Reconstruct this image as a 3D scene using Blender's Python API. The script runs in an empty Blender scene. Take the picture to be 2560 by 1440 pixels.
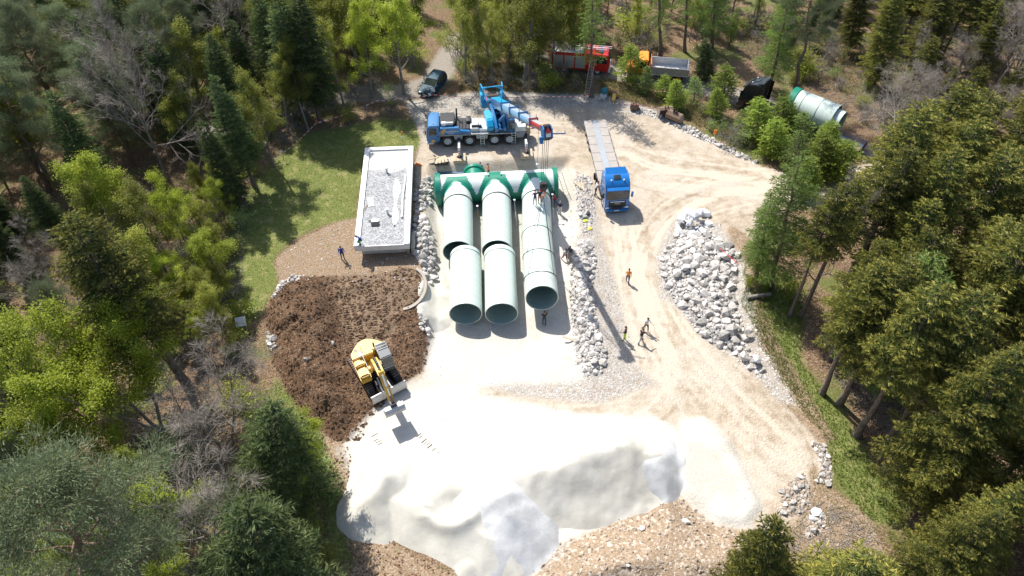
import bpy, bmesh, math, random
import numpy as np
from mathutils import Vector, Matrix, Euler
R = math.radians
PI = math.pi

# ------------------------------------------------------------------ camera, sky, sun, exposure
scene = bpy.context.scene
C = scene.collection
FPX, DEP, CAMH = 1778.0, R(48), 48.0
SD, CD = math.sin(DEP), math.cos(DEP)
cam_data = bpy.data.cameras.new('camera')
cam_data.sensor_width = 36.0
cam_data.lens = FPX / 2560 * 36
cam_data.clip_end = 3000
cam = bpy.data.objects.new('camera', cam_data)
cam.location = (0, 0, CAMH)
cam.rotation_euler = (PI / 2 - DEP, 0, 0)
C.objects.link(cam)
scene.camera = cam

SUN_EL = R(52.5)
SUN_H = Vector((-0.584, 0.811))                     # horizontal direction towards the sun
world = bpy.data.worlds.new('World')
scene.world = world
world.use_nodes = True
wn = world.node_tree
wn.nodes.clear()
w_out = wn.nodes.new('ShaderNodeOutputWorld')
w_bg = wn.nodes.new('ShaderNodeBackground')
w_sky = wn.nodes.new('ShaderNodeTexSky')
w_sky.sky_type = 'NISHITA'
w_sky.sun_disc = False
w_sky.sun_elevation = SUN_EL
w_sky.sun_rotation = math.atan2(SUN_H.x, SUN_H.y)
w_sky.air_density = 1.0
w_sky.dust_density = 1.5
w_bg.inputs['Strength'].default_value = 0.125
wn.links.new(w_sky.outputs[0], w_bg.inputs[0])
wn.links.new(w_bg.outputs[0], w_out.inputs[0])
sun_data = bpy.data.lights.new('sun', 'SUN')
sun_data.energy = 4.6
sun_data.angle = R(0.53)
sun_data.color = (1.0, 0.965, 0.90)
sun = bpy.data.objects.new('sun', sun_data)
sd = Vector((-SUN_H.x * math.cos(SUN_EL), -SUN_H.y * math.cos(SUN_EL), -math.sin(SUN_EL)))
sun.rotation_euler = sd.to_track_quat('-Z', 'Y').to_euler()
sun.location = (-60, 90, 120)
C.objects.link(sun)
scene.view_settings.view_transform = 'Standard'
scene.view_settings.look = 'None'
scene.view_settings.gamma = 1.0
scene.view_settings.use_curve_mapping = False
scene.view_settings.exposure = 0.68
scene.render.engine = 'CYCLES'
scene.cycles.max_bounces = 6
scene.cycles.diffuse_bounces = 3
scene.cycles.transmission_bounces = 4
scene.cycles.glossy_bounces = 3
scene.cycles.caustics_reflective = False
scene.cycles.caustics_refractive = False
scene.cycles.use_denoising = True

# ------------------------------------------------------------------ pixel -> place on a level, and back
def G(px, py, z=0.0):
    v = (py - 720) / FPX
    Z = (CAMH - z) / (SD + v * CD)
    return Vector(((px - 1280) / FPX * Z, Z * (CD - v * SD), z))
def PX(p):
    dz = p[2] - CAMH
    Z = p[1] * CD - dz * SD
    return 1280 + FPX * p[0] / Z, 720 + FPX * (-p[1] * SD - dz * CD) / Z
def on_ground(px, py, dz=0.0):
    z = 0.0
    for _ in range(5):
        p = G(px, py, z + dz)
        z = zt(p.x, p.y)
    return Vector((p.x, p.y, z))

# ------------------------------------------------------------------ tags
def tag(o, label=None, cat=None, group=None, kind=None):
    if label: o['label'] = label
    if cat: o['category'] = cat
    if group: o['group'] = group
    if kind: o['kind'] = kind
    return o
def empty(name, loc=(0, 0, 0), rz=0.0, label=None, cat=None, group=None, rot=None, parent=None):
    o = bpy.data.objects.new(name, None)
    o.empty_display_size = 0.2
    C.objects.link(o)
    o.location = loc
    o.rotation_euler = rot if rot is not None else (0, 0, rz)
    if parent is not None: o.parent = parent
    return tag(o, label, cat, group)
def link(name, me, parent=None, loc=None, rot=None, scale=None):
    o = bpy.data.objects.new(name, me)
    C.objects.link(o)
    if parent is not None: o.parent = parent
    if loc is not None: o.location = loc
    if rot is not None: o.rotation_euler = rot
    if scale is not None: o.scale = scale
    return o

# ------------------------------------------------------------------ materials
MATS = {}
class NT:
    def __init__(s, name):
        s.m = bpy.data.materials.new(name); s.m.use_nodes = True
        s.t = s.m.node_tree; s.t.nodes.clear()
        s.out = s.n('ShaderNodeOutputMaterial')
    def n(s, t, **kw):
        nd = s.t.nodes.new(t)
        for k, v in kw.items(): setattr(nd, k, v)
        return nd
    def l(s, a, b): s.t.links.new(a, b)
    def val(s, sock, x):
        if hasattr(x, 'is_output'): s.l(x, sock)
        else: sock.default_value = x
    def noise(s, scale, detail=4, rough=0.55, vec=None, dist=0.0):
        nd = s.n('ShaderNodeTexNoise'); nd.inputs['Scale'].default_value = scale
        nd.inputs['Detail'].default_value = detail; nd.inputs['Roughness'].default_value = rough
        nd.inputs['Distortion'].default_value = dist
        if vec is not None: s.l(vec, nd.inputs['Vector'])
        return nd.outputs[0]
    def voro(s, scale, vec=None, out='Color'):
        nd = s.n('ShaderNodeTexVoronoi'); nd.inputs['Scale'].default_value = scale
        if vec is not None: s.l(vec, nd.inputs['Vector'])
        return nd.outputs[out]
    def attr(s, name):
        nd = s.n('ShaderNodeAttribute'); nd.attribute_name = name
        return nd.outputs['Fac']
    def math(s, op, a, b=0.0, c=0.0, clamp=False):
        nd = s.n('ShaderNodeMath', operation=op, use_clamp=clamp)
        for i, x in enumerate((a, b, c)): s.val(nd.inputs[i], x)
        return nd.outputs[0]
    def rng(s, x, a, b, c=0.0, d=1.0, smooth=True):
        nd = s.n('ShaderNodeMapRange', interpolation_type='SMOOTHSTEP' if smooth else 'LINEAR')
        s.val(nd.inputs[0], x)
        for i, q in enumerate((a, b, c, d)): nd.inputs[i + 1].default_value = q
        return nd.outputs[0]
    def mix(s, f, a, b, mode='MIX'):
        nd = s.n('ShaderNodeMix', data_type='RGBA', blend_type=mode)
        s.val(nd.inputs[0], f)
        for i, x in ((6, a), (7, b)):
            if not hasattr(x, 'is_output') and len(x) == 3: x = (*x, 1)
            s.val(nd.inputs[i], x)
        return nd.outputs[2]
    def coords(s, kind='Object'):
        return s.n('ShaderNodeTexCoord').outputs[kind]
    def bump(s, h, strength=0.4, dist=0.05):
        nd = s.n('ShaderNodeBump'); nd.inputs['Strength'].default_value = strength
        nd.inputs['Distance'].default_value = dist; s.l(h, nd.inputs['Height'])
        return nd.outputs[0]
    def bsdf(s, col, rough=0.6, metal=0.0, normal=None, spec=0.5, coat=0.0, trans=0.0):
        b = s.n('ShaderNodeBsdfPrincipled')
        if not hasattr(col, 'is_output') and len(col) == 3: col = (*col, 1)
        s.val(b.inputs['Base Color'], col); s.val(b.inputs['Roughness'], rough)
        b.inputs['Metallic'].default_value = metal
        b.inputs['Specular IOR Level'].default_value = spec
        b.inputs['Coat Weight'].default_value = coat
        b.inputs['Transmission Weight'].default_value = trans
        if normal is not None: s.l(normal, b.inputs['Normal'])
        return b.outputs[0]
    def done(s, sh):
        s.l(sh, s.out.inputs[0]); return s.m
def mat(name, col, rough=0.55, metal=0.0, var=0.18, scale=3.0, dirt=None, dirt_amt=0.35, bump=0.0, spec=0.5, coat=0.0):
    """plain surface with grain, wear and an uneven film of dust"""
    if name in MATS: return MATS[name]
    s = NT(name); co = s.coords()
    n1 = s.noise(scale, 5, 0.6, co); n2 = s.noise(scale * 9, 3, 0.6, co)
    k = s.math('ADD', s.math('MULTIPLY', n1, var * 1.4), s.math('MULTIPLY', n2, var * 0.6))
    k = s.math('ADD', k, 1.0 - var)
    c = s.mix(1.0, col, k, 'MULTIPLY')
    if dirt is not None:
        f = s.rng(s.noise(scale * 1.7, 6, 0.7, co), 0.45, 0.75, 0.0, dirt_amt)
        c = s.mix(f, c, dirt)
    r = s.math('ADD', rough - 0.08, s.math('MULTIPLY', n2, 0.16), clamp=True)
    nrm = s.bump(n2, bump, 0.03) if bump else None
    MATS[name] = s.done(s.bsdf(c, r, metal, nrm, spec, coat))
    return MATS[name]

def leaf_mat(name, c1, c2, tip=None, tipamt=0.8, transl=0.35, rough=0.6):
    s = NT(name)
    rnd = s.attr('rnd'); oi = s.n('ShaderNodeObjectInfo').outputs['Random']
    c = s.mix(rnd, c1, c2)
    if tip is not None:
        c = s.mix(s.math('MULTIPLY', s.attr('tip'), tipamt), c, tip)
    c = s.mix(1.0, c, s.math('ADD', 0.66, s.math('MULTIPLY', oi, 0.66)), 'MULTIPLY')
    a = s.bsdf(c, rough, 0, None, 0.25)
    t = s.n('ShaderNodeBsdfTranslucent'); s.l(c, t.inputs[0])
    m = s.n('ShaderNodeMixShader'); m.inputs[0].default_value = transl
    s.l(a, m.inputs[1]); s.l(t.outputs[0], m.inputs[2])
    MATS[name] = s.done(m.outputs[0])
    return MATS[name]

def bark_mat(name, c1, c2, up=None):
    s = NT(name); co = s.coords()
    st = s.n('ShaderNodeMapping'); st.inputs['Scale'].default_value = (6, 6, 1.2); s.l(co, st.inputs[0])
    n = s.noise(1.6, 6, 0.7, st.outputs[0])
    c = s.mix(s.rng(n, 0.35, 0.65), c1, c2)
    if up is not None:
        z = s.n('ShaderNodeSeparateXYZ'); s.l(co, z.inputs[0])
        c = s.mix(s.rng(z.outputs[2], 5, 11, 0, 0.85), c, up)
    MATS[name] = s.done(s.bsdf(c, 0.9, 0, s.bump(n, 0.5, 0.04), 0.2))
    return MATS[name]

# ------------------------------------------------------------------ mesh builders
class MB:
    def __init__(s): s.v, s.f, s.m = [], [], []
    def add(s, vs, fs, mi=0):
        o = len(s.v); s.v.extend(tuple(p) for p in vs)
        s.f.extend(tuple(i + o for i in f) for f in fs); s.m.extend([mi] * len(fs)); return s
    def box(s, c, size, rot=None, mi=0, bev=0.0, taper=None):
        bm = bmesh.new(); bmesh.ops.create_cube(bm, size=1.0)
        for v in bm.verts:
            if taper and v.co.z > 0: v.co.x *= taper[0]; v.co.y *= taper[1]
            v.co = Vector((v.co.x * size[0], v.co.y * size[1], v.co.z * size[2]))
        if bev: bmesh.ops.bevel(bm, geom=bm.edges[:], offset=bev, segments=2, affect='EDGES', profile=0.6)
        M = Matrix.Translation(Vector(c))
        if rot is not None: M = M @ (rot.to_4x4() if isinstance(rot, Matrix) else Euler(rot).to_matrix().to_4x4())
        bm.transform(M); bm.verts.index_update()
        s.add([v.co for v in bm.verts], [[v.index for v in f.verts] for f in bm.faces], mi); bm.free(); return s
    def bx(s, x0, x1, y0, y1, z0, z1, mi=0, bev=0.0, **k):
        return s.box(((x0 + x1) / 2, (y0 + y1) / 2, (z0 + z1) / 2), (abs(x1 - x0), abs(y1 - y0), abs(z1 - z0)), None, mi, bev, **k)
    def beam(s, p0, p1, w, h, mi=0, bev=0.0):
        p0, p1 = Vector(p0), Vector(p1); d = p1 - p0
        return s.box((p0 + p1) / 2, (d.length, w, h), frame(d), mi, bev)
    def cyl(s, p0, p1, r0, r1=None, n=16, mi=0, cap=True):
        p0, p1 = Vector(p0), Vector(p1); r1 = r0 if r1 is None else r1
        M = frame(p1 - p0); a, b = M @ Vector((0, 1, 0)), M @ Vector((0, 0, 1))
        vs = [p0 + (a * math.cos(2 * PI * i / n) + b * math.sin(2 * PI * i / n)) * r0 for i in range(n)]
        vs += [p1 + (a * math.cos(2 * PI * i / n) + b * math.sin(2 * PI * i / n)) * r1 for i in range(n)]
        fs = [(i, (i + 1) % n, n + (i + 1) % n, n + i) for i in range(n)]
        if cap: fs += [tuple(range(n - 1, -1, -1)), tuple(range(n, 2 * n))]
        return s.add(vs, fs, mi)
    def tube(s, pts, r, n=6, mi=0):
        for i in range(len(pts) - 1): s.cyl(pts[i], pts[i + 1], r, r, n, mi)
        return s
    def lathe(s, prof, p0, d, n=32, mi=0, closed=False):
        """prof: (along, radius) pairs about axis p0 + along*d"""
        p0 = Vector(p0); M = frame(Vector(d)); e, a, b = M @ Vector((1, 0, 0)), M @ Vector((0, 1, 0)), M @ Vector((0, 0, 1))
        vs = [p0 + e * t + (a * math.cos(2 * PI * i / n) + b * math.sin(2 * PI * i / n)) * r for t, r in prof for i in range(n)]
        k = len(prof); fs = []
        for j in range(k if closed else k - 1):
            q = (j + 1) % k
            fs += [(j * n + i, j * n + (i + 1) % n, q * n + (i + 1) % n, q * n + i) for i in range(n)]
        return s.add(vs, fs, mi)
    def prism(s, poly, y0, y1, mi=0, axis='y', inset=0.0):
        """polygon of (x,z) extruded along y (or (y,z) along x, (x,y) along z)"""
        n = len(poly)
        f = {'y': lambda a, b, t: (a, t, b), 'x': lambda a, b, t: (t, a, b), 'z': lambda a, b, t: (a, b, t)}[axis]
        vs = [f(a, b, y0) for a, b in poly] + [f(a, b, y1) for a, b in poly]
        fs = [(i, (i + 1) % n, n + (i + 1) % n, n + i) for i in range(n)] + [tuple(range(n - 1, -1, -1)), tuple(range(n, 2 * n))]
        return s.add(vs, fs, mi)
    def mesh(s, name, mats, smooth=35, bevel=0.0):
        me = bpy.data.meshes.new(name); me.from_pydata(s.v, [], s.f)
        mats = mats if isinstance(mats, (list, tuple)) else [mats]
        for m in mats: me.materials.append(m)
        me.polygons.foreach_set('material_index', s.m)
        bm = bmesh.new(); bm.from_mesh(me)
        if bevel: bmesh.ops.bevel(bm, geom=[e for e in bm.edges if e.is_manifold and e.calc_face_angle(0) > 0.6], offset=bevel, segments=2, affect='EDGES', clamp_overlap=True)
        bmesh.ops.recalc_face_normals(bm, faces=bm.faces); bm.to_mesh(me); bm.free()
        if smooth:
            me.polygons.foreach_set('use_smooth', [True] * len(me.polygons)); me.set_sharp_from_angle(angle=R(smooth))
        me.update(); return me
    def build(s, name, mats, parent=None, smooth=35, bevel=0.0, **k):
        return link(name, s.mesh(name, mats, smooth, bevel), parent, **k)
def frame(d):
    d = Vector(d).normalized(); up = Vector((0, 0, 1)) if abs(d.z) < 0.95 else Vector((0, 1, 0))
    y = up.cross(d).normalized(); z = d.cross(y)
    return Matrix((d, y, z)).transposed()
def np_mesh(name, V, F, mats, mi=None, attrs=None, smooth=False):
    """V (n,3), F (m,k) all faces of k corners; attrs: {name: per-face floats}"""
    me = bpy.data.meshes.new(name); V = np.asarray(V, np.float32); F = np.asarray(F, np.int32)
    m, k = F.shape
    me.vertices.add(len(V)); me.vertices.foreach_set('co', V.ravel())
    me.loops.add(m * k); me.loops.foreach_set('vertex_index', F.ravel())
    me.polygons.add(m); me.polygons.foreach_set('loop_start', np.arange(0, m * k, k, dtype=np.int32))
    for q in (mats if isinstance(mats, (list, tuple)) else [mats]): me.materials.append(q)
    if mi is not None: me.polygons.foreach_set('material_index', np.asarray(mi, np.int32))
    me.polygons.foreach_set('use_smooth', [bool(smooth)] * m)
    for a, vals in (attrs or {}).items():
        at = me.attributes.new(a, 'FLOAT', 'FACE' if len(vals) == m and len(vals) != len(V) else 'POINT')
        at.data.foreach_set('value', np.asarray(vals, np.float32))
    me.update(calc_edges=True); me.validate(); return me
def text_part(name, txt, size, material, parent, loc, rot, extrude=0.004, shear=0.0):
    cu = bpy.data.curves.new(name, 'FONT'); cu.body = txt; cu.size = size; cu.extrude = extrude
    cu.align_x = 'CENTER'; cu.align_y = 'CENTER'; cu.shear = shear; cu.resolution_u = 2
    t = bpy.data.objects.new(name, cu); C.objects.link(t)
    dg = bpy.context.evaluated_depsgraph_get()
    me = bpy.data.meshes.new_from_object(t.evaluated_get(dg)); bpy.data.objects.remove(t)
    me.materials.clear(); me.materials.append(material)
    return link(name, me, parent, loc, rot)
def copy_tree(o, parent=None):
    c = o.copy(); C.objects.link(c); c.parent = parent
    for ch in o.children: copy_tree(ch, c)
    return c

# ------------------------------------------------------------------ noise in numpy
def _hash(ix, iy, seed):
    h = (ix.astype(np.int64) * 374761393 + iy.astype(np.int64) * 668265263 + seed * 2147483647) & 0x7fffffff
    h = (h ^ (h >> 13)) * 1274126177 & 0x7fffffff
    return ((h ^ (h >> 16)) & 0xffff) / 65535.0
def vnoise(x, y, seed=0):
    x = np.asarray(x, float); y = np.asarray(y, float)
    ix, iy = np.floor(x), np.floor(y); fx, fy = x - ix, y - iy
    fx = fx * fx * (3 - 2 * fx); fy = fy * fy * (3 - 2 * fy)
    a, b = _hash(ix, iy, seed), _hash(ix + 1, iy, seed); c, d = _hash(ix, iy + 1, seed), _hash(ix + 1, iy + 1, seed)
    return (a * (1 - fx) + b * fx) * (1 - fy) + (c * (1 - fx) + d * fx) * fy - 0.5
def fbm(x, y, sc, oct=4, seed=0):
    t, amp = 0.0, 1.0
    for i in range(oct):
        t = t + amp * vnoise(x / sc + 13.7 * i, y / sc - 7.1 * i, seed + i); sc *= 0.5; amp *= 0.5
    return t
def poly_sd(x, y, poly):
    """signed distance, positive inside"""
    x = np.asarray(x, float); y = np.asarray(y, float)
    d = np.full(x.shape, 1e18); ins = np.zeros(x.shape, bool); n = len(poly)
    for i in range(n):
        ax, ay = poly[i][:2]; bx, by = poly[(i + 1) % n][:2]; ex, ey = bx - ax, by - ay
        t = np.clip(((x - ax) * ex + (y - ay) * ey) / (ex * ex + ey * ey + 1e-12), 0, 1)
        d = np.minimum(d, (x - ax - t * ex) ** 2 + (y - ay - t * ey) ** 2)
        c = ((ay > y) != (by > y)) & (x < (bx - ax) * (y - ay) / (by - ay + 1e-12) + ax)
        ins ^= c
    return np.where(ins, 1, -1) * np.sqrt(d)
def seg_dist(x, y, pts):
    best = np.full(np.shape(x), 1e18); hv = np.zeros(np.shape(x))
    for (ax, ay, ah), (bx, by, bh) in zip(pts[:-1], pts[1:]):
        ex, ey = bx - ax, by - ay
        t = np.clip(((x - ax) * ex + (y - ay) * ey) / (ex * ex + ey * ey + 1e-12), 0, 1)
        d = np.hypot(x - ax - t * ex, y - ay - t * ey); k = d < best
        best = np.where(k, d, best); hv = np.where(k, ah + (bh - ah) * t, hv)
    return best, hv
def sstep(x, a, b):
    t = np.clip((x - a) / (b - a), 0, 1); return t * t * (3 - 2 * t)
# ------------------------------------------------------------------ the ground: zones outlined on the level
def PP(*pts, z=0.0): return [tuple(G(a, b, z)[:2]) for a, b in pts]
ZONES = {
 'grass': [PP((560,560),(640,450),(700,385),(760,335),(860,318),(960,298),(1040,305),(1062,360),(1032,380),(915,400),(900,470),(888,548),(810,562),(730,600),(690,642),(700,690),(690,720),(640,800),(596,800),(600,700),(570,650)),
           PP((1870,690),(1960,690),(2010,770),(2000,900),(2100,1030),(2200,1180),(2280,1200),(2260,1320),(2170,1300),(2090,1200),(2070,1110),(1990,1000),(1920,880),(1850,760)),
           PP((690,950),(740,990),(810,1090),(850,1180),(880,1290),(900,1420),(820,1400),(800,1250),(740,1120),(660,1000))],
 'road': [PP((1030,262),(1200,235),(1500,240),(1650,280),(1760,340),(1900,415),(2000,440),(2250,395),(2330,420),(2250,480),(1960,530),(1850,650),(1830,760),(1900,920),(1950,1000),(2060,1110),(2080,1190),(2000,1330),(1700,1480),(1180,1480),(860,1110),(1000,960),(1050,700),(1035,480),(1040,400),(1050,350))],
 'dirt': [PP((684,650),(760,592),(850,552),(890,546),(1040,560),(1056,700),(1000,720),(830,710),(760,705),(700,715)),
          PP((1830,560),(1880,600),(1910,690),(1905,770),(1960,880),(2030,1000),(2090,1100),(2050,1110),(1960,1000),(1900,900),(1850,780),(1810,690),(1800,600)),
          PP((2030,1150),(2090,1230),(2180,1300),(2230,1440),(2200,1560),(1950,1560),(1960,1330),(2010,1280)),
          PP((800,1060),(870,1110),(890,1220),(910,1300),(1000,1370),(1100,1420),(1190,1460),(1190,1560),(900,1560),(870,1330),(830,1200))],
 'soil': [PP((665,800),(680,740),(705,705),(760,692),(830,690),(930,690),(1010,672),(1050,690),(1065,780),(1074,830),(1058,930),(1005,962),(960,1010),(930,1040),(900,1105),(830,1100),(770,1045),(720,985),(680,900))],
 'strip': [PP((835,690),(930,686),(1015,668),(1050,690),(1040,760),(1000,775),(985,840),(965,930),(915,960),(880,870),(850,790))],
 'gravel': [PP((1425,440),(1480,450),(1505,600),(1545,720),(1585,905),(1480,962),(1440,945),(1425,700)),
            PP((1640,640),(1690,540),(1800,560),(1860,660),(1900,860),(1960,960),(1992,1015),(1940,1000),(1880,930),(1780,860),(1700,780),(1650,740)),
            PP((1010,255),(1200,228),(1500,235),(1640,275),(1600,290),(1480,262),(1200,290),(1060,345)),
            PP((1180,960),(1450,940),(1580,905),(1640,960),(1500,1010),(1300,990)),
            PP((1210,1450),(1290,1400),(1370,1350),(1430,1330),(1400,1390),(1330,1440)),
            PP((840,1120),(880,1130),(915,1230),(905,1270),(880,1200))],
 'earth': [PP((1260,1460),(1380,1368),(1540,1302),(1662,1215),(1700,1245),(1790,1315),(1870,1325),(1990,1310),(1960,1440),(1900,1560),(1300,1560))],
 'white': [PP((1000,975),(1180,970),(1190,990),(1440,1035),(1640,1045),(1690,1080),(1668,1212),(1540,1300),(1370,1370),(1290,1440),(1190,1440),(1000,1350),(920,1312),(890,1200),(870,1112),(930,1045))],
 'sand': [PP((1085,425),(1180,405),(1300,410),(1400,398),(1435,420),(1450,560),(1430,650),(1430,760),(1450,870),(1460,940),(1440,955),(1200,965),(1190,985),(1440,1030),(1640,1040),(1690,1075),(1690,1120),(1668,1212),(1540,1300),(1370,1370),(1290,1440),(1190,1440),(1000,1350),(920,1312),(890,1200),(858,1112),(920,1040),(1000,965),(1060,940),(1075,830),(1075,700),(1075,600),(1068,500)),
          PP((1700,1050),(1762,1040),(1830,1100),(1890,1220),(1910,1270),(1870,1322),(1790,1312),(1706,1245),(1690,1150))],
}
TRACKS = [[(500,330),(640,300),(860,235),(1010,232),(1080,208),(1120,150),(1150,100)],
          [(1330,150),(1420,168),(1520,180),(1600,186),(1750,215),(1900,255),(2050,330),(2190,392),(2330,445),(2500,520)]]
PIT = PP((1088,418),(1415,400),(1436,560),(1428,650),(1428,760),(1442,860),(1455,985),(1050,985),(1072,830),(1078,700),(1085,600),(1075,500))
Y_RAMP0, Y_RAMP1 = G(1250, 985).y, G(1250, 800).y
MOUND = ZONES['soil'][0]
MOUND2 = PP((668,800),(684,745),(720,705),(800,700),(840,760),(860,900),(890,1010),(880,1080),(830,1090),(770,1040),(720,980),(682,900))
EARTH = ZONES['earth'][0]
WALLX = G(1046, 740)

def terrain_z(x, y):
    x = np.asarray(x, float); y = np.asarray(y, float)
    z = 0.10 * fbm(x, y, 9.0, 3, 5)
    far = np.maximum(np.hypot(x, y - 48) - 45, 0)
    z = z + 0.25 * fbm(x, y, 22, 3, 8) * np.clip(far / 20, 0, 1) * 4
    p = poly_sd(x, y, PIT)
    ramp = sstep(y, Y_RAMP0, Y_RAMP1)
    pit = sstep(p, -0.9, 0.7) * ramp
    z = z * (1 - 0.7 * pit) - 1.2 * pit
    m = poly_sd(x, y, MOUND2)
    rough = fbm(x, y, 1.1, 4, 21)
    z = z + sstep(m, -0.3, 2.2) * (1.15 + 0.55 * rough + 1.0 * fbm(x, y, 4.0, 2, 3))
    s = poly_sd(x, y, MOUND)
    z = z + sstep(s, -0.2, 0.8) * (0.14 + 0.34 * rough) * (1 - pit)
    e = poly_sd(x, y, EARTH)
    z = z + sstep(e, -0.2, 4.0) * (1.5 + 0.9 * fbm(x, y, 5, 4, 33)) + sstep(e, -.2, .6) * 0.18 * rough
    b = poly_sd(x, y, ZONES['dirt'][3])
    z = z + sstep(b, 0, 2.5) * (0.5 + 0.5 * rough)
    b = poly_sd(x, y, ZONES['dirt'][1])
    z = z + sstep(b, -.3, .7) * (0.25 * rough + 0.12)
    wc = G(1012, 718); rr = np.hypot(x - wc.x, (y - wc.y) / 1.25)
    z = np.maximum(z, np.where(rr < 1.80, 0.42 - 0.25 * np.clip((wc.y - y) / 2.2, 0, 1) + 0.2 * rough, -9))
    q = poly_sd(x, y, ZONES['sand'][1])
    z = z + sstep(q, -0.1, 0.7) * 0.30
    # a raised lip of gravel along the foot of the pit ramp and wheel ruts on the road
    for tr in TRACKS:
        d, _ = seg_dist(x, y, [(*G(a, c)[:2], 0) for a, c in tr])
        z = z * (0.4 + 0.6 * sstep(d, 1.5, 4.5))
    return z

def axis_coords(a0, a1, step, outer, grow=1.22):
    core = list(np.arange(a0, a1 + 1e-6, step)); lo, hi, d = [], [], step
    x = core[0]
    while x > -outer: d *= grow; x -= d; lo.append(x)
    d = step; x = core[-1]
    while x < outer: d *= grow; x += d; hi.append(x)
    return np.array(lo[::-1] + core + hi)
GX, GY = axis_coords(-28, 34, 0.24, 620), axis_coords(12, 84, 0.24, 620)
XX, YY = np.meshgrid(GX, GY)
ZZ = terrain_z(XX, YY)
def zt(x, y):
    i = int(np.clip(np.searchsorted(GX, x) - 1, 0, len(GX) - 2)); j = int(np.clip(np.searchsorted(GY, y) - 1, 0, len(GY) - 2))
    u = (x - GX[i]) / (GX[i + 1] - GX[i]); v = (y - GY[j]) / (GY[j + 1] - GY[j])
    return float((ZZ[j, i] * (1 - u) + ZZ[j, i + 1] * u) * (1 - v) + (ZZ[j + 1, i] * (1 - u) + ZZ[j + 1, i + 1] * u) * v)

RUTS = [[(2250, 430), (2050, 455), (1900, 455), (1780, 470), (1690, 510), (1630, 570), (1600, 650), (1610, 740), (1660, 850), (1740, 960), (1850, 1070), (1960, 1180)],
        [(2200, 445), (1960, 480), (1820, 500), (1720, 540), (1660, 600), (1630, 680), (1650, 780), (1720, 890), (1840, 1010), (1950, 1120)],
        [(1900, 440), (1760, 420), (1640, 400), (1540, 360), (1440, 330), (1300, 320)], [(1560, 560), (1560, 650), (1590, 760), (1640, 880), (1640, 980), (1540, 1040), (1300, 1050), (1100, 1060)],
        [(1520, 560), (1530, 660), (1570, 800), (1620, 920)], [(1880, 470), (1740, 450), (1620, 440), (1560, 400)]]
def smooth_path(pts, n=4):
    q = [np.array(G(*p)[:2]) for p in pts]
    for _ in range(n): q = [q[0]] + [v for a, b in zip(q[:-1], q[1:]) for v in (a * .75 + b * .25, a * .25 + b * .75)] + [q[-1]]
    return [(a[0], a[1], 0) for a in q]
def rut_field(x, y):
    t = np.zeros(len(x))
    for i, pth in enumerate(RUTS):
        d, _ = seg_dist(x, y, smooth_path(pth, 2)); d = d + .35 * fbm(x, y, 3.0, 2, 90 + i)
        for off in (.95, 1.55, 2.4): t += np.exp(-((d - off) / .22) ** 2) * (.9 if off < 1 else .6) * (i % 2 * -2 + 1 if off > 2 else 1)
    return np.clip(.5 + .28 * t, 0, 1)
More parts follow.
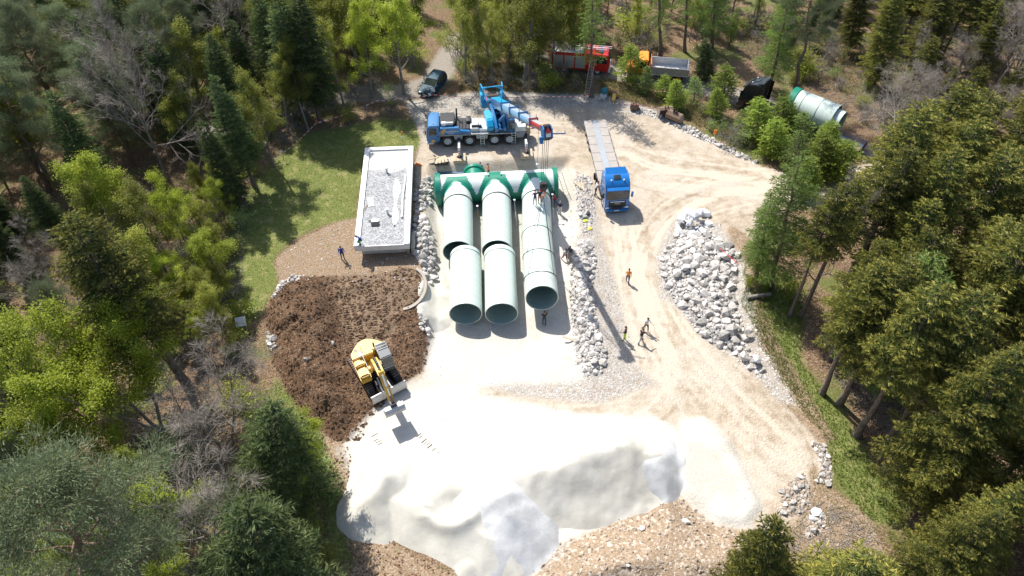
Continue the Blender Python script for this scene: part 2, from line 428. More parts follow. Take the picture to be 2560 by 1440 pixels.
def ground_material():
    s = NT('ground'); co = s.coords('Generated')
    co = s.n('ShaderNodeNewGeometry').outputs['Position']
    nL, nM, nF, nX = s.noise(0.22, 3, 0.6, co), s.noise(1.1, 4, 0.65, co), s.noise(7, 3, 0.7, co), s.noise(28, 2, 0.7, co)
    peb = s.voro(5.5, co); pebd = s.voro(5.5, co, 'Distance')
    peb2 = s.voro(13, co)
    pv = s.n('ShaderNodeSeparateColor'); s.l(peb, pv.inputs[0]); pval = pv.outputs[0]
    pv2 = s.n('ShaderNodeSeparateColor'); s.l(peb2, pv2.inputs[0]); pval2 = pv2.outputs[0]
    def zone(name, lo=0.44, hi=0.56, k1=0.22, k2=0.16):
        a = s.math('ADD', s.attr(name), s.math('MULTIPLY', s.math('SUBTRACT', nM, 0.5), k1))
        a = s.math('ADD', a, s.math('MULTIPLY', s.math('SUBTRACT', nF, 0.5), k2))
        return s.rng(a, lo, hi)
    # forest floor: leaf litter with pale dead grass and moss
    c = s.mix(s.rng(nF, 0.35, 0.68), (0.085, 0.05, 0.03), (0.27, 0.185, 0.115))
    c = s.mix(s.rng(pval2, 0.72, 0.95, 0, 0.7), c, (0.38, 0.27, 0.17))
    c = s.mix(s.rng(nL, 0.47, 0.66, 0, 0.75), c, s.mix(nF, (0.06, 0.10, 0.02), (0.16, 0.19, 0.05)))
    c = s.mix(s.rng(nM, 0.56, 0.74, 0, 0.5), c, (0.30, 0.27, 0.13))
    tk = zone('track', 0.35, 0.65)
    c = s.mix(tk, c, s.mix(nF, (0.20, 0.17, 0.14), (0.40, 0.36, 0.31)))
    # grass
    g = s.mix(s.rng(nF, 0.3, 0.7), (0.10, 0.125, 0.028), (0.22, 0.245, 0.075))
    g = s.mix(s.rng(nM, 0.48, 0.68, 0, 0.7), g, (0.32, 0.285, 0.125))
    g = s.mix(s.rng(nX, 0.5, 0.75, 0, 0.35), g, (0.05, 0.09, 0.015))
    c = s.mix(zone('grass', 0.36, 0.64), c, g)
    # tan compacted road
    r = s.mix(s.rng(nM, 0.3, 0.7), (0.36, 0.285, 0.205), (0.50, 0.42, 0.325))
    r = s.mix(s.rng(nL, 0.42, 0.62, 0, 0.6), r, (0.56, 0.50, 0.42))
    r = s.mix(s.rng(pval2, 0.80, 0.97, 0, 0.35), r, (0.60, 0.56, 0.50))
    r = s.mix(s.rng(nX, 0.52, 0.72, 0, 0.45), r, (0.32, 0.25, 0.18))
    rt = s.math('ADD', s.attr('rut'), s.math('MULTIPLY', s.math('SUBTRACT', nM, .5), .35))
    r = s.mix(s.rng(rt, .56, .78, 0, .9), r, (0.58, 0.50, 0.40)); r = s.mix(s.rng(rt, .46, .25, 0, .8), r, (0.29, 0.215, 0.145))
    c = s.mix(zone('road'), c, r)
    d = s.mix(s.rng(nF, 0.3, 0.7), (0.20, 0.135, 0.08), (0.37, 0.27, 0.185))
    d = s.mix(s.rng(pval2, 0.86, 0.99, 0, 0.6), d, (0.50, 0.45, 0.38))
    d = s.mix(s.rng(nM, 0.56, 0.72, 0, 0.45), d, (0.15, 0.15, 0.05))
    c = s.mix(zone('dirt'), c, d)
    so = s.mix(s.rng(nF, 0.3, 0.72), (0.065, 0.036, 0.02), (0.19, 0.115, 0.068))
    so = s.mix(s.rng(nM, 0.52, 0.75, 0, 0.55), so, (0.24, 0.155, 0.095))
    so = s.mix(s.rng(pval2, 0.92, 0.99, 0, 0.6), so, (0.42, 0.35, 0.28))
    c = s.mix(zone('soil'), c, so)
    stp = s.mix(s.rng(nF, 0.3, 0.7), (0.15, 0.10, 0.062), (0.28, 0.205, 0.14))
    c = s.mix(s.math('MULTIPLY', zone('strip', 0.35, 0.65), 0.85), c, stp)
    e = s.mix(s.rng(nF, 0.3, 0.7), (0.24, 0.17, 0.11), (0.42, 0.32, 0.225))
    e = s.mix(s.rng(pval, 0.74, 0.95, 0, 0.75), e, (0.58, 0.51, 0.43))
    e = s.mix(s.rng(nM, 0.55, 0.7, 0, 0.6), e, (0.22, 0.15, 0.09))
    c = s.mix(zone('earth'), c, e)
    gv = s.mix(pval2, (0.26, 0.225, 0.185), (0.50, 0.465, 0.42))
    gv = s.mix(s.rng(nM, 0.45, 0.7, 0, 0.6), gv, (0.36, 0.285, 0.205))
    gv = s.mix(s.rng(pval, 0.8, 1.0, 0, 0.35), gv, (0.62, 0.60, 0.56))
    c = s.mix(zone('gravel', 0.38, 0.62), c, gv)
    sa = s.mix(s.rng(nF, 0.3, 0.7), (0.42, 0.385, 0.325), (0.53, 0.495, 0.435))
    sa = s.mix(s.rng(nL, 0.44, 0.60, 0, 0.55), sa, (0.60, 0.575, 0.52))
    sa = s.mix(s.rng(nM, 0.57, 0.72, 0, 0.5), sa, (0.40, 0.335, 0.255))
    sa = s.mix(s.math('MULTIPLY', zone('white', 0.35, 0.65), 0.9), sa, s.mix(s.rng(nM, .35, .7), (0.62, 0.59, 0.53), (0.52, 0.48, 0.41)))
    c = s.mix(zone('sand', 0.42, 0.58), c, sa)
    bs = s.math('SUBTRACT', 1.0, s.math('MULTIPLY', s.attr('sand'), 0.75))
    h = s.math('ADD', s.math('MULTIPLY', nF, 0.55), s.math('MULTIPLY', nX, 0.3))
    h = s.math('ADD', h, s.math('MULTIPLY', pebd, -0.35))
    h = s.math('MULTIPLY', h, bs)
    return s.done(s.bsdf(c, 0.95, 0, s.bump(h, 0.9, 0.12), 0.15))

def build_ground():
    ny, nx = XX.shape
    V = np.stack([XX, YY, ZZ], -1).reshape(-1, 3)
    idx = np.arange(ny * nx).reshape(ny, nx)
    F = np.stack([idx[:-1, :-1], idx[:-1, 1:], idx[1:, 1:], idx[1:, :-1]], -1).reshape(-1, 4)
    att = {}
    for k, polys in ZONES.items():
        sdv = np.max([poly_sd(V[:, 0], V[:, 1], p) for p in polys], axis=0)
        att[k] = np.clip(0.5 + sdv / 4.0, 0, 1)
    tv = np.zeros(len(V))
    for tr in TRACKS:
        d, _ = seg_dist(V[:, 0], V[:, 1], [(*G(a, b)[:2], 0) for a, b in tr])
        tv = np.maximum(tv, np.clip(1.0 - d / 3.6, 0, 1))
    att['track'] = tv; att['rut'] = rut_field(V[:, 0], V[:, 1])
    me = np_mesh('ground', V, F, ground_material(), None, att, True)
    o = link('ground', me)
    tag(o, 'wide sheet of forest floor, lawn, dug soil and pale gravel', kind='structure')
build_ground()

# ------------------------------------------------------------------ sand and gravel heaps
def heap_mat(name, a, b, grain):
    s = NT(name); co = s.coords()
    n1, n2, n3 = s.noise(0.5, 5, 0.6, co), s.noise(grain, 4, 0.75, co), s.voro(grain * 0.8, co)
    c = s.mix(s.rng(n1, 0.35, 0.65), a, b)
    c = s.mix(s.rng(n2, 0.35, 0.75, 0, 0.35), c, tuple(q * 0.72 for q in a))
    wv = s.noise(2.2, 6, 0.7, co, 1.2)
    h = s.math('ADD', s.math('MULTIPLY', n2, 0.35), wv)
    MATS[name] = s.done(s.bsdf(c, 0.95, 0, s.bump(h, 0.35, 0.07), 0.1)); return MATS[name]
M_SAND = heap_mat('pale_sand', (0.50, 0.475, 0.41), (0.58, 0.555, 0.49), 20)
M_GRAVEL = heap_mat('grey_gravel', (0.42, 0.42, 0.415), (0.54, 0.54, 0.535), 11)
def heap(name, ridges, label, m, seed=0, slope=0.66, back=0.30, extra=None):
    """ridges: lists of (px, py, height) crest points; gentle on the far side, at rest angle towards the near side"""
    rr = [[(*G(a, b, h)[:2], h) for a, b, h in r] for r in ridges]
    pts = [q for r in rr for q in r]
    x0, x1 = min(p[0] for p in pts) - 7, max(p[0] for p in pts) + 7
    y0, y1 = min(p[1] for p in pts) - 7, max(p[1] for p in pts) + 10
    xs, ys = np.arange(x0, x1, 0.14), np.arange(y0, y1, 0.14)
    X, Y = np.meshgrid(xs, ys); Hh = np.full(X.shape, -9.0)
    wx = X + 0.5 * fbm(X, Y, 3, 3, seed + 50); wy = Y + 0.5 * fbm(X, Y, 3, 3, seed + 60)
    for r in rr:
        for (ax, ay, ah), (bx, by, bh) in (zip(r[:-1], r[1:]) if len(r) > 1 else [(r[0], r[0])]):
            ex, ey = bx - ax, by - ay
            t = np.clip(((wx - ax) * ex + (wy - ay) * ey) / (ex * ex + ey * ey + 1e-9), 0, 1)
            dx, dy = wx - ax - t * ex, wy - ay - t * ey; d = np.hypot(dx, dy)
            k = slope + (back - slope) * sstep(dy / (d + 1e-6), -0.1, 0.9)
            Hh = np.maximum(Hh, ah + (bh - ah) * t - np.sqrt(d * d + 0.10) * k + 0.2)
    Hh = Hh + 0.16 * fbm(X, Y, 1.6, 4, seed) * (Hh > -0.4)
    if extra: Hh = extra(X, Y, Hh)
    Zt = terrain_z(X, Y)
    keep = Hh > -0.12
    idx = np.arange(X.size).reshape(X.shape)
    F = np.stack([idx[:-1, :-1], idx[:-1, 1:], idx[1:, 1:], idx[1:, :-1]], -1).reshape(-1, 4)
    kf = keep.ravel()[F].any(1); F = F[kf]
    u, inv = np.unique(F, return_inverse=True)
    V = np.stack([X, Y, Zt + np.maximum(Hh, -0.25)], -1).reshape(-1, 3)[u]
    o = link(name, np_mesh(name, V, inv.reshape(-1, 4), m, None, None, True))
    return tag(o, label, 'heap', 'heaps of sand and gravel')
heap('sand_heap', [[(1240, 1215, 1.3), (1330, 1180, 2.0), (1450, 1135, 2.55), (1560, 1112, 2.5), (1610, 1130, 1.7)]],
     'largest pale sand heap with a steep shaded face beside the stony earth bank', M_SAND, 3, 0.62, 0.75)
PLAT = np.array(PP((882, 1180), (903, 1290), (1000, 1354), (1100, 1408), (1200, 1450), (1300, 1450), (1385, 1372), (1350, 1260), (1230, 1170), (1050, 1120), (930, 1120)))
def plateau(X, Y, Hh):
    d = poly_sd(X + .4 * fbm(X, Y, 2.5, 3, 71), Y + .4 * fbm(X, Y, 2.5, 3, 72), PLAT)
    hm = 1.25 + 0.75 * fbm(X, Y, 3.4, 3, 77)
    back = sstep(Y, G(1000, 1100).y, G(1000, 1290).y)
    h = np.minimum(d * .58, hm * (.25 + .75 * back))
    c = G(1130, 1265, .8); q = np.hypot(X - c.x, (Y - c.y) * 1.2); h = h - .75 * np.exp(-(q / 1.25) ** 2) * (d > .5) + .35 * np.exp(-((q - 2.0) / .5) ** 2) * (d > .5) * (Y < c.y)
    return np.maximum(Hh, h + .03 * fbm(X, Y, .8, 3, 5))
heap('sand_heap', [[(960, 1198, 1.75), (932, 1250, 1.4)], [(1180, 1400, 0.4)]],
     'low rippled sand heap with a scooped hollow at the brown bank edge', M_SAND, 9, 0.58, 0.55, plateau)
heap('gravel_heap', [[(1243, 1250, 2.3), (1265, 1285, 2.0)]],
     'rounded grey gravel heap in front of the large sand heap', M_GRAVEL, 14, 0.60, 0.5)
heap('gravel_heap', [[(1595, 1150, 1.7), (1630, 1158, 1.5)]],
     'small grey gravel heap at the end of the large sand heap', M_GRAVEL, 19, 0.66, 0.5)
heap('sand_heap', [[(1100, 650, 0.0), (1088, 720, 0.55), (1084, 770, 0.5)]],
     'small sand heap against the curved concrete wall', M_SAND, 31, 0.5, 0.4)

# ------------------------------------------------------------------ stones
def rock_mat(name, a, b):
    s = NT(name); co = s.coords(); oi = s.n('ShaderNodeObjectInfo').outputs['Random']
    n1, n2 = s.noise(1.3, 6, 0.7, co), s.noise(9, 4, 0.7, co)
    c = s.mix(s.rng(n1, 0.3, 0.7), a, b)
    c = s.mix(1.0, c, s.math('ADD', 0.72, s.math('MULTIPLY', oi, 0.45)), 'MULTIPLY')
    c = s.mix(s.rng(n2, 0.55, 0.8, 0, 0.4), c, (0.30, 0.23, 0.16))
    MATS[name] = s.done(s.bsdf(c, 0.9, 0, s.bump(n2, 0.6, 0.08), 0.2)); return MATS[name]
M_ROCK = rock_mat('pale_limestone', (0.52, 0.475, 0.43), (0.70, 0.665, 0.625))
M_ROCKW = rock_mat('white_limestone', (0.68, 0.68, 0.69), (0.80, 0.80, 0.81))
M_ROCKG = rock_mat('grey_limestone', (0.30, 0.285, 0.265), (0.50, 0.475, 0.44))
M_TAN = rock_mat('tan_stone', (0.34, 0.265, 0.195), (0.52, 0.44, 0.36))
M_CLOD = rock_mat('soil_clod', (0.085, 0.05, 0.03), (0.20, 0.125, 0.075))
def rock_mesh(seed, m, n=13, flat=0.75):
    rg = random.Random(seed); bm = bmesh.new()
    for i in range(n):
        z = 1 - 2 * (i + 0.5) / n; a = i * 2.399 + rg.uniform(-.5, .5); r = math.sqrt(1 - z * z); k = rg.uniform(0.38, 0.56)
        bm.verts.new((r * math.cos(a) * k * rg.uniform(.85, 1.2), r * math.sin(a) * k, z * k * flat))
    h = bmesh.ops.convex_hull(bm, input=bm.verts[:])
    bmesh.ops.delete(bm, geom=[g for g in h['geom_interior'] if isinstance(g, bmesh.types.BMVert)], context='VERTS')
    bmesh.ops.recalc_face_normals(bm, faces=bm.faces)
    me = bpy.data.meshes.new('rock'); bm.to_mesh(me); bm.free(); me.materials.append(m); return me
ROCKS = {k: [rock_mesh(i + 40 * j, m, 12 + i % 5, .55 + .08 * (i % 5)) for i in range(9)] for j, (k, m) in enumerate((('pale', M_ROCK), ('white', M_ROCKW), ('grey', M_ROCKG)))}
def stone_stuff(name, P, S, m, seed, parent=None):
    """many little stones in one mesh"""
    rg = np.random.RandomState(seed); n = len(P)
    base = np.array([(1, 0, 0), (-1, 0, 0), (0, 1, 0), (0, -1, 0), (0, 0, 1), (0, 0, -1)], float)
    tri = np.array([(0, 2, 4), (2, 1, 4), (1, 3, 4), (3, 0, 4), (2, 0, 5), (1, 2, 5), (3, 1, 5), (0, 3, 5)])
    V = base[None] * (0.5 * S[:, None, None] * rg.uniform(.6, 1.25, (n, 6, 1))) + rg.uniform(-.12, .12, (n, 6, 3)) * S[:, None, None]
    V[:, :, 2] *= 0.7; a = rg.uniform(0, 6.28, n); ca, sa = np.cos(a)[:, None], np.sin(a)[:, None]
    V = np.stack([V[:, :, 0] * ca - V[:, :, 1] * sa, V[:, :, 0] * sa + V[:, :, 1] * ca, V[:, :, 2]], -1) + P[:, None]
    F = (tri[None] + (np.arange(n) * 6)[:, None, None]).reshape(-1, 3)
    o = link(name, np_mesh(name, V.reshape(-1, 3), F, m), parent); o['kind'] = 'stuff'; return o
def sample_poly(poly, n, rg, margin=0.0):
    poly = np.array(poly); lo, hi = poly.min(0), poly.max(0); out = []
    while sum(map(len, out)) < n:
        p = rg.uniform(lo, hi, (n * 2, 2)); k = poly_sd(p[:, 0], p[:, 1], poly) > margin; out.append(p[k])
    return np.concatenate(out)[:n]
def rock_heap(name, polys, count, smin, smax, hmax, label, seed, kinds=('pale',), fill=1500, edge=1.6, power=2.2, fillmat=None):
    """loose stones piled inside the outlines: the big ones one by one, the small fill as one part"""
    rg = np.random.RandomState(seed); rp = random.Random(seed)
    allp = [np.array(PP(*p)) for p in polys]
    cx, cy = np.mean(np.concatenate(allp), 0)
    root = empty(name, (cx, cy, zt(cx, cy)), 0, label, 'rock heap')
    areas = np.array([abs(np.sum(p[:, 0] * np.roll(p[:, 1], -1) - p[:, 1] * np.roll(p[:, 0], -1))) for p in allp]); areas /= areas.sum()
    def hgt(x, y, p):
        return hmax * float(sstep(poly_sd(np.array([x]), np.array([y]), p), 0, edge)[0]) * (0.75 + 0.9 * float(fbm(np.array([x]), np.array([y]), 2.5, 2, seed)[0]))
    placed = []
    for p, ar in zip(allp, areas):
        cand = sample_poly(p, int(count * ar * 14) + 20, rg)
        want = int(round(count * ar)); sizes = sorted([smin + (smax - smin) * rp.random() ** power for _ in range(want)], reverse=True)
        k = 0
        for sz in sizes:
            for _ in range(30):
                if k >= len(cand): break
                x, y = cand[k]; k += 1
                if all((x - a) ** 2 + (y - b) ** 2 > (0.40 * (sz + q)) ** 2 for a, b, q in placed):
                    placed.append((x, y, sz)); h = hgt(x, y, p)
                    kind = rp.choice(kinds)
                    link('rock', rp.choice(ROCKS[kind]), root, (x - cx, y - cy, zt(x, y) - zt(cx, cy) + h + sz * 0.12),
                         (rp.uniform(-.6, .6), rp.uniform(-.6, .6), rp.uniform(0, 6.28)), (sz * rp.uniform(.85, 1.3), sz * rp.uniform(.8, 1.1), sz * rp.uniform(.8, 1.15)))
                    break
        if fill:
            q = sample_poly(p, int(fill * ar), rg)
            z = np.array([zt(a, b) + hgt(a, b, p) for a, b in q]) - zt(cx, cy) - 0.02
            stone_stuff('rubble', np.stack([q[:, 0] - cx, q[:, 1] - cy, z], -1), 0.12 + 0.36 * rg.rand(len(q)) ** 2.2, fillmat or M_ROCK, seed + 3, root)
    return root
rock_heap('rock_heap', [[(1652, 650), (1690, 585), (1770, 575), (1800, 600), (1845, 640), (1835, 740), (1850, 790), (1870, 880), (1910, 920), (1900, 945), (1830, 880), (1760, 850), (1700, 770), (1660, 715)]],
          300, 0.32, 1.15, 0.75, 'long heap of pale broken rocks between the road and the forest', 11, ('pale', 'pale', 'pale', 'pale', 'grey'), 7000, 1.6, 3.2)
rock_heap('rock_heap', [[(1685, 585), (1690, 545), (1720, 528), (1765, 535), (1775, 560), (1750, 590)]],
          34, 0.6, 1.35, 0.9, 'snow white boulders at the head of the long rock heap', 12, ('white',), 120, 1.2, 1.3, M_ROCKW)
rock_heap('rock_heap', [[(1432, 640), (1452, 600), (1478, 610), (1490, 660), (1478, 720), (1488, 780), (1502, 860), (1520, 900), (1500, 940), (1458, 940), (1440, 860), (1428, 760)]],
          210, 0.28, 0.95, 0.45, 'band of pale rocks lining the pit edge beside the road', 13, ('pale', 'pale', 'pale', 'grey'), 3600, 0.8, 2.8)
rock_heap('rock_heap', [[(1035, 540), (1068, 540), (1088, 610), (1092, 670), (1075, 700), (1062, 690), (1030, 620)]],
          110, 0.3, 1.0, 0.3, 'dark grey rocks wedged between the flat roofed building and the pipes', 14, ('grey', 'grey', 'pale'), 500, 0.6)
rock_heap('rock_heap', [[(1040, 480), (1062, 440), (1095, 440), (1075, 490), (1060, 530), (1040, 535)]],
          36, 0.25, 0.7, 0.2, 'grey stones between the building corner and the green pipe end', 15, ('grey', 'pale'), 300, 0.6)
rock_heap('rock_heap', [[(2030, 1105), (2062, 1110), (2080, 1170), (2075, 1215), (2040, 1205), (2055, 1160)]],
          44, 0.2, 0.70, 0.10, 'short row of pale stones along the grass edge', 16, ('pale', 'pale', 'grey'), 500, 0.6, 2.6, M_TAN)
rock_heap('rock_heap', [[(1960, 1215), (2010, 1180), (2030, 1240), (2010, 1290), (1940, 1285)], [(2010, 1290), (2060, 1280), (2070, 1320), (2020, 1350)]],
          52, 0.15, 0.62, 0.10, 'scattered rocks and lumps of earth beside the flat white sand', 17, ('pale', 'grey', 'grey'), 900, 0.6, 2.8, M_TAN)
rock_heap('rock_heap', [[(1048, 775), (1068, 770), (1070, 830), (1050, 825)]],
          16, 0.3, 0.8, 0.1, 'few grey rocks at the foot of the curved concrete wall', 18, ('grey', 'pale'), 80, 0.6)
rock_heap('rock_heap', [[(1440, 430), (1475, 440), (1490, 520), (1480, 590), (1455, 590), (1440, 500)]],
          26, 0.15, 0.4, 0.05, 'thin strip of small stones beside the blue truck', 20, ('pale', 'grey'), 500, 0.6)
rock_heap('rock_heap', [[(1590, 268), (1660, 285), (1760, 335), (1890, 400), (1890, 410), (1750, 350), (1650, 300), (1590, 280)]],
          80, 0.2, 0.7, 0.1, 'low verge of stones along the upper edge of the road loop', 22, ('pale', 'grey'), 700, 0.5)
rock_heap('rock_heap', [[(680, 745), (700, 708), (735, 690), (760, 690), (700, 725), (690, 750)], [(668, 830), (690, 850), (690, 880), (668, 870)]],
          42, 0.2, 0.6, 0.05, 'row of brown stones bordering the dug soil at the lawn', 23, ('grey', 'pale'), 150, 0.4)
rng0 = np.random.RandomState(77)
def scatter(name, poly, n, smin, smax, m, seed, label, cat):
    p = sample_poly(poly, n, np.random.RandomState(seed)); z = np.array([zt(a, b) for a, b in p])
    sz = smin + (smax - smin) * np.random.RandomState(seed + 1).rand(n) ** 3
    o = stone_stuff(name, np.stack([p[:, 0], p[:, 1], z], -1), sz, m, seed)
    return tag(o, label, cat)
scatter('soil_clods', MOUND, 7000, 0.06, 0.42, M_CLOD, 5, 'crumbled dark brown clods over the dug soil mound', 'soil')
scatter('loose_stones', EARTH, 2200, 0.05, 0.42, M_TAN, 6, 'small stones strewn over the tan earth bank', 'stones')
scatter('loose_stones', ZONES['gravel'][0], 2600, 0.04, 0.22, M_ROCK, 7, 'crushed gravel strip between pit rocks and the road', 'stones')
scatter('loose_stones', ZONES['gravel'][1], 3600, 0.05, 0.30, M_ROCK, 8, 'crushed stones spread round the long rock heap', 'stones')
scatter('loose_stones', ZONES['gravel'][2], 2200, 0.04, 0.25, M_ROCKG, 9, 'grey crushed stone behind the mobile crane', 'stones')
scatter('loose_stones', ZONES['dirt'][3], 1300, 0.05, 0.30, M_CLOD, 10, 'crumbled clods on the brown bank below the sand', 'soil')
scatter('loose_stones', ZONES['dirt'][0], 500, 0.05, 0.30, M_ROCK, 12, 'pebbles on the bare earth in front of the building', 'stones')
scatter('loose_stones', ZONES['gravel'][3], 1500, 0.04, 0.2, M_ROCK, 13, 'gravel lip between the pipe bed and the white sand', 'stones')
scatter('loose_stones', ZONES['road'][0], 3500, 0.04, 0.16, M_ROCK, 16, 'single pebbles strewn over the tan road', 'stones')
BOULDERS = [(2042, 1283, .95, 'white', 'largest white boulder on the brown slope beside the grass'), (2030, 1297, .6, 'white', 'flat white boulder touching the largest white one'),
            (1715, 1305, .55, 'pale', 'lone pale boulder on the tan earth bank'), (1605, 1322, .4, 'pale', 'small pale stone on the tan earth bank'),
            (1822, 838, 1.25, 'grey', 'big rounded grey boulder at the forest side of the rock heap'), (1867, 840, .85, 'pale', 'pale boulder next to the big rounded grey one'),
            (1887, 910, .9, 'white', 'white boulder at the tail of the rock heap'), (1570, 1415, .35, 'pale', 'small stone near the dark hollow of the earth bank'),
            (680, 845, .5, 'grey', 'brown grey stone at the edge of the soil mound'), (833, 860, .5, 'grey', 'dark stone on top of the soil mound'), (765, 900, .45, 'grey', 'dark stone half buried in the soil mound')]
for i, (a, b, sz, k, lab) in enumerate(BOULDERS):
    p = on_ground(a, b)
    o = link('boulder', ROCKS[k][i % 9], None, (p.x, p.y, p.z + sz * 0.15 + (0.55 if i in (4, 5, 6) else 0)), (0.1 * i, 0.2, i * 1.3), (sz * 1.15, sz, sz))
    tag(o, lab, 'boulder', 'single boulders')
# ------------------------------------------------------------------ shared materials
M_WHITE = mat('white_paint', (0.74, 0.74, 0.72), 0.5, 0, 0.10, 1.2, (0.5, 0.45, 0.38), 0.35)
M_CONC = mat('concrete', (0.36, 0.325, 0.27), 0.9, 0, 0.3, 0.9, (0.28, 0.23, 0.17), 0.6, 0.3)
M_STEEL = mat('worn_steel', (0.45, 0.45, 0.44), 0.45, 0.6, 0.3, 2.5, (0.25, 0.16, 0.10), 0.4)
M_DARK = mat('black_rubber', (0.022, 0.022, 0.023), 0.8, 0, 0.3, 3, (0.16, 0.13, 0.10), 0.35)
M_BLACKP = mat('black_paint', (0.012, 0.013, 0.017), 0.3, 0, 0.2, 2, None, 0, coat=0.3)
M_GREY = mat('grey_paint', (0.32, 0.33, 0.33), 0.5, 0, 0.2, 2, (0.24, 0.19, 0.14), 0.4)
M_LGREY = mat('light_grey_paint', (0.60, 0.61, 0.61), 0.45, 0, 0.12, 1.6, (0.35, 0.29, 0.22), 0.35)
M_DGREY = mat('dark_grey_paint', (0.035, 0.037, 0.042), 0.5, 0, 0.3, 2, (0.20, 0.16, 0.12), 0.15, spec=0.3)
M_BLUE = mat('blue_paint', (0.008, 0.145, 0.36), 0.36, 0, 0.16, 1.5, (0.2, 0.18, 0.16), 0.10, coat=0.4)
M_TRUCKBLUE = mat('truck_blue_paint', (0.004, 0.15, 0.46), 0.3, 0, 0.10, 1.5, (0.2, 0.18, 0.16), 0.08, coat=0.7)
M_SKYBLUE = mat('crane_light_blue_paint', (0.004, 0.33, 0.60), 0.4, 0, 0.16, 1.5, (0.2, 0.18, 0.16), 0.10, coat=0.3)
M_RED = mat('red_paint', (0.52, 0.02, 0.015), 0.35, 0, 0.15, 2, None, 0, coat=0.3)
M_ORANGE = mat('orange_paint', (0.80, 0.27, 0.02), 0.4, 0, 0.15, 2, (0.3, 0.2, 0.1), 0.15)
M_YELLOW = mat('yellow_paint', (0.66, 0.40, 0.06), 0.42, 0, 0.16, 1.6, (0.35, 0.25, 0.14), 0.30)
M_GLASS = mat('dark_window_glass', (0.02, 0.028, 0.03), 0.06, 0, 0.2, 1, None, 0, spec=0.8)
M_WOOD = mat('pale_timber', (0.50, 0.40, 0.28), 0.85, 0, 0.3, 2.2, (0.3, 0.22, 0.14), 0.5, 0.2)
M_OLDWOOD = mat('weathered_timber', (0.34, 0.30, 0.26), 0.9, 0, 0.3, 2.2, (0.2, 0.16, 0.12), 0.4, 0.2)
M_PINK = mat('pink_hose', (0.75, 0.08, 0.22), 0.5)
M_LIGHT = mat('lamp_glass', (0.75, 0.75, 0.72), 0.15, 0, 0.1, 3)
M_AMBER = mat('amber_lamp', (0.75, 0.25, 0.02), 0.25, 0, 0.1, 3)
M_RUST = mat('rusty_steel', (0.20, 0.13, 0.09), 0.8, 0.2, 0.35, 3, (0.34, 0.26, 0.19), 0.5, 0.2)

# ------------------------------------------------------------------ flat roofed building
def gravel_roof_mat():
    s = NT('roof_gravel'); co = s.coords(); p = s.voro(9, co); sp = s.n('ShaderNodeSeparateColor'); s.l(p, sp.inputs[0])
    c = s.mix(sp.outputs[0], (0.20, 0.20, 0.205), (0.50, 0.50, 0.50)); n = s.noise(0.7, 4, 0.6, co)
    c = s.mix(s.rng(n, 0.5, 0.7, 0, 0.4), c, (0.45, 0.44, 0.42))
    y = s.n('ShaderNodeSeparateXYZ'); s.l(co, y.inputs[0])
    f = s.rng(s.math('ADD', y.outputs[1], s.math('MULTIPLY', s.math('SUBTRACT', s.noise(1.3, 4, 0.6, co), 0.5), 3.0)), 3.2, 4.1)
    c = s.mix(f, c, s.mix(s.noise(4, 3, .6, co), (0.50, 0.48, 0.44), (0.62, 0.60, 0.56)))
    d = s.voro(9, co, 'Distance'); return s.done(s.bsdf(c, 0.9, 0, s.bump(d, 0.9, 0.08), 0.2))
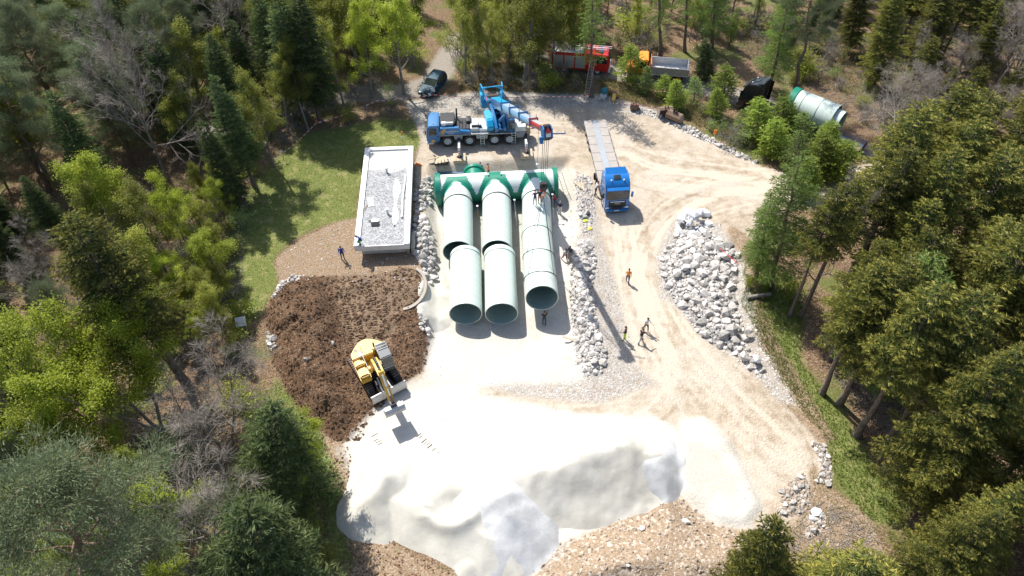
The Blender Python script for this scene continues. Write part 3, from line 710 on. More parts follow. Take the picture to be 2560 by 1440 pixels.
def build_building():
    zr = 1.75
    fl, fr, br, bl = G(886, 613, zr), G(1022, 612, zr), G(1034, 364, zr), G(912, 370, zr)
    mf, mb = (fl + fr) / 2, (bl + br) / 2; ax = (mb - mf); L = ax.length; W = ((fr - fl).length + (br - bl).length) / 2
    c = (mf + mb) / 2; yaw = math.atan2(ax.y, ax.x) - PI / 2
    b = empty('flat_roofed_building', (c.x, c.y, 0), yaw, 'low white flat roofed building with gravel roof beside the pipes', 'building')
    w, l = W / 2, L / 2
    m = MB(); m.bx(-w + .45, w - .45, -l + .7, l - .15, -1.6, 1.28, 0)
    m.build('wall', mat('render_white', (0.60, 0.58, 0.53), 0.9, 0, 0.2, 0.8, (0.4, 0.34, 0.27), 0.5), b)
    m = MB(); m.bx(w - .40, w - .12, -l + .45, l - 1.2, -1.75, 1.05); m.build('side_wall', M_CONC, b, bevel=.02)
    m = MB(); m.prism([(-l + .3, -1.7), (-l + 2.8, -1.7), (-l + 2.2, .95), (-l + .3, .95)], w + .06, w + .34, axis='x'); m.build('buttress', M_CONC, b)
    m = MB(); m.bx(-w + .12, w - .12, -l + .12, l - .12, 1.20, 1.58); m.build('roof_slab', M_WHITE, b)
    m = MB(); m.bx(-w + .02, w - .02, -l - .0, -l + .10, 1.06, 1.66); m.build('front_fascia', M_WHITE, b, bevel=.01)
    m = MB(); m.bx(-w + .5, w - .5, -l + .115, l - .5, 1.56, 1.63); m.build('gravel_bed', gravel_roof_mat(), b)
    mw = mat('parapet_sheet_metal', (0.66, 0.665, 0.67), 0.4, 0.1, 0.06, 1.0, (0.5, 0.47, 0.42), 0.2)
    cuts = [-l, -l + 2.6, 0.9, l]
    for sgn in (-1, 1):
        for a, e in zip(cuts[:-1], cuts[1:]):
            m = MB(); m.bx(sgn * (w - .5), sgn * w, a + .012, e - .012, 1.60, 1.78)
            m.bx(sgn * (w - .03), sgn * (w + .012), a + .012, e - .012, 1.25, 1.775); m.build('parapet_cap', mw, b, bevel=.012)
    m = MB(); m.bx(-w + .505, w - .505, l - .5, l, 1.60, 1.785); m.build('parapet_cap', mw, b, bevel=.012)
    for (vx, vy, h) in ((-0.05, l - 4.2, .62), (.35, -l + 4.4, .62)):
        m = MB(); m.cyl((vx, vy, 1.60), (vx, vy, 1.6 + h), .11, n=14); v = m.build('vent_pipe', M_LGREY, b)
        m = MB(); m.cyl((vx, vy, 1.6 + h), (vx, vy, 1.68 + h), .17, .15, n=14); m.build('vent_cap', M_WHITE, v)
    m = MB(); m.cyl((-w + .1, l + .02, 1.5), (-w + .1, l + .02, 3.4), .015, n=5); m.build('lightning_rod', M_STEEL, b)
    def up(px, py): p = G(px, py, 1.64); return (p.x, p.y, 1.63)
    R_ = lambda px, py: Matrix.Rotation(-yaw, 3, 'Z') @ (Vector(up(px, py)) - Vector((c.x, c.y, 0)))
    # things lying on the roof
    p = up(927, 505); m = MB(); m.box((0, 0, .03), (.55, 1.35, .05), None, 0, .008); o = m.build('insulation_board', M_WHITE, None, loc=p, rot=(0, 0, .22)); tag(o, 'white rectangular board lying flat on the gravel roof', 'board')
    p = up(911, 520); m = MB(); m.box((0, 0, .03), (.09, 1.25, .05)); m.box((.14, .1, .05), (.07, 1.0, .04), (0, 0, .12)); o = m.build('timber_strips', M_OLDWOOD, None, loc=p, rot=(0, 0, -.32)); tag(o, 'thin weathered strips lying beside the white roof board', 'timber')
    p = up(938, 556); e = empty('roof_hatch', p, .12, 'small open hatch with dark lid near the roof front', 'hatch')
    m = MB(); m.bx(-.35, .35, -.28, .28, 0, .22); m.build('frame', M_WHITE, e, bevel=.02); m = MB(); m.box((0.02, -.38, .17), (.75, .42, .05), (.5, 0, 0)); m.build('lid', M_DGREY, e)
    p = up(925, 553); m = MB(); m.cyl((0, 0, 0), (0, 0, .05), .16, n=14); o = m.build('drain_cover', M_DGREY, None, loc=p); tag(o, 'round black drain cover on the gravel roof', 'cover')
    for k, ((x0, y0), (x1, y1), lab) in enumerate((((991, 448), (985, 565), 'white folded membrane strip with a rod along it on the roof'), ((1013, 440), (1004, 545), 'narrow white pipe lying along the roof parapet'))):
        a, q = Vector(up(x0, y0)), Vector(up(x1, y1)); d = q - a; e = empty('membrane_roll' if k == 0 else 'roof_pipe', a, 0, lab, 'roofing roll' if k == 0 else 'pipe')
        m = MB(); m.tube([Vector((0, 0, .09)) + d * t + Vector((.04 * math.sin(t * 9), 0, 0)) for t in np.linspace(0, 1, 9)], .075 if k == 0 else .10, 10); m.build('pipe', M_WHITE if k else M_LGREY, e)
        if k == 0:
            prof = [0.12, .42, .55, .30, .16, .20, .42, .38, .1]; V, F = [], []
            for i, wd in enumerate(prof):
                t = i / 8; q2 = d * t; V += [(q2.x - wd * .5, q2.y, .03), (q2.x + wd * .15, q2.y, .06), (q2.x + wd, q2.y, .02)]
            for i in range(8): F += [(i * 3, i * 3 + 1, i * 3 + 4, i * 3 + 3), (i * 3 + 1, i * 3 + 2, i * 3 + 5, i * 3 + 4)]
            m = MB(); m.add(V, F); m.build('sheet', M_WHITE, e)
    return b
build_building()

# curved concrete retaining wall
def curved_wall():
    c = on_ground(1012, 718); e = empty('curved_retaining_wall', (c.x, c.y, 0), 0, 'curved concrete retaining wall holding back the brown soil', 'wall')
    m = MB(); n = 16; r0, r1 = 1.75, 2.0; V, F = [], []
    for i in range(n + 1):
        a = R(62) - R(150) * i / n; t = i / n; top = .75 - .55 * t; 
        for r, z in ((r0, -1.6), (r1, -1.6), (r1, top), (r0, top)): V.append((r * math.cos(a), r * math.sin(a) * 1.25, z))
    for i in range(n):
        for k in range(4): F.append((i * 4 + k, i * 4 + (k + 1) % 4, i * 4 + 4 + (k + 1) % 4, i * 4 + 4 + k))
    F += [(3, 2, 1, 0), tuple(n * 4 + k for k in range(4))]
    m.add(V, F); m.build('wall', M_CONC, e)
curved_wall()

# ------------------------------------------------------------------ pipes
def pipe_mat(name, a, b, rough=0.38):
    s = NT(name); co = s.coords(); sx = s.n('ShaderNodeSeparateXYZ'); s.l(co, sx.inputs[0])
    w = s.math('SINE', s.math('MULTIPLY', sx.outputs[0], 9.0)); w2 = s.noise(1.0, 3, .5, co)
    mp = s.n('ShaderNodeMapping'); mp.inputs['Scale'].default_value = (5, .25, .25); s.l(co, mp.inputs[0]); st = s.noise(1.4, 4, .6, mp.outputs[0])
    f = s.math('ADD', s.math('MULTIPLY', w, .10), s.math('ADD', s.math('MULTIPLY', st, .7), s.math('MULTIPLY', w2, .25)))
    c = s.mix(s.rng(f, .25, .75, 0, 1, False), a, b); c = s.mix(s.rng(s.noise(2.2, 6, .7, co), .58, .8, 0, .35), c, (0.42, 0.38, 0.30))
    return s.done(s.bsdf(c, rough, 0, s.bump(st, .08, .03), .45))
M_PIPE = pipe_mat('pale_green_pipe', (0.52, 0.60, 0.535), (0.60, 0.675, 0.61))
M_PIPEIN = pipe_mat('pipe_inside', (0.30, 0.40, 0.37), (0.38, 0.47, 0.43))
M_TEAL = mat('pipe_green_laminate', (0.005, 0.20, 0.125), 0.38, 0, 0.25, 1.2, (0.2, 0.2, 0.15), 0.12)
M_PALEMAN = mat('pale_manifold_gelcoat', (0.60, 0.64, 0.60), 0.35, 0, 0.10, 1.0, (0.45, 0.42, 0.35), 0.15)
M_SEAM = mat('pipe_seam_sealant', (0.16, 0.19, 0.17), 0.7)
PR = 1.45
BED = -1.2
def pipe(name, p0, p1, label, collar=None, r=PR, ends=True, group='pale green pipes of the pit'):
    """p0 far end, p1 near end (axis points)"""
    p0, p1 = Vector(p0), Vector(p1); d = p1 - p0; L = d.length; M = frame(d)
    e = empty(name, p0, 0, label, 'pipe', group, rot=M.to_euler())
    t = .07
    m = MB(); m.lathe([(0, r), (L * .25, r), (L * .5, r), (L * .75, r), (L, r), (L, r - t)], (0, 0, 0), (1, 0, 0), 64); m.build('shell', M_PIPE, e)
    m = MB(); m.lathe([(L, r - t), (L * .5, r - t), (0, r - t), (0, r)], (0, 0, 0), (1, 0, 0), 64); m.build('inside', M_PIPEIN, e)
    if collar:
        for a, wd, k in collar:
            m = MB(); m.lathe([(a, r + .004), (a, r + .035), (a + wd, r + .035), (a + wd, r + .004)], (0, 0, 0), (1, 0, 0), 64); m.build('collar', M_PIPE if k else M_SEAM, e)
    return e
ZA = BED + PR
MAN_A, MAN_B = G(1094, 474, ZA + .05), G(1386, 458, ZA + .05)
mdir = (MAN_B - MAN_A).normalized(); mn = Vector((mdir.y, -mdir.x, 0))         # towards the camera
BRX = []
for px in (1145, 1241, 1340):
    best = min(((abs(PX(MAN_A + mdir * s + mn * 2.2)[0] - px), s) for s in np.linspace(0, (MAN_B - MAN_A).length, 400))); BRX.append(best[1])
def build_manifold():
    Lm = (MAN_B - MAN_A).length; rm = 1.5; e = empty('pipe_manifold', MAN_A, 0, 'large white and green manifold pipe with three branches', 'manifold', None, rot=frame(mdir).to_euler())
    # local frame: x along, y away from camera, z up
    nu, nv = 110, 96; V, F, MI = [], [], []
    for i in range(nu + 1):
        for j in range(nv):
            a = 2 * PI * j / nv; V.append((Lm * i / nu, rm * math.cos(a), rm * math.sin(a)))
    for i in range(nu):
        for j in range(nv):
            F.append((i * nv + j, i * nv + (j + 1) % nv, (i + 1) * nv + (j + 1) % nv, (i + 1) * nv + j)); x = Lm * (i + .5) / nu; a = 2 * PI * (j + .5) / nv; y, z = rm * math.cos(a), rm * math.sin(a)
            g = min(math.hypot(x - b, z) - PR for b in BRX)
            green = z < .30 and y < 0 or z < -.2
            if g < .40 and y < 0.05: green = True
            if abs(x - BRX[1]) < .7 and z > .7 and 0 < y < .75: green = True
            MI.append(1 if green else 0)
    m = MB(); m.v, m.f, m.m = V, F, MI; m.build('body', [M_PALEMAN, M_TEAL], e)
    for x0, x1 in ((-.28, .35), (Lm - .30, Lm + .22)):
        m = MB(); m.lathe([(x0, 0.02), (x0, rm * .9), (x0 + .12, rm + .16), (x1, rm + .16), (x1, rm), (x1, rm - .02)], (0, 0, 0), (1, 0, 0), 64); m.build('end_cap', M_TEAL, e)
    for k, bx in enumerate(BRX):
        m = MB(); nn = 64; V, F, MI = [], [], []; rings = 8; Lb = 2.55
        for i in range(rings + 1):
            for j in range(nn):
                a = 2 * PI * j / nn; x, z = PR * math.cos(a), PR * math.sin(a); y0 = -math.sqrt(max(rm * rm - z * z, 0)); V.append((bx + x, y0 + (-Lb - y0) * i / rings, z))
        for i in range(rings):
            for j in range(nn):
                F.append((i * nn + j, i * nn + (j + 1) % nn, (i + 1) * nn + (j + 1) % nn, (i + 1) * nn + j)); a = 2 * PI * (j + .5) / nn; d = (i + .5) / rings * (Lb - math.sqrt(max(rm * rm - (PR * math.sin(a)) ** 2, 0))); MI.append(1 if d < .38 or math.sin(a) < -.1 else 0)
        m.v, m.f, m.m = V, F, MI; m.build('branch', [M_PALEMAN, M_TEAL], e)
        m = MB(); m.lathe([(0, PR + .003), (0, PR + .03), (.09, PR + .03), (.09, PR + .003)], (bx, -Lb + .02, 0), (0, -1, 0), 64); m.build('joint_ring', M_SEAM, e)
    bx = (BRX[0] + BRX[1]) / 2                                       # stub towards the crane
    m = MB(); m.lathe([(1.0, 1.0), (2.0, 1.0), (2.0, 1.16), (2.35, 1.16), (2.35, .9), (2.2, .02)], (bx - .1, 0, .1), (0, 1, 0), 48); m.build('rear_stub', M_TEAL, e)
    for q in (-.65, .65):
        m = MB(); m.bx(BRX[1] + q - .05, BRX[1] + q + .05, -.1, .15, rm - .05, rm + .16); m.build('lifting_lug', M_STEEL, e)
    return e
build_manifold()
def br_end(k, extra=0.0): return MAN_A + mdir * BRX[k] + mn * (2.58 + extra)
def bedz(v, z=ZA): return Vector((v.x, v.y, z))
pipe('pipe_section', bedz(br_end(0)), G(1145, 630, ZA), 'pale green pipe joined to the outer branch near the building with open dark mouth')
pipe('pipe_section', bedz(br_end(1)), G(1243, 628, ZA), 'pale green pipe joined to the middle manifold branch')
j2 = G(1342, 592, ZA)
pipe('pipe_section', bedz(br_end(2)), j2, 'pale green pipe joined to the manifold branch nearest the road', [(1e-3, .05, 0)])
pipe('pipe_section', G(1164, 640, ZA), G(1164, 785, ZA), 'loose pipe section lying in the bed nearest the soil mound', [(.45, .035, 0)])
pipe('pipe_section', G(1249, 638, ZA), G(1254, 785, ZA), 'loose pipe section lying in the bed between the two others', [(.02, .5, 1), (.53, .03, 0)])
pR0, pR1 = Vector((j2.x, j2.y, ZA)) + Vector((.0, -.02, .05)), G(1355, 745, ZA + 1.0)
pipe_r = pipe('pipe_section', pR0, pR1, 'longest pipe section hanging from the crane slings with lifted mouth', [(.03, .12, 0)], PR)

# ------------------------------------------------------------------ barrier tape, stakes, signs
M_TAPE = [mat('tape_white', (0.78, 0.76, 0.74), .6), mat('tape_red', (0.62, 0.03, 0.03), .6)]
def tape(pts, label, z=1.0):
    e = MB(); pv = None
    P3 = []
    for a, b, h in pts:
        g = on_ground(a, b, h); P3.append(Vector((g.x, g.y, g.z + h)))
    k = 0
    for a, b in zip(P3[:-1], P3[1:]):
        n = max(2, int((b - a).length / .32)); sag = .03 * (b - a).length
        for i in range(n):
            t0, t1 = i / n, (i + 1) / n; q0, q1 = a.lerp(b, t0), a.lerp(b, t1); q0.z -= sag * 4 * t0 * (1 - t0); q1.z -= sag * 4 * t1 * (1 - t1)
            h0 = Vector((0, .01, .032)); o = Vector((0, .004, 0))
            vs = [q0 - h0, q1 - h0, q1 + h0, q0 + h0]; vs += [v + o for v in vs]
            e.add(vs, [(0, 1, 2, 3), (7, 6, 5, 4), (0, 4, 5, 1), (3, 2, 6, 7)], k % 2); k += 1
    o = e.build('barrier_tape', M_TAPE, None, smooth=0); return tag(o, label, 'tape', 'barrier tapes')
tape([(690, 395, 1.1), (790, 308, 1.2), (940, 252, 1.2), (1012, 245, 1.1), (1085, 237, 1.0)], 'red and white tape strung from the lawn edge to the parked car')
tape([(1085, 237, 1.0), (1220, 240, 1.1), (1360, 240, 1.0), (1478, 238, 1.6)], 'red and white tape strung behind the crane to the laddered larch')
tape([(1538, 258, .9), (1590, 262, 1.0), (1650, 268, 1.0)], 'short red and white tape by the excavator buckets')
tape([(545, 605, 1.0), (575, 545, 1.0), (625, 465, 1.2)], 'red and white tape running down along the shaded lawn')
def stake(px, py, h, label, sign=None, col=None):
    p = on_ground(px, py); e = empty('marker_stake', p, 0, label, 'stake'); m = MB(); m.cyl((0, 0, -.2), (0, 0, h), .03, .025, 7); m.build('post', M_OLDWOOD if col is None else col, e)
    if sign: m = MB(); m.box((0.02, -.05, h * .8), sign, None, 0, .008); m.build('plate', M_WHITE, e)
    return e
s_ = stake(710, 400, 1.4, 'thin tape stake with small white plate at the shaded lawn', (.32, .02, .24))
s_ = stake(1084, 243, 1.2, 'tape post with two white notice sheets in front of the car', (.42, .02, .40), M_RED)
s_ = stake(1008, 362, 1.3, 'short stake with orange ribbon behind the building', (.34, .02, .18))
m = MB(); m.box((0, -.02, 1.55), (.14, .12, .55), (0, .12, 0), 0, .03); m.build('ribbon', mat('orange_ribbon', (0.80, .22, .03), .7), s_)
s_ = stake(1783, 352, 1.2, 'orange and white marker stake on the verge of the road loop', None, M_TAPE[0])
m = MB(); m.box((0, 0, 1.15), (.32, .12, .62), (0, .1, 0), 0, .04); m.build('ribbon', MATS['orange_ribbon'], s_)
p = on_ground(612, 832); e = empty('information_board', p, .25, 'small slatted wooden notice board at the thicket edge', 'notice board')
for sx in (-.3, .3): m = MB(); m.cyl((sx, 0, -.2), (sx, 0, 1.25), .04, n=7); m.build('post', M_OLDWOOD, e)
for i in range(5): m = MB(); m.box((0, -.10 + .16 * i * .8, 1.12 + .10 * i), (.85, .15, .03), (.55, 0, 0)); m.build('board', M_LGREY, e)

# ------------------------------------------------------------------ ladders, props, timber, spare buckets
def ladder(p0, p1, w, n, label, name='ladder', parent=None, mtl=None):
    p0, p1 = Vector(p0), Vector(p1); d = p1 - p0; M = frame(d); side = M @ Vector((0, 1, 0))
    e = parent or empty(name, p0, 0, label, 'ladder'); o = Vector((0, 0, 0)) if parent is None else p0
    for s in (-1, 1): m = MB(); m.beam(o + side * s * w / 2, o + d + side * s * w / 2, .04, .07); m.build('rail', mtl or M_STEEL, e)
    for i in range(n): q = o + d * ((i + .6) / n); m = MB(); m.cyl(q - side * w / 2, q + side * w / 2, .02, n=6); m.build('rung', mtl or M_STEEL, e)
    return e
lp = on_ground(1465, 246); lt = on_ground(1478, 242) + Vector((-.25, -.15, 5.0))
ladder(lp, lt, .55, 13, 'aluminium ladder leaning against the larch stem behind the crane')
q = MAN_B + mdir * .5
ladder(Vector((q.x + .9, q.y - .3, BED)), Vector((q.x - .05, q.y - .1, BED + 3.0)), .45, 9, 'aluminium ladder leaning on the manifold end cap', mtl=M_LGREY)
def prop(a, b, label, mtl):
    a, b = Vector(a), Vector(b); e = empty('steel_prop', a, 0, label, 'prop'); d = b - a; m = MB(); m.cyl((0, 0, 0), d * .55, .05, n=10); m.build('outer_tube', mtl, e); m = MB(); m.cyl(d * .5, d, .035, n=10); m.build('inner_tube', M_STEEL, e)
    m = MB(); m.box((0, 0, .01), (.2, .2, .025)); m.build('foot_plate', M_STEEL, e); m = MB(); m.box(d, (.2, .2, .03)); m.build('head_plate', M_STEEL, e)
x = br_end(1, .4); prop((x.x + 2.0, x.y - 1.4, BED), (x.x + 1.75, x.y + .3, BED + 2.0), 'slanting steel prop between the middle and road side pipes', M_LGREY)
x = br_end(0, .1); prop((x.x + 1.95, x.y - .2, BED), (x.x + 1.9, x.y + .2, BED + 1.3), 'short yellow prop between the two branches nearest the building', M_YELLOW)
x = br_end(2, .2); prop((x.x + 1.75, x.y - 1.6, BED), (x.x + 1.55, x.y - .1, BED + 2.6), 'tall steel prop beside the road side pipe', M_LGREY)

def timber_mat(px, py, label, nl=4):
    p = on_ground(px, py); e = empty('timber_mat', p, R(3), label, 'timber mat', 'timber mats under the outriggers')
    for l in range(2):
        for i in range(nl):
            m = MB(); k = (i - (nl - 1) / 2) * .34
            m.box((k, 0, .09 + .19 * l) if l else (0, k, .09), (.32, 1.34, .17) if l else (1.34, .32, .17), None, 0, .015); m.build('plank', M_WOOD, e)
    return e
MAT1, MAT2 = timber_mat(1149, 399, 'square timber mat under the outrigger beside the blue beam'), timber_mat(1316, 388, 'square timber mat under the outrigger at the crane rear')
p = on_ground(1104, 408); e = empty('timber_stack', p, R(2), 'dark crate of timber offcuts with planks beside the crane', 'timber stack')
m = MB(); m.bx(-.75, .75, -.35, .35, 0, .35); m.build('crate', M_DGREY, e, bevel=.02)
for i in range(4): m = MB(); m.box((-.45 + .3 * i, .05 * i, .40 + .03 * i), (.28, 1.1, .06), (0, 0, .15 * i - .2)); m.build('plank', M_WOOD, e)
m = MB(); m.box((-.9, .3, .45), (1.3, .12, .08), (0, 0, .35)); m.build('plank', M_WOOD, e)
p = on_ground(1121, 419); e = empty('steel_beam', p, R(-1), 'long dark blue steel beam on the ground beside the crane', 'beam')
m = MB(); m.bx(-1.75, 1.75, -.10, .10, .02, .10); m.bx(-1.75, 1.75, -.03, .03, .09, .22); m.bx(-1.75, 1.75, -.10, .10, .21, .27); m.build('profile', mat('blue_beam', (.05, .12, .2), .5), e)
for sx in (-1.7, 1.7): m = MB(); m.bx(sx - .05, sx + .05, -.14, .14, 0, .29); m.build('end_plate', M_STEEL, e)
p = on_ground(1045, 412); m = MB(); m.box((0, 0, .07), (.55, .3, .14), (0, 0, -.4), 0, .05); m.box((.3, -.12, .06), (.3, .2, .1), (0, 0, .5), 0, .04); o = m.build('orange_jacket', MATS['orange_ribbon'], None, loc=p); tag(o, 'orange work jacket dropped beside the building corner', 'jacket')
p = on_ground(1452, 468); e = empty('timber_offcuts', p, 1.9, 'pale timber offcuts lying by the truck', 'timber')
for i in range(3): m = MB(); m.box((.15 * i, .22 * i - .2, .06 + .03 * i), (1.5 - .3 * i, .18, .1), (0, 0, .25 * i - .2)); m.build('plank', M_WOOD, e)
p = on_ground(1424, 853); m = MB(); m.box((0, 0, .35), (1.3, .2, .06), (0, .12, -.3)); o = m.build('plank', M_WOOD, None, loc=p); o.name = 'loose_plank'; tag(o, 'single plank lying on the rocks at the pit edge', 'plank')
p = on_ground(1462, 545); e = empty('bags', p, .3, 'grey tool bags lying on the stones beside the truck', 'bag')
for i, (x, y) in enumerate(((0, 0), (.45, .35), (-.3, .5))): m = MB(); m.box((x, y, .16), (.5, .32, .3), (0, .1, i * .8), 0, .11); m.build('bag', [M_GREY, M_DGREY, M_LGREY][i], e)
p = on_ground(1463, 553); m = MB(); m.box((0, 0, .06), (.5, .3, .1), (0, 0, .3), 0, .04); o = m.build('lime_vest', mat('lime_cloth', (.50, .62, .05), .8), None, loc=p); tag(o, 'lime safety vest dropped on the stones by the truck', 'vest')
p = on_ground(1474, 573); m = MB(); m.box((0, 0, .07), (.5, .3, .12), (0, 0, .5), 0, .05); o = m.build('yellow_sling', mat('yellow_cloth', (.75, .5, .03), .8), None, loc=p); tag(o, 'yellow lifting sling folded on the ground by the truck', 'sling')

def digger_bucket(px, py, yaw, w, label, tilt=0.0, s=1.0):
    p = on_ground(px, py); e = empty('excavator_bucket', p, yaw, label, 'bucket', 'spare buckets on the verge'); e.scale = (s, s, s)
    pr = [(0, 0), (.45, -.02), (.85, .15), (1.0, .5), (.85, .85), (.6, .95)]; inn = [(a * .93 + .02, b * .93 + .035) for a, b in pr]
    m = MB(); m.prism(pr + inn[::-1], -w / 2, w / 2); m.build('shell', M_RUST, e)
    for sy in (-1, 1): m = MB(); m.prism([(0, 0), (.45, -.02), (.85, .15), (1.0, .5), (.85, .85), (.6, .95), (.15, .5)], sy * w / 2, sy * (w / 2 - .03)); m.build('side_plate', M_OLDWOOD if tilt else M_RUST, e)
    for i in range(4): y = -w / 2 + w * (i + .5) / 4; m = MB(); m.prism([(-.22, 0), (0, -.03), (.06, .06)], y - .05, y + .05); m.build('tooth', M_STEEL, e)
    for sy in (-.14, .14): m = MB(); m.prism([(.62, .9), (.95, .85), (.95, 1.15), (.75, 1.2)], sy - .025, sy + .025); m.build('hinge_ear', M_DGREY, e)
    for o in e.children: pass
    e.rotation_euler = (0, tilt, yaw); return e
digger_bucket(1588, 268, R(-110), .9, 'narrow dark bucket standing by the short tape', 0, 1.0)
digger_bucket(1660, 292, R(100), 1.4, 'grey ribbed bucket lying face down on the verge', -.9, 1.15)
digger_bucket(1690, 300, R(-130), 1.5, 'wide bucket with curved open shell on the verge', -.3, 1.25)
p = on_ground(1534, 250); e = empty('hydraulic_hammer', p, R(80), 'yellow hydraulic breaker lying on the verge', 'breaker')
m = MB(); m.box((0, 0, .35), (1.3, .42, .42), (0, -.2, 0), 0, .05); m.build('housing', M_YELLOW, e); m = MB(); m.cyl((-.6, 0, .25), (-1.4, 0, .05), .09, .06, 10); m.build('chisel', M_STEEL, e); m = MB(); m.box((.65, 0, .6), (.4, .5, .25)); m.build('bracket', M_RUST, e)
p = on_ground(1508, 245); e = empty('plate_compactor', p, R(70), 'machine with teal hood and pale body beside the laddered larch', 'compactor')
m = MB(); m.box((0, 0, .35), (.9, .75, .5), None, 0, .1); m.build('body', M_LGREY, e); m = MB(); m.lathe([(0, .45), (.25, .42), (.42, .25), (.48, .02)], (.25, 0, .75), (0, 0, 1), 18); m.build('hood', mat('teal_hood', (.02, .17, .22), .4), e)
m = MB(); m.box((-.1, 0, .06), (1.1, .8, .1), None, 0, .03); m.build('base_plate', M_STEEL, e)
for sy in (-.2, .2): m = MB(); m.tube([(-.4, sy, .5), (-.8, sy, 1.0), (-.9, sy, 1.0)], .02); m.build('handle', M_DGREY, e)
# ------------------------------------------------------------------ wheels
def wheel(parent, x, y, r, w, side, dual=False, hub=None):
    """axle along y; side -1 faces the camera side"""
    e = empty('wheel', (x, y, r), 0, parent=parent)
    prof = [(-w / 2, r * .60), (-w / 2, r * .90), (-w * .38, r * .985), (-w * .15, r), (w * .15, r), (w * .38, r * .985), (w / 2, r * .90), (w / 2, r * .60), (w * .2, r * .55), (-w * .2, r * .55)]
    m = MB(); m.lathe(prof, (0, 0, 0), (0, 1, 0), 28, closed=True)
    if dual: m.lathe([(a - side * (w + .06), b) for a, b in prof], (0, 0, 0), (0, 1, 0), 28, closed=True)
    for i in range(22):
        a = 2 * PI * i / 22; m.box((r * 1.0 * math.cos(a), 0, r * 1.0 * math.sin(a)), (.05, w * .92, .05), (0, -a, 0))
    m.build('tyre', M_DARK, e)
    m = MB(); s = side; m.lathe([(s * w * .42, r * .60), (s * w * .30, r * .54), (s * w * .10, r * .40), (s * w * .16, r * .24), (s * w * .42, r * .22), (s * w * .46, .01)], (0, 0, 0), (0, 1, 0), 24)
    for i in range(10): a = 2 * PI * i / 10; m.cyl((r * .32 * math.cos(a), s * w * .12, r * .32 * math.sin(a)), (r * .32 * math.cos(a), s * w * .22, r * .32 * math.sin(a)), .022, n=6)
    m.build('rim', hub or M_LGREY, e); return e

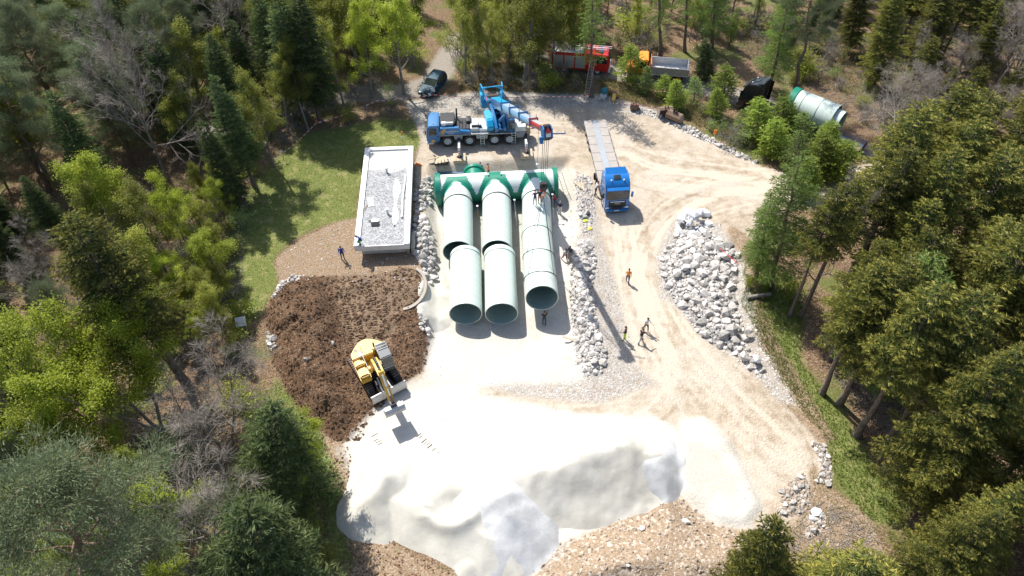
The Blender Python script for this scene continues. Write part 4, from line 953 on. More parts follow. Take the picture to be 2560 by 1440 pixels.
# ------------------------------------------------------------------ mobile crane
HOOK_PLAN = G(1349, 640, 1.9); 
_r = G(1346, 325, 0); _t = (HOOK_PLAN.y) / _r.y; HEAD = Vector((HOOK_PLAN.x + .1, HOOK_PLAN.y, CAMH * (1 - _t)))
def crane():
    a, b = on_ground(1120, 365), on_ground(1274, 359); c = (a + b) / 2; yaw = math.atan2(b.y - a.y, b.x - a.x)
    c = c + Vector((math.sin(yaw), -math.cos(yaw), 0)) * -1.15; c.z = zt(c.x, c.y)
    t = empty('mobile_crane', c, yaw, 'blue four axle mobile crane with raised telescopic boom on outriggers', 'crane')
    for x in (-3.4, -1.0, 1.75, 3.4):
        for s in (-1, 1): wheel(t, x, s * 1.12, .70, .46, s)
    m = MB(); m.bx(-3.3, 5.2, -.75, .75, .62, 1.35); m.build('chassis', M_DGREY, t, bevel=.03)
    for s in (-1, 1):                                             # skirts with wheel arches
        m = MB(); y0, y1 = s * 1.02, s * 1.36
        m.bx(-4.15, 5.15, y0 if s > 0 else y1, y1 if s > 0 else y0, 1.46, 1.60)
        for x0, x1 in ((-2.62, -1.80), (-.2, .95), (4.2, 5.0)): m.prism([(x0, .95), (x1, .95), (x1 + .08, 1.46), (x0 - .08, 1.46)], min(y0, y1), max(y0, y1))
        m.build('side_skirt', M_GREY, t, bevel=.015)
    m = MB(); m.bx(-1.9, 5.2, -1.02, 1.02, 1.42, 1.60); m.build('deck', M_LGREY, t, bevel=.015)
    # driver's cab
    cab = MB(); cab.prism([(-5.62, .55), (-5.70, 1.35), (-5.55, 2.25), (-5.40, 2.72), (-5.2, 2.80), (-4.28, 2.80), (-4.20, 2.70), (-4.20, .75), (-4.9, .55)], -1.33, 1.33)
    cb = cab.build('cab', M_BLUE, t, bevel=.06)
    m = MB(); m.prism([(-5.655, 1.62), (-5.565, 2.22), (-5.47, 2.55), (-5.44, 2.55), (-5.53, 2.20), (-5.62, 1.60)], -1.18, 1.18); m.build('windscreen', M_GLASS, cb)
    for s in (-1, 1):
        m = MB(); m.prism([(-5.42, 1.62), (-5.28, 2.35), (-5.18, 2.45), (-4.62, 2.45), (-4.55, 2.35), (-4.55, 1.62)], s * 1.325, s * 1.345); m.build('side_window', M_GLASS, cb)
        m = MB(); m.box((-5.72, s * 1.50, 2.1), (.10, .22, .5), None, 0, .03); m.build('mirror', M_DARK, cb)
        m = MB(); m.box((-4.42, s * 1.345, 1.45), (.22, .03, .05)); m.build('door_handle', M_DARK, cb)
        m = MB(); m.box((-5.70, s * 1.0, .95), (.06, .4, .2), None, 0, .02); m.build('headlight', M_LIGHT, cb)
    m = MB(); m.box((-4.8, -.9, 2.84), (.1, .1, .1)); m.build('beacon', M_AMBER, cb)
    m = MB(); m.bx(-5.72, -4.9, -1.30, 1.30, .42, .60); m.build('bumper', M_LGREY, t, bevel=.03)
    m = MB(); m.prism([(-5.25, .72), (-4.75, .72), (-4.75, .98), (-5.05, 1.05)], -1.352, -1.34); m.build('yellow_flash', M_YELLOW, t)
    # engine hood
    m = MB(); m.bx(-4.12, -2.1, -1.34, -.95, 1.62, 2.45); m.prism([(-2.1, 1.62), (-.9, 1.62), (-.9, 1.95), (-2.1, 2.1)], -1.34, -1.0); m.build('side_panel', M_BLUE, t, bevel=.03)
    m = MB(); m.prism([(-4.05, 1.95), (-3.7, 2.4), (-3.5, 2.4), (-3.75, 1.95), (-3.55, 1.95), (-3.8, 1.7), (-4.0, 1.7), (-3.88, 1.95)], -1.352, -1.341); m.build('yellow_flash', M_YELLOW, t)
    text_part('lettering', 'FELBERMAYR', .26, M_WHITE, t, (-2.85, -1.345, 2.02), (PI / 2, 0, 0)); text_part('lettering', 'TRANSPORT', .13, M_WHITE, t, (-3.0, -1.345, 1.78), (PI / 2, 0, 0))
    m = MB(); m.bx(-4.10, -2.55, -.90, 1.30, 1.5, 2.72); m.build('engine_cover', M_DGREY, t, bevel=.05)
    m = MB(); m.cyl((-3.9, -.72, 2.62), (-2.7, -.72, 2.62), .22, n=16); m.build('muffler', M_STEEL, t); m = MB(); m.cyl((-3.95, -.72, 2.62), (-3.5, -.72, 2.62), .27, n=16); m.build('air_filter', M_WHITE, t)
    m = MB(); m.cyl((-2.3, 1.05, 1.5), (-2.3, 1.05, 3.35), .09, n=10); m.build('exhaust_pipe', M_DARK, t)
    m = MB(); m.bx(-2.5, -.9, -.85, 1.2, 1.58, 2.0); m.box((-1.0, .6, 2.15), (.5, 1.0, .35), None, 0, .04); m.build('machinery_box', M_DGREY, t, bevel=.03)
    for i in range(4): m = MB(); m.cyl((-2.4 + .35 * i, -.6, 2.05), (-2.4 + .35 * i, .6, 2.08), .05, n=6); m.build('hydraulic_hose', M_DARK, t)
    m = MB(); m.bx(-.85, .05, -.95, 1.0, 1.6, 2.05); m.build('tool_box', M_LGREY, t, bevel=.04); m = MB(); m.bx(.12, 1.0, -.98, 1.0, 1.6, 1.95); m.build('tool_box', M_WHITE, t, bevel=.04)
    m = MB(); m.cyl((-.7, -.6, 2.1), (.4, -.6, 2.1), .17, n=14); m.build('air_tank', M_DGREY, t)
    m = MB(); m.bx(4.0, 5.2, -1.25, 1.25, 1.62, 2.25); m.build('rear_box', M_LGREY, t, bevel=.04)
    m = MB(); m.bx(5.2, 5.75, -.75, .75, .9, 1.75); m.build('rear_carrier', M_WOOD, t, bevel=.03); m = MB(); m.cyl((5.5, 0, 1.75), (5.5, 0, 2.05), .28, n=16); m.build('hook_holder', M_RUST, t)
    # ladders on the near side
    for lx in (.42, 3.85):
        for s in (-.2, .2): m = MB(); m.beam((lx + s, -1.50, .25), (lx + s, -1.40, 1.75), .05, .05); m.build('ladder_rail', M_WHITE, t)
        for k in range(5): m = MB(); m.cyl((lx - .2, -1.49 + .02 * k, .4 + .3 * k), (lx + .2, -1.49 + .02 * k, .4 + .3 * k), .022, n=6); m.build('ladder_rung', M_WHITE, t)
    # outriggers
    inv = Matrix.Rotation(-yaw, 3, 'Z')
    for ox, mt in ((-2.15, MAT1), (5.15, MAT2)):
        q = inv @ (mt.location - t.location); yy, zb = q.y, q.z + .37
        m = MB(); m.bx(ox - .18, ox + .18, -1.9, 1.9, .78, 1.18); m.build('outrigger_box', M_DGREY, t, bevel=.02)
        m = MB(); m.beam((ox, -1.8, .98), (q.x, yy + .1, .98), .24, .30); m.build('outrigger_beam', M_LGREY, t, bevel=.015)
        m = MB(); m.cyl((q.x, yy, zb + .1), (q.x, yy, 1.5), .085, n=12); m.cyl((q.x, yy, .8), (q.x, yy, 1.62), .12, n=12); m.build('outrigger_jack', M_LGREY, t)
        m = MB()
        for k in range(4): m.box((q.x, yy - .13, .86 + .16 * k), (.20, .012, .08), (0, .5, 0), k % 2)
        m.build('warning_stripes', [M_RED, M_WHITE], t)
        m = MB(); m.cyl((q.x, yy, zb - .01), (q.x, yy, zb + .12), .30, .22, 18); m.build('jack_foot', M_DARK, t)
        m = MB(); m.bx(ox - .13, ox + .13, 1.85, 2.6, .83, 1.13); m.cyl((ox, 2.5, .02), (ox, 2.5, 1.4), .10, n=10); m.cyl((ox, 2.5, .0), (ox, 2.5, .09), .28, n=14); m.build('outrigger_leg', M_LGREY, t)
    # superstructure, turned towards the hook
    piv = Vector((2.25, 0.0, 1.60)); Mw = Matrix.Translation(c) @ Matrix.Rotation(yaw, 4, 'Z')
    head_l = Mw.inverted() @ HEAD; dv = head_l - piv; phi = math.atan2(dv.y, dv.x)
    sp = empty('superstructure', piv, phi, parent=t)                # +x towards the boom head, +y to its left
    m = MB(); m.cyl((0, 0, 0), (0, 0, .30), .95, n=32); m.build('slew_ring', M_DGREY, sp)
    m = MB(); m.prism([(-3.4, .45), (1.5, .28), (1.5, .75), (.4, 1.35), (-1.4, 1.6), (-3.4, 1.25)], -.62, -.30); m.prism([(-3.4, .45), (1.5, .28), (1.5, .75), (.4, 1.35), (-1.4, 1.6), (-3.4, 1.25)], .30, .62); m.bx(-3.3, 1.3, -.32, .32, .3, .5); m.build('turntable_frame', M_BLUE, sp, bevel=.03)
    m = MB(); m.prism([(-1.0, .30), (1.25, .30), (1.35, .9), (.7, 1.5), (-1.0, 1.65)], -1.45, -.66); m.build('machine_house', M_SKYBLUE, sp, bevel=.12)
    cabp = MB(); cabp.prism([(-.1, .25), (1.55, .20), (1.85, .75), (1.62, 1.75), (.05, 1.85), (-.1, 1.7)], .70, 1.55); ck = cabp.build('operator_cab', M_BLUE, sp, bevel=.06)
    m = MB(); m.prism([(1.62, .45), (1.845, .80), (1.66, 1.60), (1.69, 1.62), (1.885, .78), (1.66, .42)], .78, 1.47); m.build('windscreen', M_GLASS, ck)
    m = MB(); m.prism([(.15, .85), (1.60, .85), (1.48, 1.62), (.15, 1.68)], 1.545, 1.562); m.build('side_window', M_GLASS, ck); m = MB(); m.box((.85, 1.12, 1.84), (1.1, .6, .05), (0, .06, 0), 0, .02); m.build('roof_window', M_GLASS, ck)
    # counterweight and winch frame behind
    m = MB(); m.bx(-4.3, -3.3, -1.30, 1.30, .2, 1.0); m.bx(-4.25, -3.35, -1.34, -.95, 1.0, 1.9); m.bx(-4.25, -3.35, .95, 1.34, 1.0, 1.9); m.build('counterweight', M_SKYBLUE, sp, bevel=.05)
    for k, x in enumerate((-3.75, -2.75)):
        m = MB(); m.cyl((x, -.55, 1.35), (x, .55, 1.35), .34, n=20); m.build('winch_drum', M_RUST, sp); 
        for s in (-1, 1): m = MB(); m.cyl((x, s * .56, 1.35), (x, s * .62, 1.35), .46, n=20); m.build('winch_flange', M_SKYBLUE, sp)
    for s in (-1, 1):
        for (p, q) in (((-4.2, s * 1.1, 1.9), (-3.4, s * 1.1, 2.5)), ((-3.4, s * 1.1, 2.5), (-2.4, s * .8, 1.6)), ((-4.2, s * 1.1, 1.9), (-4.2, s * .5, 2.3)), ((-4.25, s * 1.2, 1.85), (-4.25, s * 1.2, 2.75)), ((-3.4, s * 1.1, 1.9), (-3.4, s * 1.1, 2.7)), ((-4.25, s * 1.2, 2.75), (-3.4, s * 1.1, 2.7))):
            m = MB(); m.beam(p, q, .10, .10); m.build('winch_frame', M_SKYBLUE, sp)
    m = MB(); m.beam((-4.2, -1.1, 2.3), (-4.2, 1.1, 2.3), .1, .1); m.build('winch_frame', M_SKYBLUE, sp)
    for k in range(3): m = MB(); m.tube([(-3.2 + .25 * k, -.75, 1.7), (-2.2 + .2 * k, -.85, 2.1), (-1.2 + .2 * k, -.8, 1.75), (-.7, -.7, 1.3)], .045, 7); m.build('hydraulic_hose', M_PINK if k < 2 else M_DARK, sp)
    # boom
    bp = Vector((-2.35, 0, 1.55)); hl = Matrix.Rotation(-phi, 3, 'Z') @ (head_l - piv); bd = hl - bp; BL = bd.length
    bm = empty('boom', bp, 0, parent=sp, rot=frame(bd).to_euler())   # +x along the boom
    base_L = BL * .30; sec = [0, base_L] + [base_L + (BL - base_L) * k / 4 for k in range(1, 5)]
    Mg = mat('boom_grey_paint', (.30, .36, .42), .4, 0, .15, 1.5); Mb2 = mat('boom_pale_blue_paint', (.22, .42, .62), .4, 0, .15, 1.5)
    for k in range(5):
        w, h = .92 - .095 * k, 1.05 - .12 * k; x0, x1 = (sec[k] - (0 if k == 0 else .6)), sec[k + 1]
        pr = [(-w / 2, h * .28), (-w * .42, h * .5), (w * .42, h * .5), (w / 2, h * .28), (w / 2, -h * .10), (w * .38, -h * .38), (w * .15, -h * .5), (-w * .15, -h * .5), (-w * .38, -h * .38), (-w / 2, -h * .10)]
        m = MB(); m.prism(pr, x0, x1, axis='x'); n0 = len(m.m)
        m.m = [(1 if f in (0, 2, 9, 3) else 0) for f in range(n0)]
        s = m.build('boom_section', [Mg, Mb2] if 0 < k < 4 else ([M_SKYBLUE, M_BLUE] if k == 0 else [M_GREY, M_RED]), bm)
        if k < 4:
            m = MB(); 
            for a_, b_ in ((w / 2 + .05, 0), ): m.bx(x1 - .16, x1 + .02, -w / 2 - .07, w / 2 + .07, h * .5 + .0, h * .5 + .10); m.bx(x1 - .16, x1 + .02, -w / 2 - .08, -w / 2 - .0, -h * .4, h * .5 + .1); m.bx(x1 - .16, x1 + .02, w / 2 + .0, w / 2 + .08, -h * .4, h * .5 + .1); m.bx(x1 - .16, x1 + .02, -w * .4, w * .4, -h * .5 - .08, -h * .5)
            m.build('boom_collar', M_BLUE if k < 3 else M_RED, s)
            for sy in (-1, 1): m = MB(); m.beam((x1 - .1, sy * w * .42, h * .5 + .05), (x1 - .1, sy * w * .42, h * .5 + .35), .05, .05); m.build('rope_guide', M_BLUE, s)
    m = MB(); m.bx(BL - .95, BL - .1, -.26, .26, .30, .36); m.build('orange_stripe', M_ORANGE, bm)
    m = MB(); m.prism([(-.45, .35), (.35, .42), (.75, .15), (.70, -.55), (.15, -.75), (-.35, -.45)], -.36, -.28); m.prism([(-.45, .35), (.35, .42), (.75, .15), (.70, -.55), (.15, -.75), (-.35, -.45)], .28, .36)
    m.bx(-.3, .3, -.30, .30, -.3, .2); hd = m.build('boom_head', M_BLUE, bm, bevel=.015); hd.location = (BL, 0, 0)
    for q in ((.45, -.35), (.30, .25), (.05, -.55)): m = MB(); m.cyl((q[0], -.24, q[1]), (q[0], .24, q[1]), .24, n=18); m.build('sheave', M_DGREY, hd)
    m = MB(); m.prism([(-.26, -.12), (.26, -.12), (0, .33)], .72, .735, axis='x'); m.build('warning_triangle', M_RED, hd); m = MB(); m.bx(.72, .74, -.2, .2, -.45, -.2); m.build('number_plate', M_WHITE, hd)
    m = MB(); m.beam((.2, .36, -.3), (.6, 1.35, -.35), .08, .08); m.beam((.6, 1.35, -.35), (.5, 1.35, -.1), .05, .05); m.build('side_arm', M_BLUE, hd); m = MB(); m.box((.3, -.5, -.7), (.3, .3, .5), None, 0, .04); m.build('rope_anchor', M_BLUE, hd)
    m = MB(); m.cyl(Vector((.5, 0, .95)), bp + bd * .32 - Vector((0, 0, .5)), .17, n=14); m.cyl(Vector((.5, 0, .95)) + (bp + bd * .32 - Vector((0, 0, .5)) - Vector((.5, 0, .95))) * .5, bp + bd * .32 - Vector((0, 0, .5)), .11, n=12); m.build('luffing_cylinder', M_BLUE, sp)
    return t
def promote(o, root):
    mw = o.matrix_world.copy(); o.parent = root; o.matrix_parent_inverse = Matrix.Identity(4); o.matrix_basis = root.matrix_world.inverted() @ mw
def tidy(root, names):
    """main assemblies become parts of the thing itself, their fittings sub-parts"""
    bpy.context.view_layer.update(); todo = [root]; found = []
    while todo:
        o = todo.pop(); todo += list(o.children)
        if o is not root and o.name.split('.')[0] in names: found.append(o)
    for o in found: promote(o, root)
    bpy.context.view_layer.update()
    for p in list(root.children):
        deep = [g for c in p.children for g in c.children]
        while deep:
            nxt = [h for g in deep for h in g.children]
            for g in deep: promote(g, p)
            deep = nxt
    bpy.context.view_layer.update()
CR = crane()
tidy(CR, ('operator_cab', 'boom'))
# hoist ropes, hook block, slings on the hanging pipe
hb = Vector((HEAD.x, HEAD.y, 0)); hk = G(1347, 470, 0); tt = hb.y / hk.y; hook_z = CAMH * (1 - tt)
e = empty('hook_block', (HEAD.x, HEAD.y, hook_z), 0, 'dark hook block hanging on ropes above the road side pipe', 'hook')
m = MB(); m.prism([(-.28, .55), (.28, .55), (.34, .1), (.16, -.25), (-.16, -.25), (-.34, .1)], -.16, .16); m.build('cheek_block', M_DGREY, e, bevel=.02)
for sx in (-.14, .14): m = MB(); m.cyl((sx, -.18, .35), (sx, .18, .35), .2, n=16); m.build('sheave', M_DARK, e)
m = MB(); m.tube([(0, 0, -.2), (0, 0, -.45), (.12, 0, -.62), (.10, 0, -.8), (-.04, 0, -.86), (-.14, 0, -.75)], .05, 8); m.build('hook', M_ORANGE, e)
rope_mat = mat('steel_rope', (.12, .11, .10), .5, .5)
for dx in (-.22, -.08, .08, .22):
    m = MB(); m.cyl((dx, 0, .45), (dx, 0, HEAD.z - hook_z - .4), .022, n=5); m.build('hoist_rope', rope_mat, e)
m = MB(); m.cyl((HEAD.x - .55, HEAD.y + .5, HEAD.z - 3.6), (HEAD.x - .55, HEAD.y + .5, HEAD.z), .016, n=5); o = m.build('limit_rope', rope_mat, None); o.name = 'limit_switch_rope'
tag(o, 'thin rope with small white weight hanging from the boom head', 'rope'); m = MB(); m.lathe([(0, .02), (.05, .11), (.25, .13), (.35, .02)], (HEAD.x - .55, HEAD.y + .5, HEAD.z - 3.9), (0, 0, 1), 14); m.build('weight', M_WHITE, o)
pd = (pR1 - pR0); Lp = pd.length; pdn = pd.normalized(); pM = frame(pd); hkp = Vector((HEAD.x, HEAD.y, hook_z - .8))
for frac, lab in ((.36, 'wire sling wrapped round the hanging pipe nearer its joint'), (.72, 'wire sling wrapped round the hanging pipe nearer its mouth')):
    cpt = pR0 + pd * frac; s = empty('wire_sling', cpt, 0, lab, 'sling', 'slings of the hanging pipe'); m = MB()
    ring = [pM @ Vector((0.55 * math.sin(a) * 1, (PR + .03) * math.cos(a), (PR + .03) * math.sin(a))) for a in np.linspace(0, 2 * PI, 41)]
    m.tube(ring, .028, 5); m.build('loop', rope_mat, s)
    for sg in (-1, 1):
        a = R(40) if sg > 0 else R(140); m = MB(); m.cyl(pM @ Vector((.55 * math.sin(a), (PR + .03) * math.cos(a), (PR + .03) * math.sin(a))), hkp - cpt, .024, n=5); m.build('leg', rope_mat, s)

# ------------------------------------------------------------------ trucks
def tractor(p, yaw, paint, label, light=True, lettering=True):
    """+x forward, origin on the ground under the front axle"""
    t = empty('truck_tractor', p, yaw, label, 'truck')
    for s in (-1, 1): wheel(t, 0, s * 1.02, .51, .33, s); wheel(t, -3.7, s * 1.0, .51, .30, s, True)
    m = MB(); m.bx(-4.6, 1.0, -.42, .42, .62, .92); m.build('chassis', M_DGREY, t); m = MB(); m.cyl((-3.5, 0, .95), (-3.5, 0, 1.08), .5, n=20); m.build('fifth_wheel', M_DARK, t)
    cab = MB(); cab.prism([(1.38, .42), (1.42, 1.35), (1.30, 1.75), (1.02, 2.85), (.55, 3.45), (-.2, 3.72), (-.92, 3.74), (-.95, 1.0), (-.6, .95), (-.6, 1.08), (.55, 1.08), (.62, .42)], -1.22, 1.22); c = cab.build('cab', paint, t, bevel=.07)
    m = MB(); m.prism([(1.31, 1.78), (1.045, 2.80), (1.065, 2.81), (1.335, 1.79)], -1.08, 1.08); m.build('windscreen', M_GLASS, c)
    m = MB(); m.prism([(1.03, 2.86), (.95, 3.05), (1.28, 2.92), (1.3, 2.86)], -1.10, 1.10); m.build('sun_visor', paint, c)
    m = MB(); m.prism([(1.40, .95), (1.42, 1.38), (1.34, 1.64), (1.37, 1.66), (1.452, 1.38), (1.43, .95)], -.86, .86); m.build('grille', M_DARK, c)
    m = MB(); m.prism([(1.435, 1.56), (1.455, 1.56), (1.42, 1.64), (1.40, 1.64)], -.72, .72); m.build('chrome_strip', M_LIGHT, c)
    if lettering: text_part('lettering', 'MAN', .26, M_LIGHT, c, (1.462, 0, 1.38), (PI / 2, 0, PI / 2))
    m = MB(); m.bx(1.36, 1.50, -1.21, 1.21, .36, .70); m.build('bumper', paint, c, bevel=.05); m = MB(); m.bx(1.49, 1.515, -.55, .55, .72, .98); m.build('lower_grille', M_DARK, c); m = MB(); m.bx(1.50, 1.52, -.26, .26, .45, .56); m.build('number_plate', M_WHITE, c)
    for s in (-1, 1):
        m = MB(); m.box((1.43, s * .98, .86), (.08, .36, .2), None, 0, .04); m.build('headlight', M_LIGHT, c)
        m = MB(); m.prism([(.95, 1.75), (.80, 2.55), (.05, 2.62), (.05, 1.75)], s * 1.215, s * 1.235); m.build('side_window', M_GLASS, c)
        m = MB(); m.box((1.15, s * 1.45, 2.25), (.16, .22, .62), None, 0, .05); m.build('mirror', M_DARK if s < 0 else paint, c)
        m = MB(); m.prism([(-3.1, .35), (-.75, .35), (-.75, .98), (-3.1, .98)], s * 1.18, s * .62); m.build('fuel_tank', M_LGREY if s > 0 else M_DGREY, t, bevel=.06)
        m = MB(); m.prism([(-.95, 1.1), (-.95, 3.6), (-1.35, 3.5), (-1.35, 1.1)], s * 1.20, s * 1.16); m.build('side_deflector', paint, c)
        m = MB(); m.lathe([(-.3, .56), (.3, .56), (.3, .52), (-.3, .52)], (-3.7, s * 1.0, .51), (0, 1, 0), 24); 
        m.build('mudguard', M_DARK, t)
        m = MB(); m.cyl((.45, s * .62, 3.50), (.45, s * .62, 3.62), .09, .06, 12); m.build('roof_lamp', M_LIGHT, c)
    m = MB(); m.box((.12, 0, 3.645), (.55, .72, .05), (0, .30, 0), 0, .02); m.build('roof_hatch', M_GLASS, c)
    m = MB(); m.prism([(-.25, 3.70), (-.95, 4.02), (-1.05, 3.98), (-1.0, 3.70)], -1.02, 1.02); m.build('roof_deflector', paint, c, bevel=.04)
    return t
def trailer(p, yaw, L, label, deck_z=1.05, panels=8, dark=False, board=True):
    """+x forward, origin on the ground under the rear end"""
    t = empty('flatbed_trailer', p, yaw, label, 'trailer'); w = 1.27
    for x in (1.3, 2.65, 4.0):
        for s in (-1, 1): wheel(t, x, s * 1.02, .45, .32, s)
    m = MB(); m.bx(0, L, -.45, .45, deck_z - .42, deck_z - .06); m.build('chassis', M_DGREY, t); m = MB(); m.bx(0, L, -w, w, deck_z - .12, deck_z - .01); m.build('deck_frame', M_DGREY, t, bevel=.02)
    Mp = mat('trailer_panel' if not dark else 'trailer_panel_brown', (.36, .325, .295) if not dark else (.20, .145, .125), .8, 0, .3, 1.2, (.25, .2, .15), .4); Mc = mat('trailer_steel_strip', (.36, .38, .40), .45, .4, .25, 1.5, (.22, .18, .14), .35)
    for i in range(panels):
        x0, x1 = L * i / panels + .02, L * (i + 1) / panels - .02
        for s in (-1, 1): m = MB(); m.bx(x0, x1, min(s * .34, s * (w - .03)), max(s * .34, s * (w - .03)), deck_z - .01, deck_z + .03 + .006 * (i % 2)); m.build('deck_panel', Mp, t, bevel=.006)
    m = MB(); m.bx(.02, L - .02, -.33, .33, deck_z - .01, deck_z + .025); m.build('centre_strip', Mc, t)
    for i in range(9):
        for s in (-1, 1): m = MB(); m.box((L * (i + .5) / 9, s * (w + .01), deck_z - .06), (.12, .05, .09)); m.build('lashing_eye', M_STEEL, t)
    if board: m = MB(); m.bx(L - .02, L + .06, -1.27, 1.27, deck_z, deck_z + 2.3); m.build('headboard', M_BLACKP, t, bevel=.01)
    m = MB(); m.bx(-.06, 0, -1.2, 1.2, deck_z - .45, deck_z - .1); m.build('rear_bar', M_RED if not dark else M_DGREY, t); 
    for s in (-1, 1): m = MB(); m.box((-.08, s * .95, deck_z - .28), (.04, .35, .16)); m.build('rear_light', M_RED, t)
    return t
rear = G(1486, 299, 1.08); front = G(1541, 497, 1.4); d = front - rear; d.z = 0; yaw = math.atan2(d.y, d.x); rear.z = 0
FA = G(1538, 530, 0) - Vector((math.cos(yaw), math.sin(yaw), 0)) * 1.2
FA = Vector((FA.x, FA.y, 0)); Ltr = (FA - rear).length - 1.15
tractor(FA + Vector((0, 0, zt(FA.x, FA.y))), yaw + .02, M_TRUCKBLUE, 'blue truck tractor with sun visor parked on the tan road')
trailer(rear + Vector((0, 0, zt(rear.x, rear.y))), yaw, Ltr, 'empty flatbed trailer with pale deck panels behind the blue truck')
# black truck with pipes on the forest track
r2, f2 = G(2158, 366, 1.0), G(1893, 235, 2.0); d2 = f2 - r2; d2.z = 0; yaw2 = math.atan2(d2.y, d2.x); r2.z = 0; u2 = d2.normalized()
L2 = d2.length - 1.6
tractor(Vector((r2.x, r2.y, zt(r2.x, r2.y))) + u2 * (d2.length + .2), yaw2, M_BLACKP, 'black truck tractor with roof deflector on the forest track', lettering=False)
T2 = trailer(Vector((r2.x, r2.y, 0)), yaw2, L2, 'brown decked trailer carrying two nested pipes on the forest track', 1.0, 9, True, False)
pr2 = 1.42
def carried(a, b, r, z, label, green):
    p0 = Vector((r2.x, r2.y, 0)) + u2 * a; p0.z = z; p1 = Vector((r2.x, r2.y, 0)) + u2 * b; p1.z = z
    e = pipe('pipe_section', p0, p1, label, [((b - a) * .35, .03, 0), ((b - a) * .7, .03, 0)], r, group='pipes on the trailer')
    if green: m = MB(); m.lathe([(b - a - .75, r + .01), (b - a - .7, r + .09), (b - a, r + .09), (b - a + .02, r - .05)], (0, 0, 0), (1, 0, 0), 64); m.build('green_rim', M_TEAL, e)
    return e
carried(L2 * .34, L2 * .80, 1.62, 1.06 + 1.62, 'wide pale pipe with green rim loaded on the forest trailer', True)
carried(L2 * .27, L2 * .60, 1.36, 1.06 + 1.36 + .08, 'narrower pipe nested inside the wide one on the trailer', False)

# fire engine
p = on_ground(1452, 172); e = empty('fire_engine', p, R(-8), 'red fire engine with white roof and ladders on the forest track', 'fire engine')
for x in (-2.0, 2.1):
    for s in (-1, 1): wheel(e, x, s * .98, .48, .32, s)
m = MB(); m.bx(-3.6, 1.2, -1.2, 1.2, .55, 2.75); bd_ = m.build('body', M_RED, e, bevel=.05)
for i in range(3): m = MB(); m.bx(-3.4 + 1.35 * i, -2.2 + 1.35 * i, -1.225, -1.20, .8, 2.4); m.build('roller_shutter', mat('shutter_aluminium', (.42, .40, .33), .5, .4), bd_)
m = MB(); m.bx(-3.6, .2, -1.15, 1.15, 2.75, 2.83); m.build('roof', M_WHITE, e)
cab = MB(); cab.prism([(1.25, .5), (3.45, .5), (3.5, 1.5), (3.2, 2.7), (1.25, 2.75)], -1.2, 1.2); c = cab.build('cab', M_RED, e, bevel=.08)
m = MB(); m.prism([(3.49, 1.55), (3.23, 2.55), (3.26, 2.56), (3.52, 1.56)], -1.05, 1.05); m.build('windscreen', M_GLASS, c)
for s in (-1, 1): m = MB(); m.prism([(1.6, 1.6), (3.2, 1.6), (3.0, 2.45), (1.6, 2.45)], s * 1.2, s * 1.22); m.build('side_window', M_GLASS, c)
m = MB(); m.bx(3.4, 3.65, -1.2, 1.2, .45, .9); m.build('bumper', M_WHITE, c, bevel=.04); m = MB(); m.bx(2.2, 2.5, -.8, .8, 2.78, 2.92); m.build('light_bar', M_BLUE, c)
for k in range(2):
    for s in (-.2, .2): m = MB(); m.beam((-3.8, .45 * k + s - .2, 2.98), (3.0 + .6 * k, .45 * k + s - .2, 3.02), .05, .08); m.build('ladder_rail', M_LGREY, e)
    for i in range(18): m = MB(); x = -3.6 + .36 * i; m.cyl((x, .45 * k - .4, 2.99), (x, .45 * k, 2.99), .02, n=5); m.build('ladder_rung', M_LGREY, e)
# orange dump truck
p = on_ground(1640, 192); e = empty('dump_truck', p, R(172), 'orange dump truck with grey tipper body on the forest track', 'dump truck')
for x in (-2.6, -1.3, 2.0):
    for s in (-1, 1): wheel(e, x, s * .98, .52, .34, s, False, M_ORANGE)
m = MB(); m.bx(-3.6, 3.0, -.5, .5, .6, .95); m.build('chassis', M_DGREY, e)
cab = MB(); cab.prism([(1.25, .9), (2.5, .9), (2.6, 1.75), (2.35, 2.75), (1.25, 2.8)], -1.15, 1.15); c = cab.build('cab', M_ORANGE, e, bevel=.09)
m = MB(); m.prism([(2.6, 1.8), (2.385, 2.62), (2.415, 2.63), (2.63, 1.81)], -1.0, 1.0); m.build('windscreen', M_GLASS, c)
for s in (-1, 1): m = MB(); m.prism([(1.5, 1.75), (2.45, 1.75), (2.28, 2.5), (1.5, 2.5)], s * 1.15, s * 1.17); m.build('side_window', M_GLASS, c)
m = MB(); m.bx(2.5, 3.7, -1.0, 1.0, .75, 1.65); m.build('bonnet', M_ORANGE, e, bevel=.15); m = MB(); m.bx(3.7, 3.85, -1.2, 1.2, .5, .95); m.build('bumper', M_ORANGE, e, bevel=.03); m = MB(); m.bx(3.69, 3.72, -.6, .6, .95, 1.5); m.build('grille', M_DARK, e)
w, t_ = 1.25, .07
m = MB(); m.bx(-3.7, .9, -w, w, 1.0, 1.08); m.build('tipper_floor', M_LGREY, e)
for s in (-1, 1): m = MB(); m.prism([(-3.7, 1.08), (.9, 1.08), (.9, 2.05), (-3.7, 1.95)], s * w, s * (w - t_)); m.build('tipper_side', M_OLDWOOD if s > 0 else M_LGREY, e)
m = MB(); m.bx(.83, .9, -w + t_, w - t_, 1.08, 2.35); m.build('tipper_headboard', M_ORANGE, e); m = MB(); m.bx(-3.7, -3.63, -w + t_, w - t_, 1.08, 1.95); m.build('tailgate', M_LGREY, e)
m = MB(); m.cyl((1.05, -.9, .9), (1.05, -.9, 2.9), .08, n=8); m.build('exhaust_pipe', M_DARK, e)
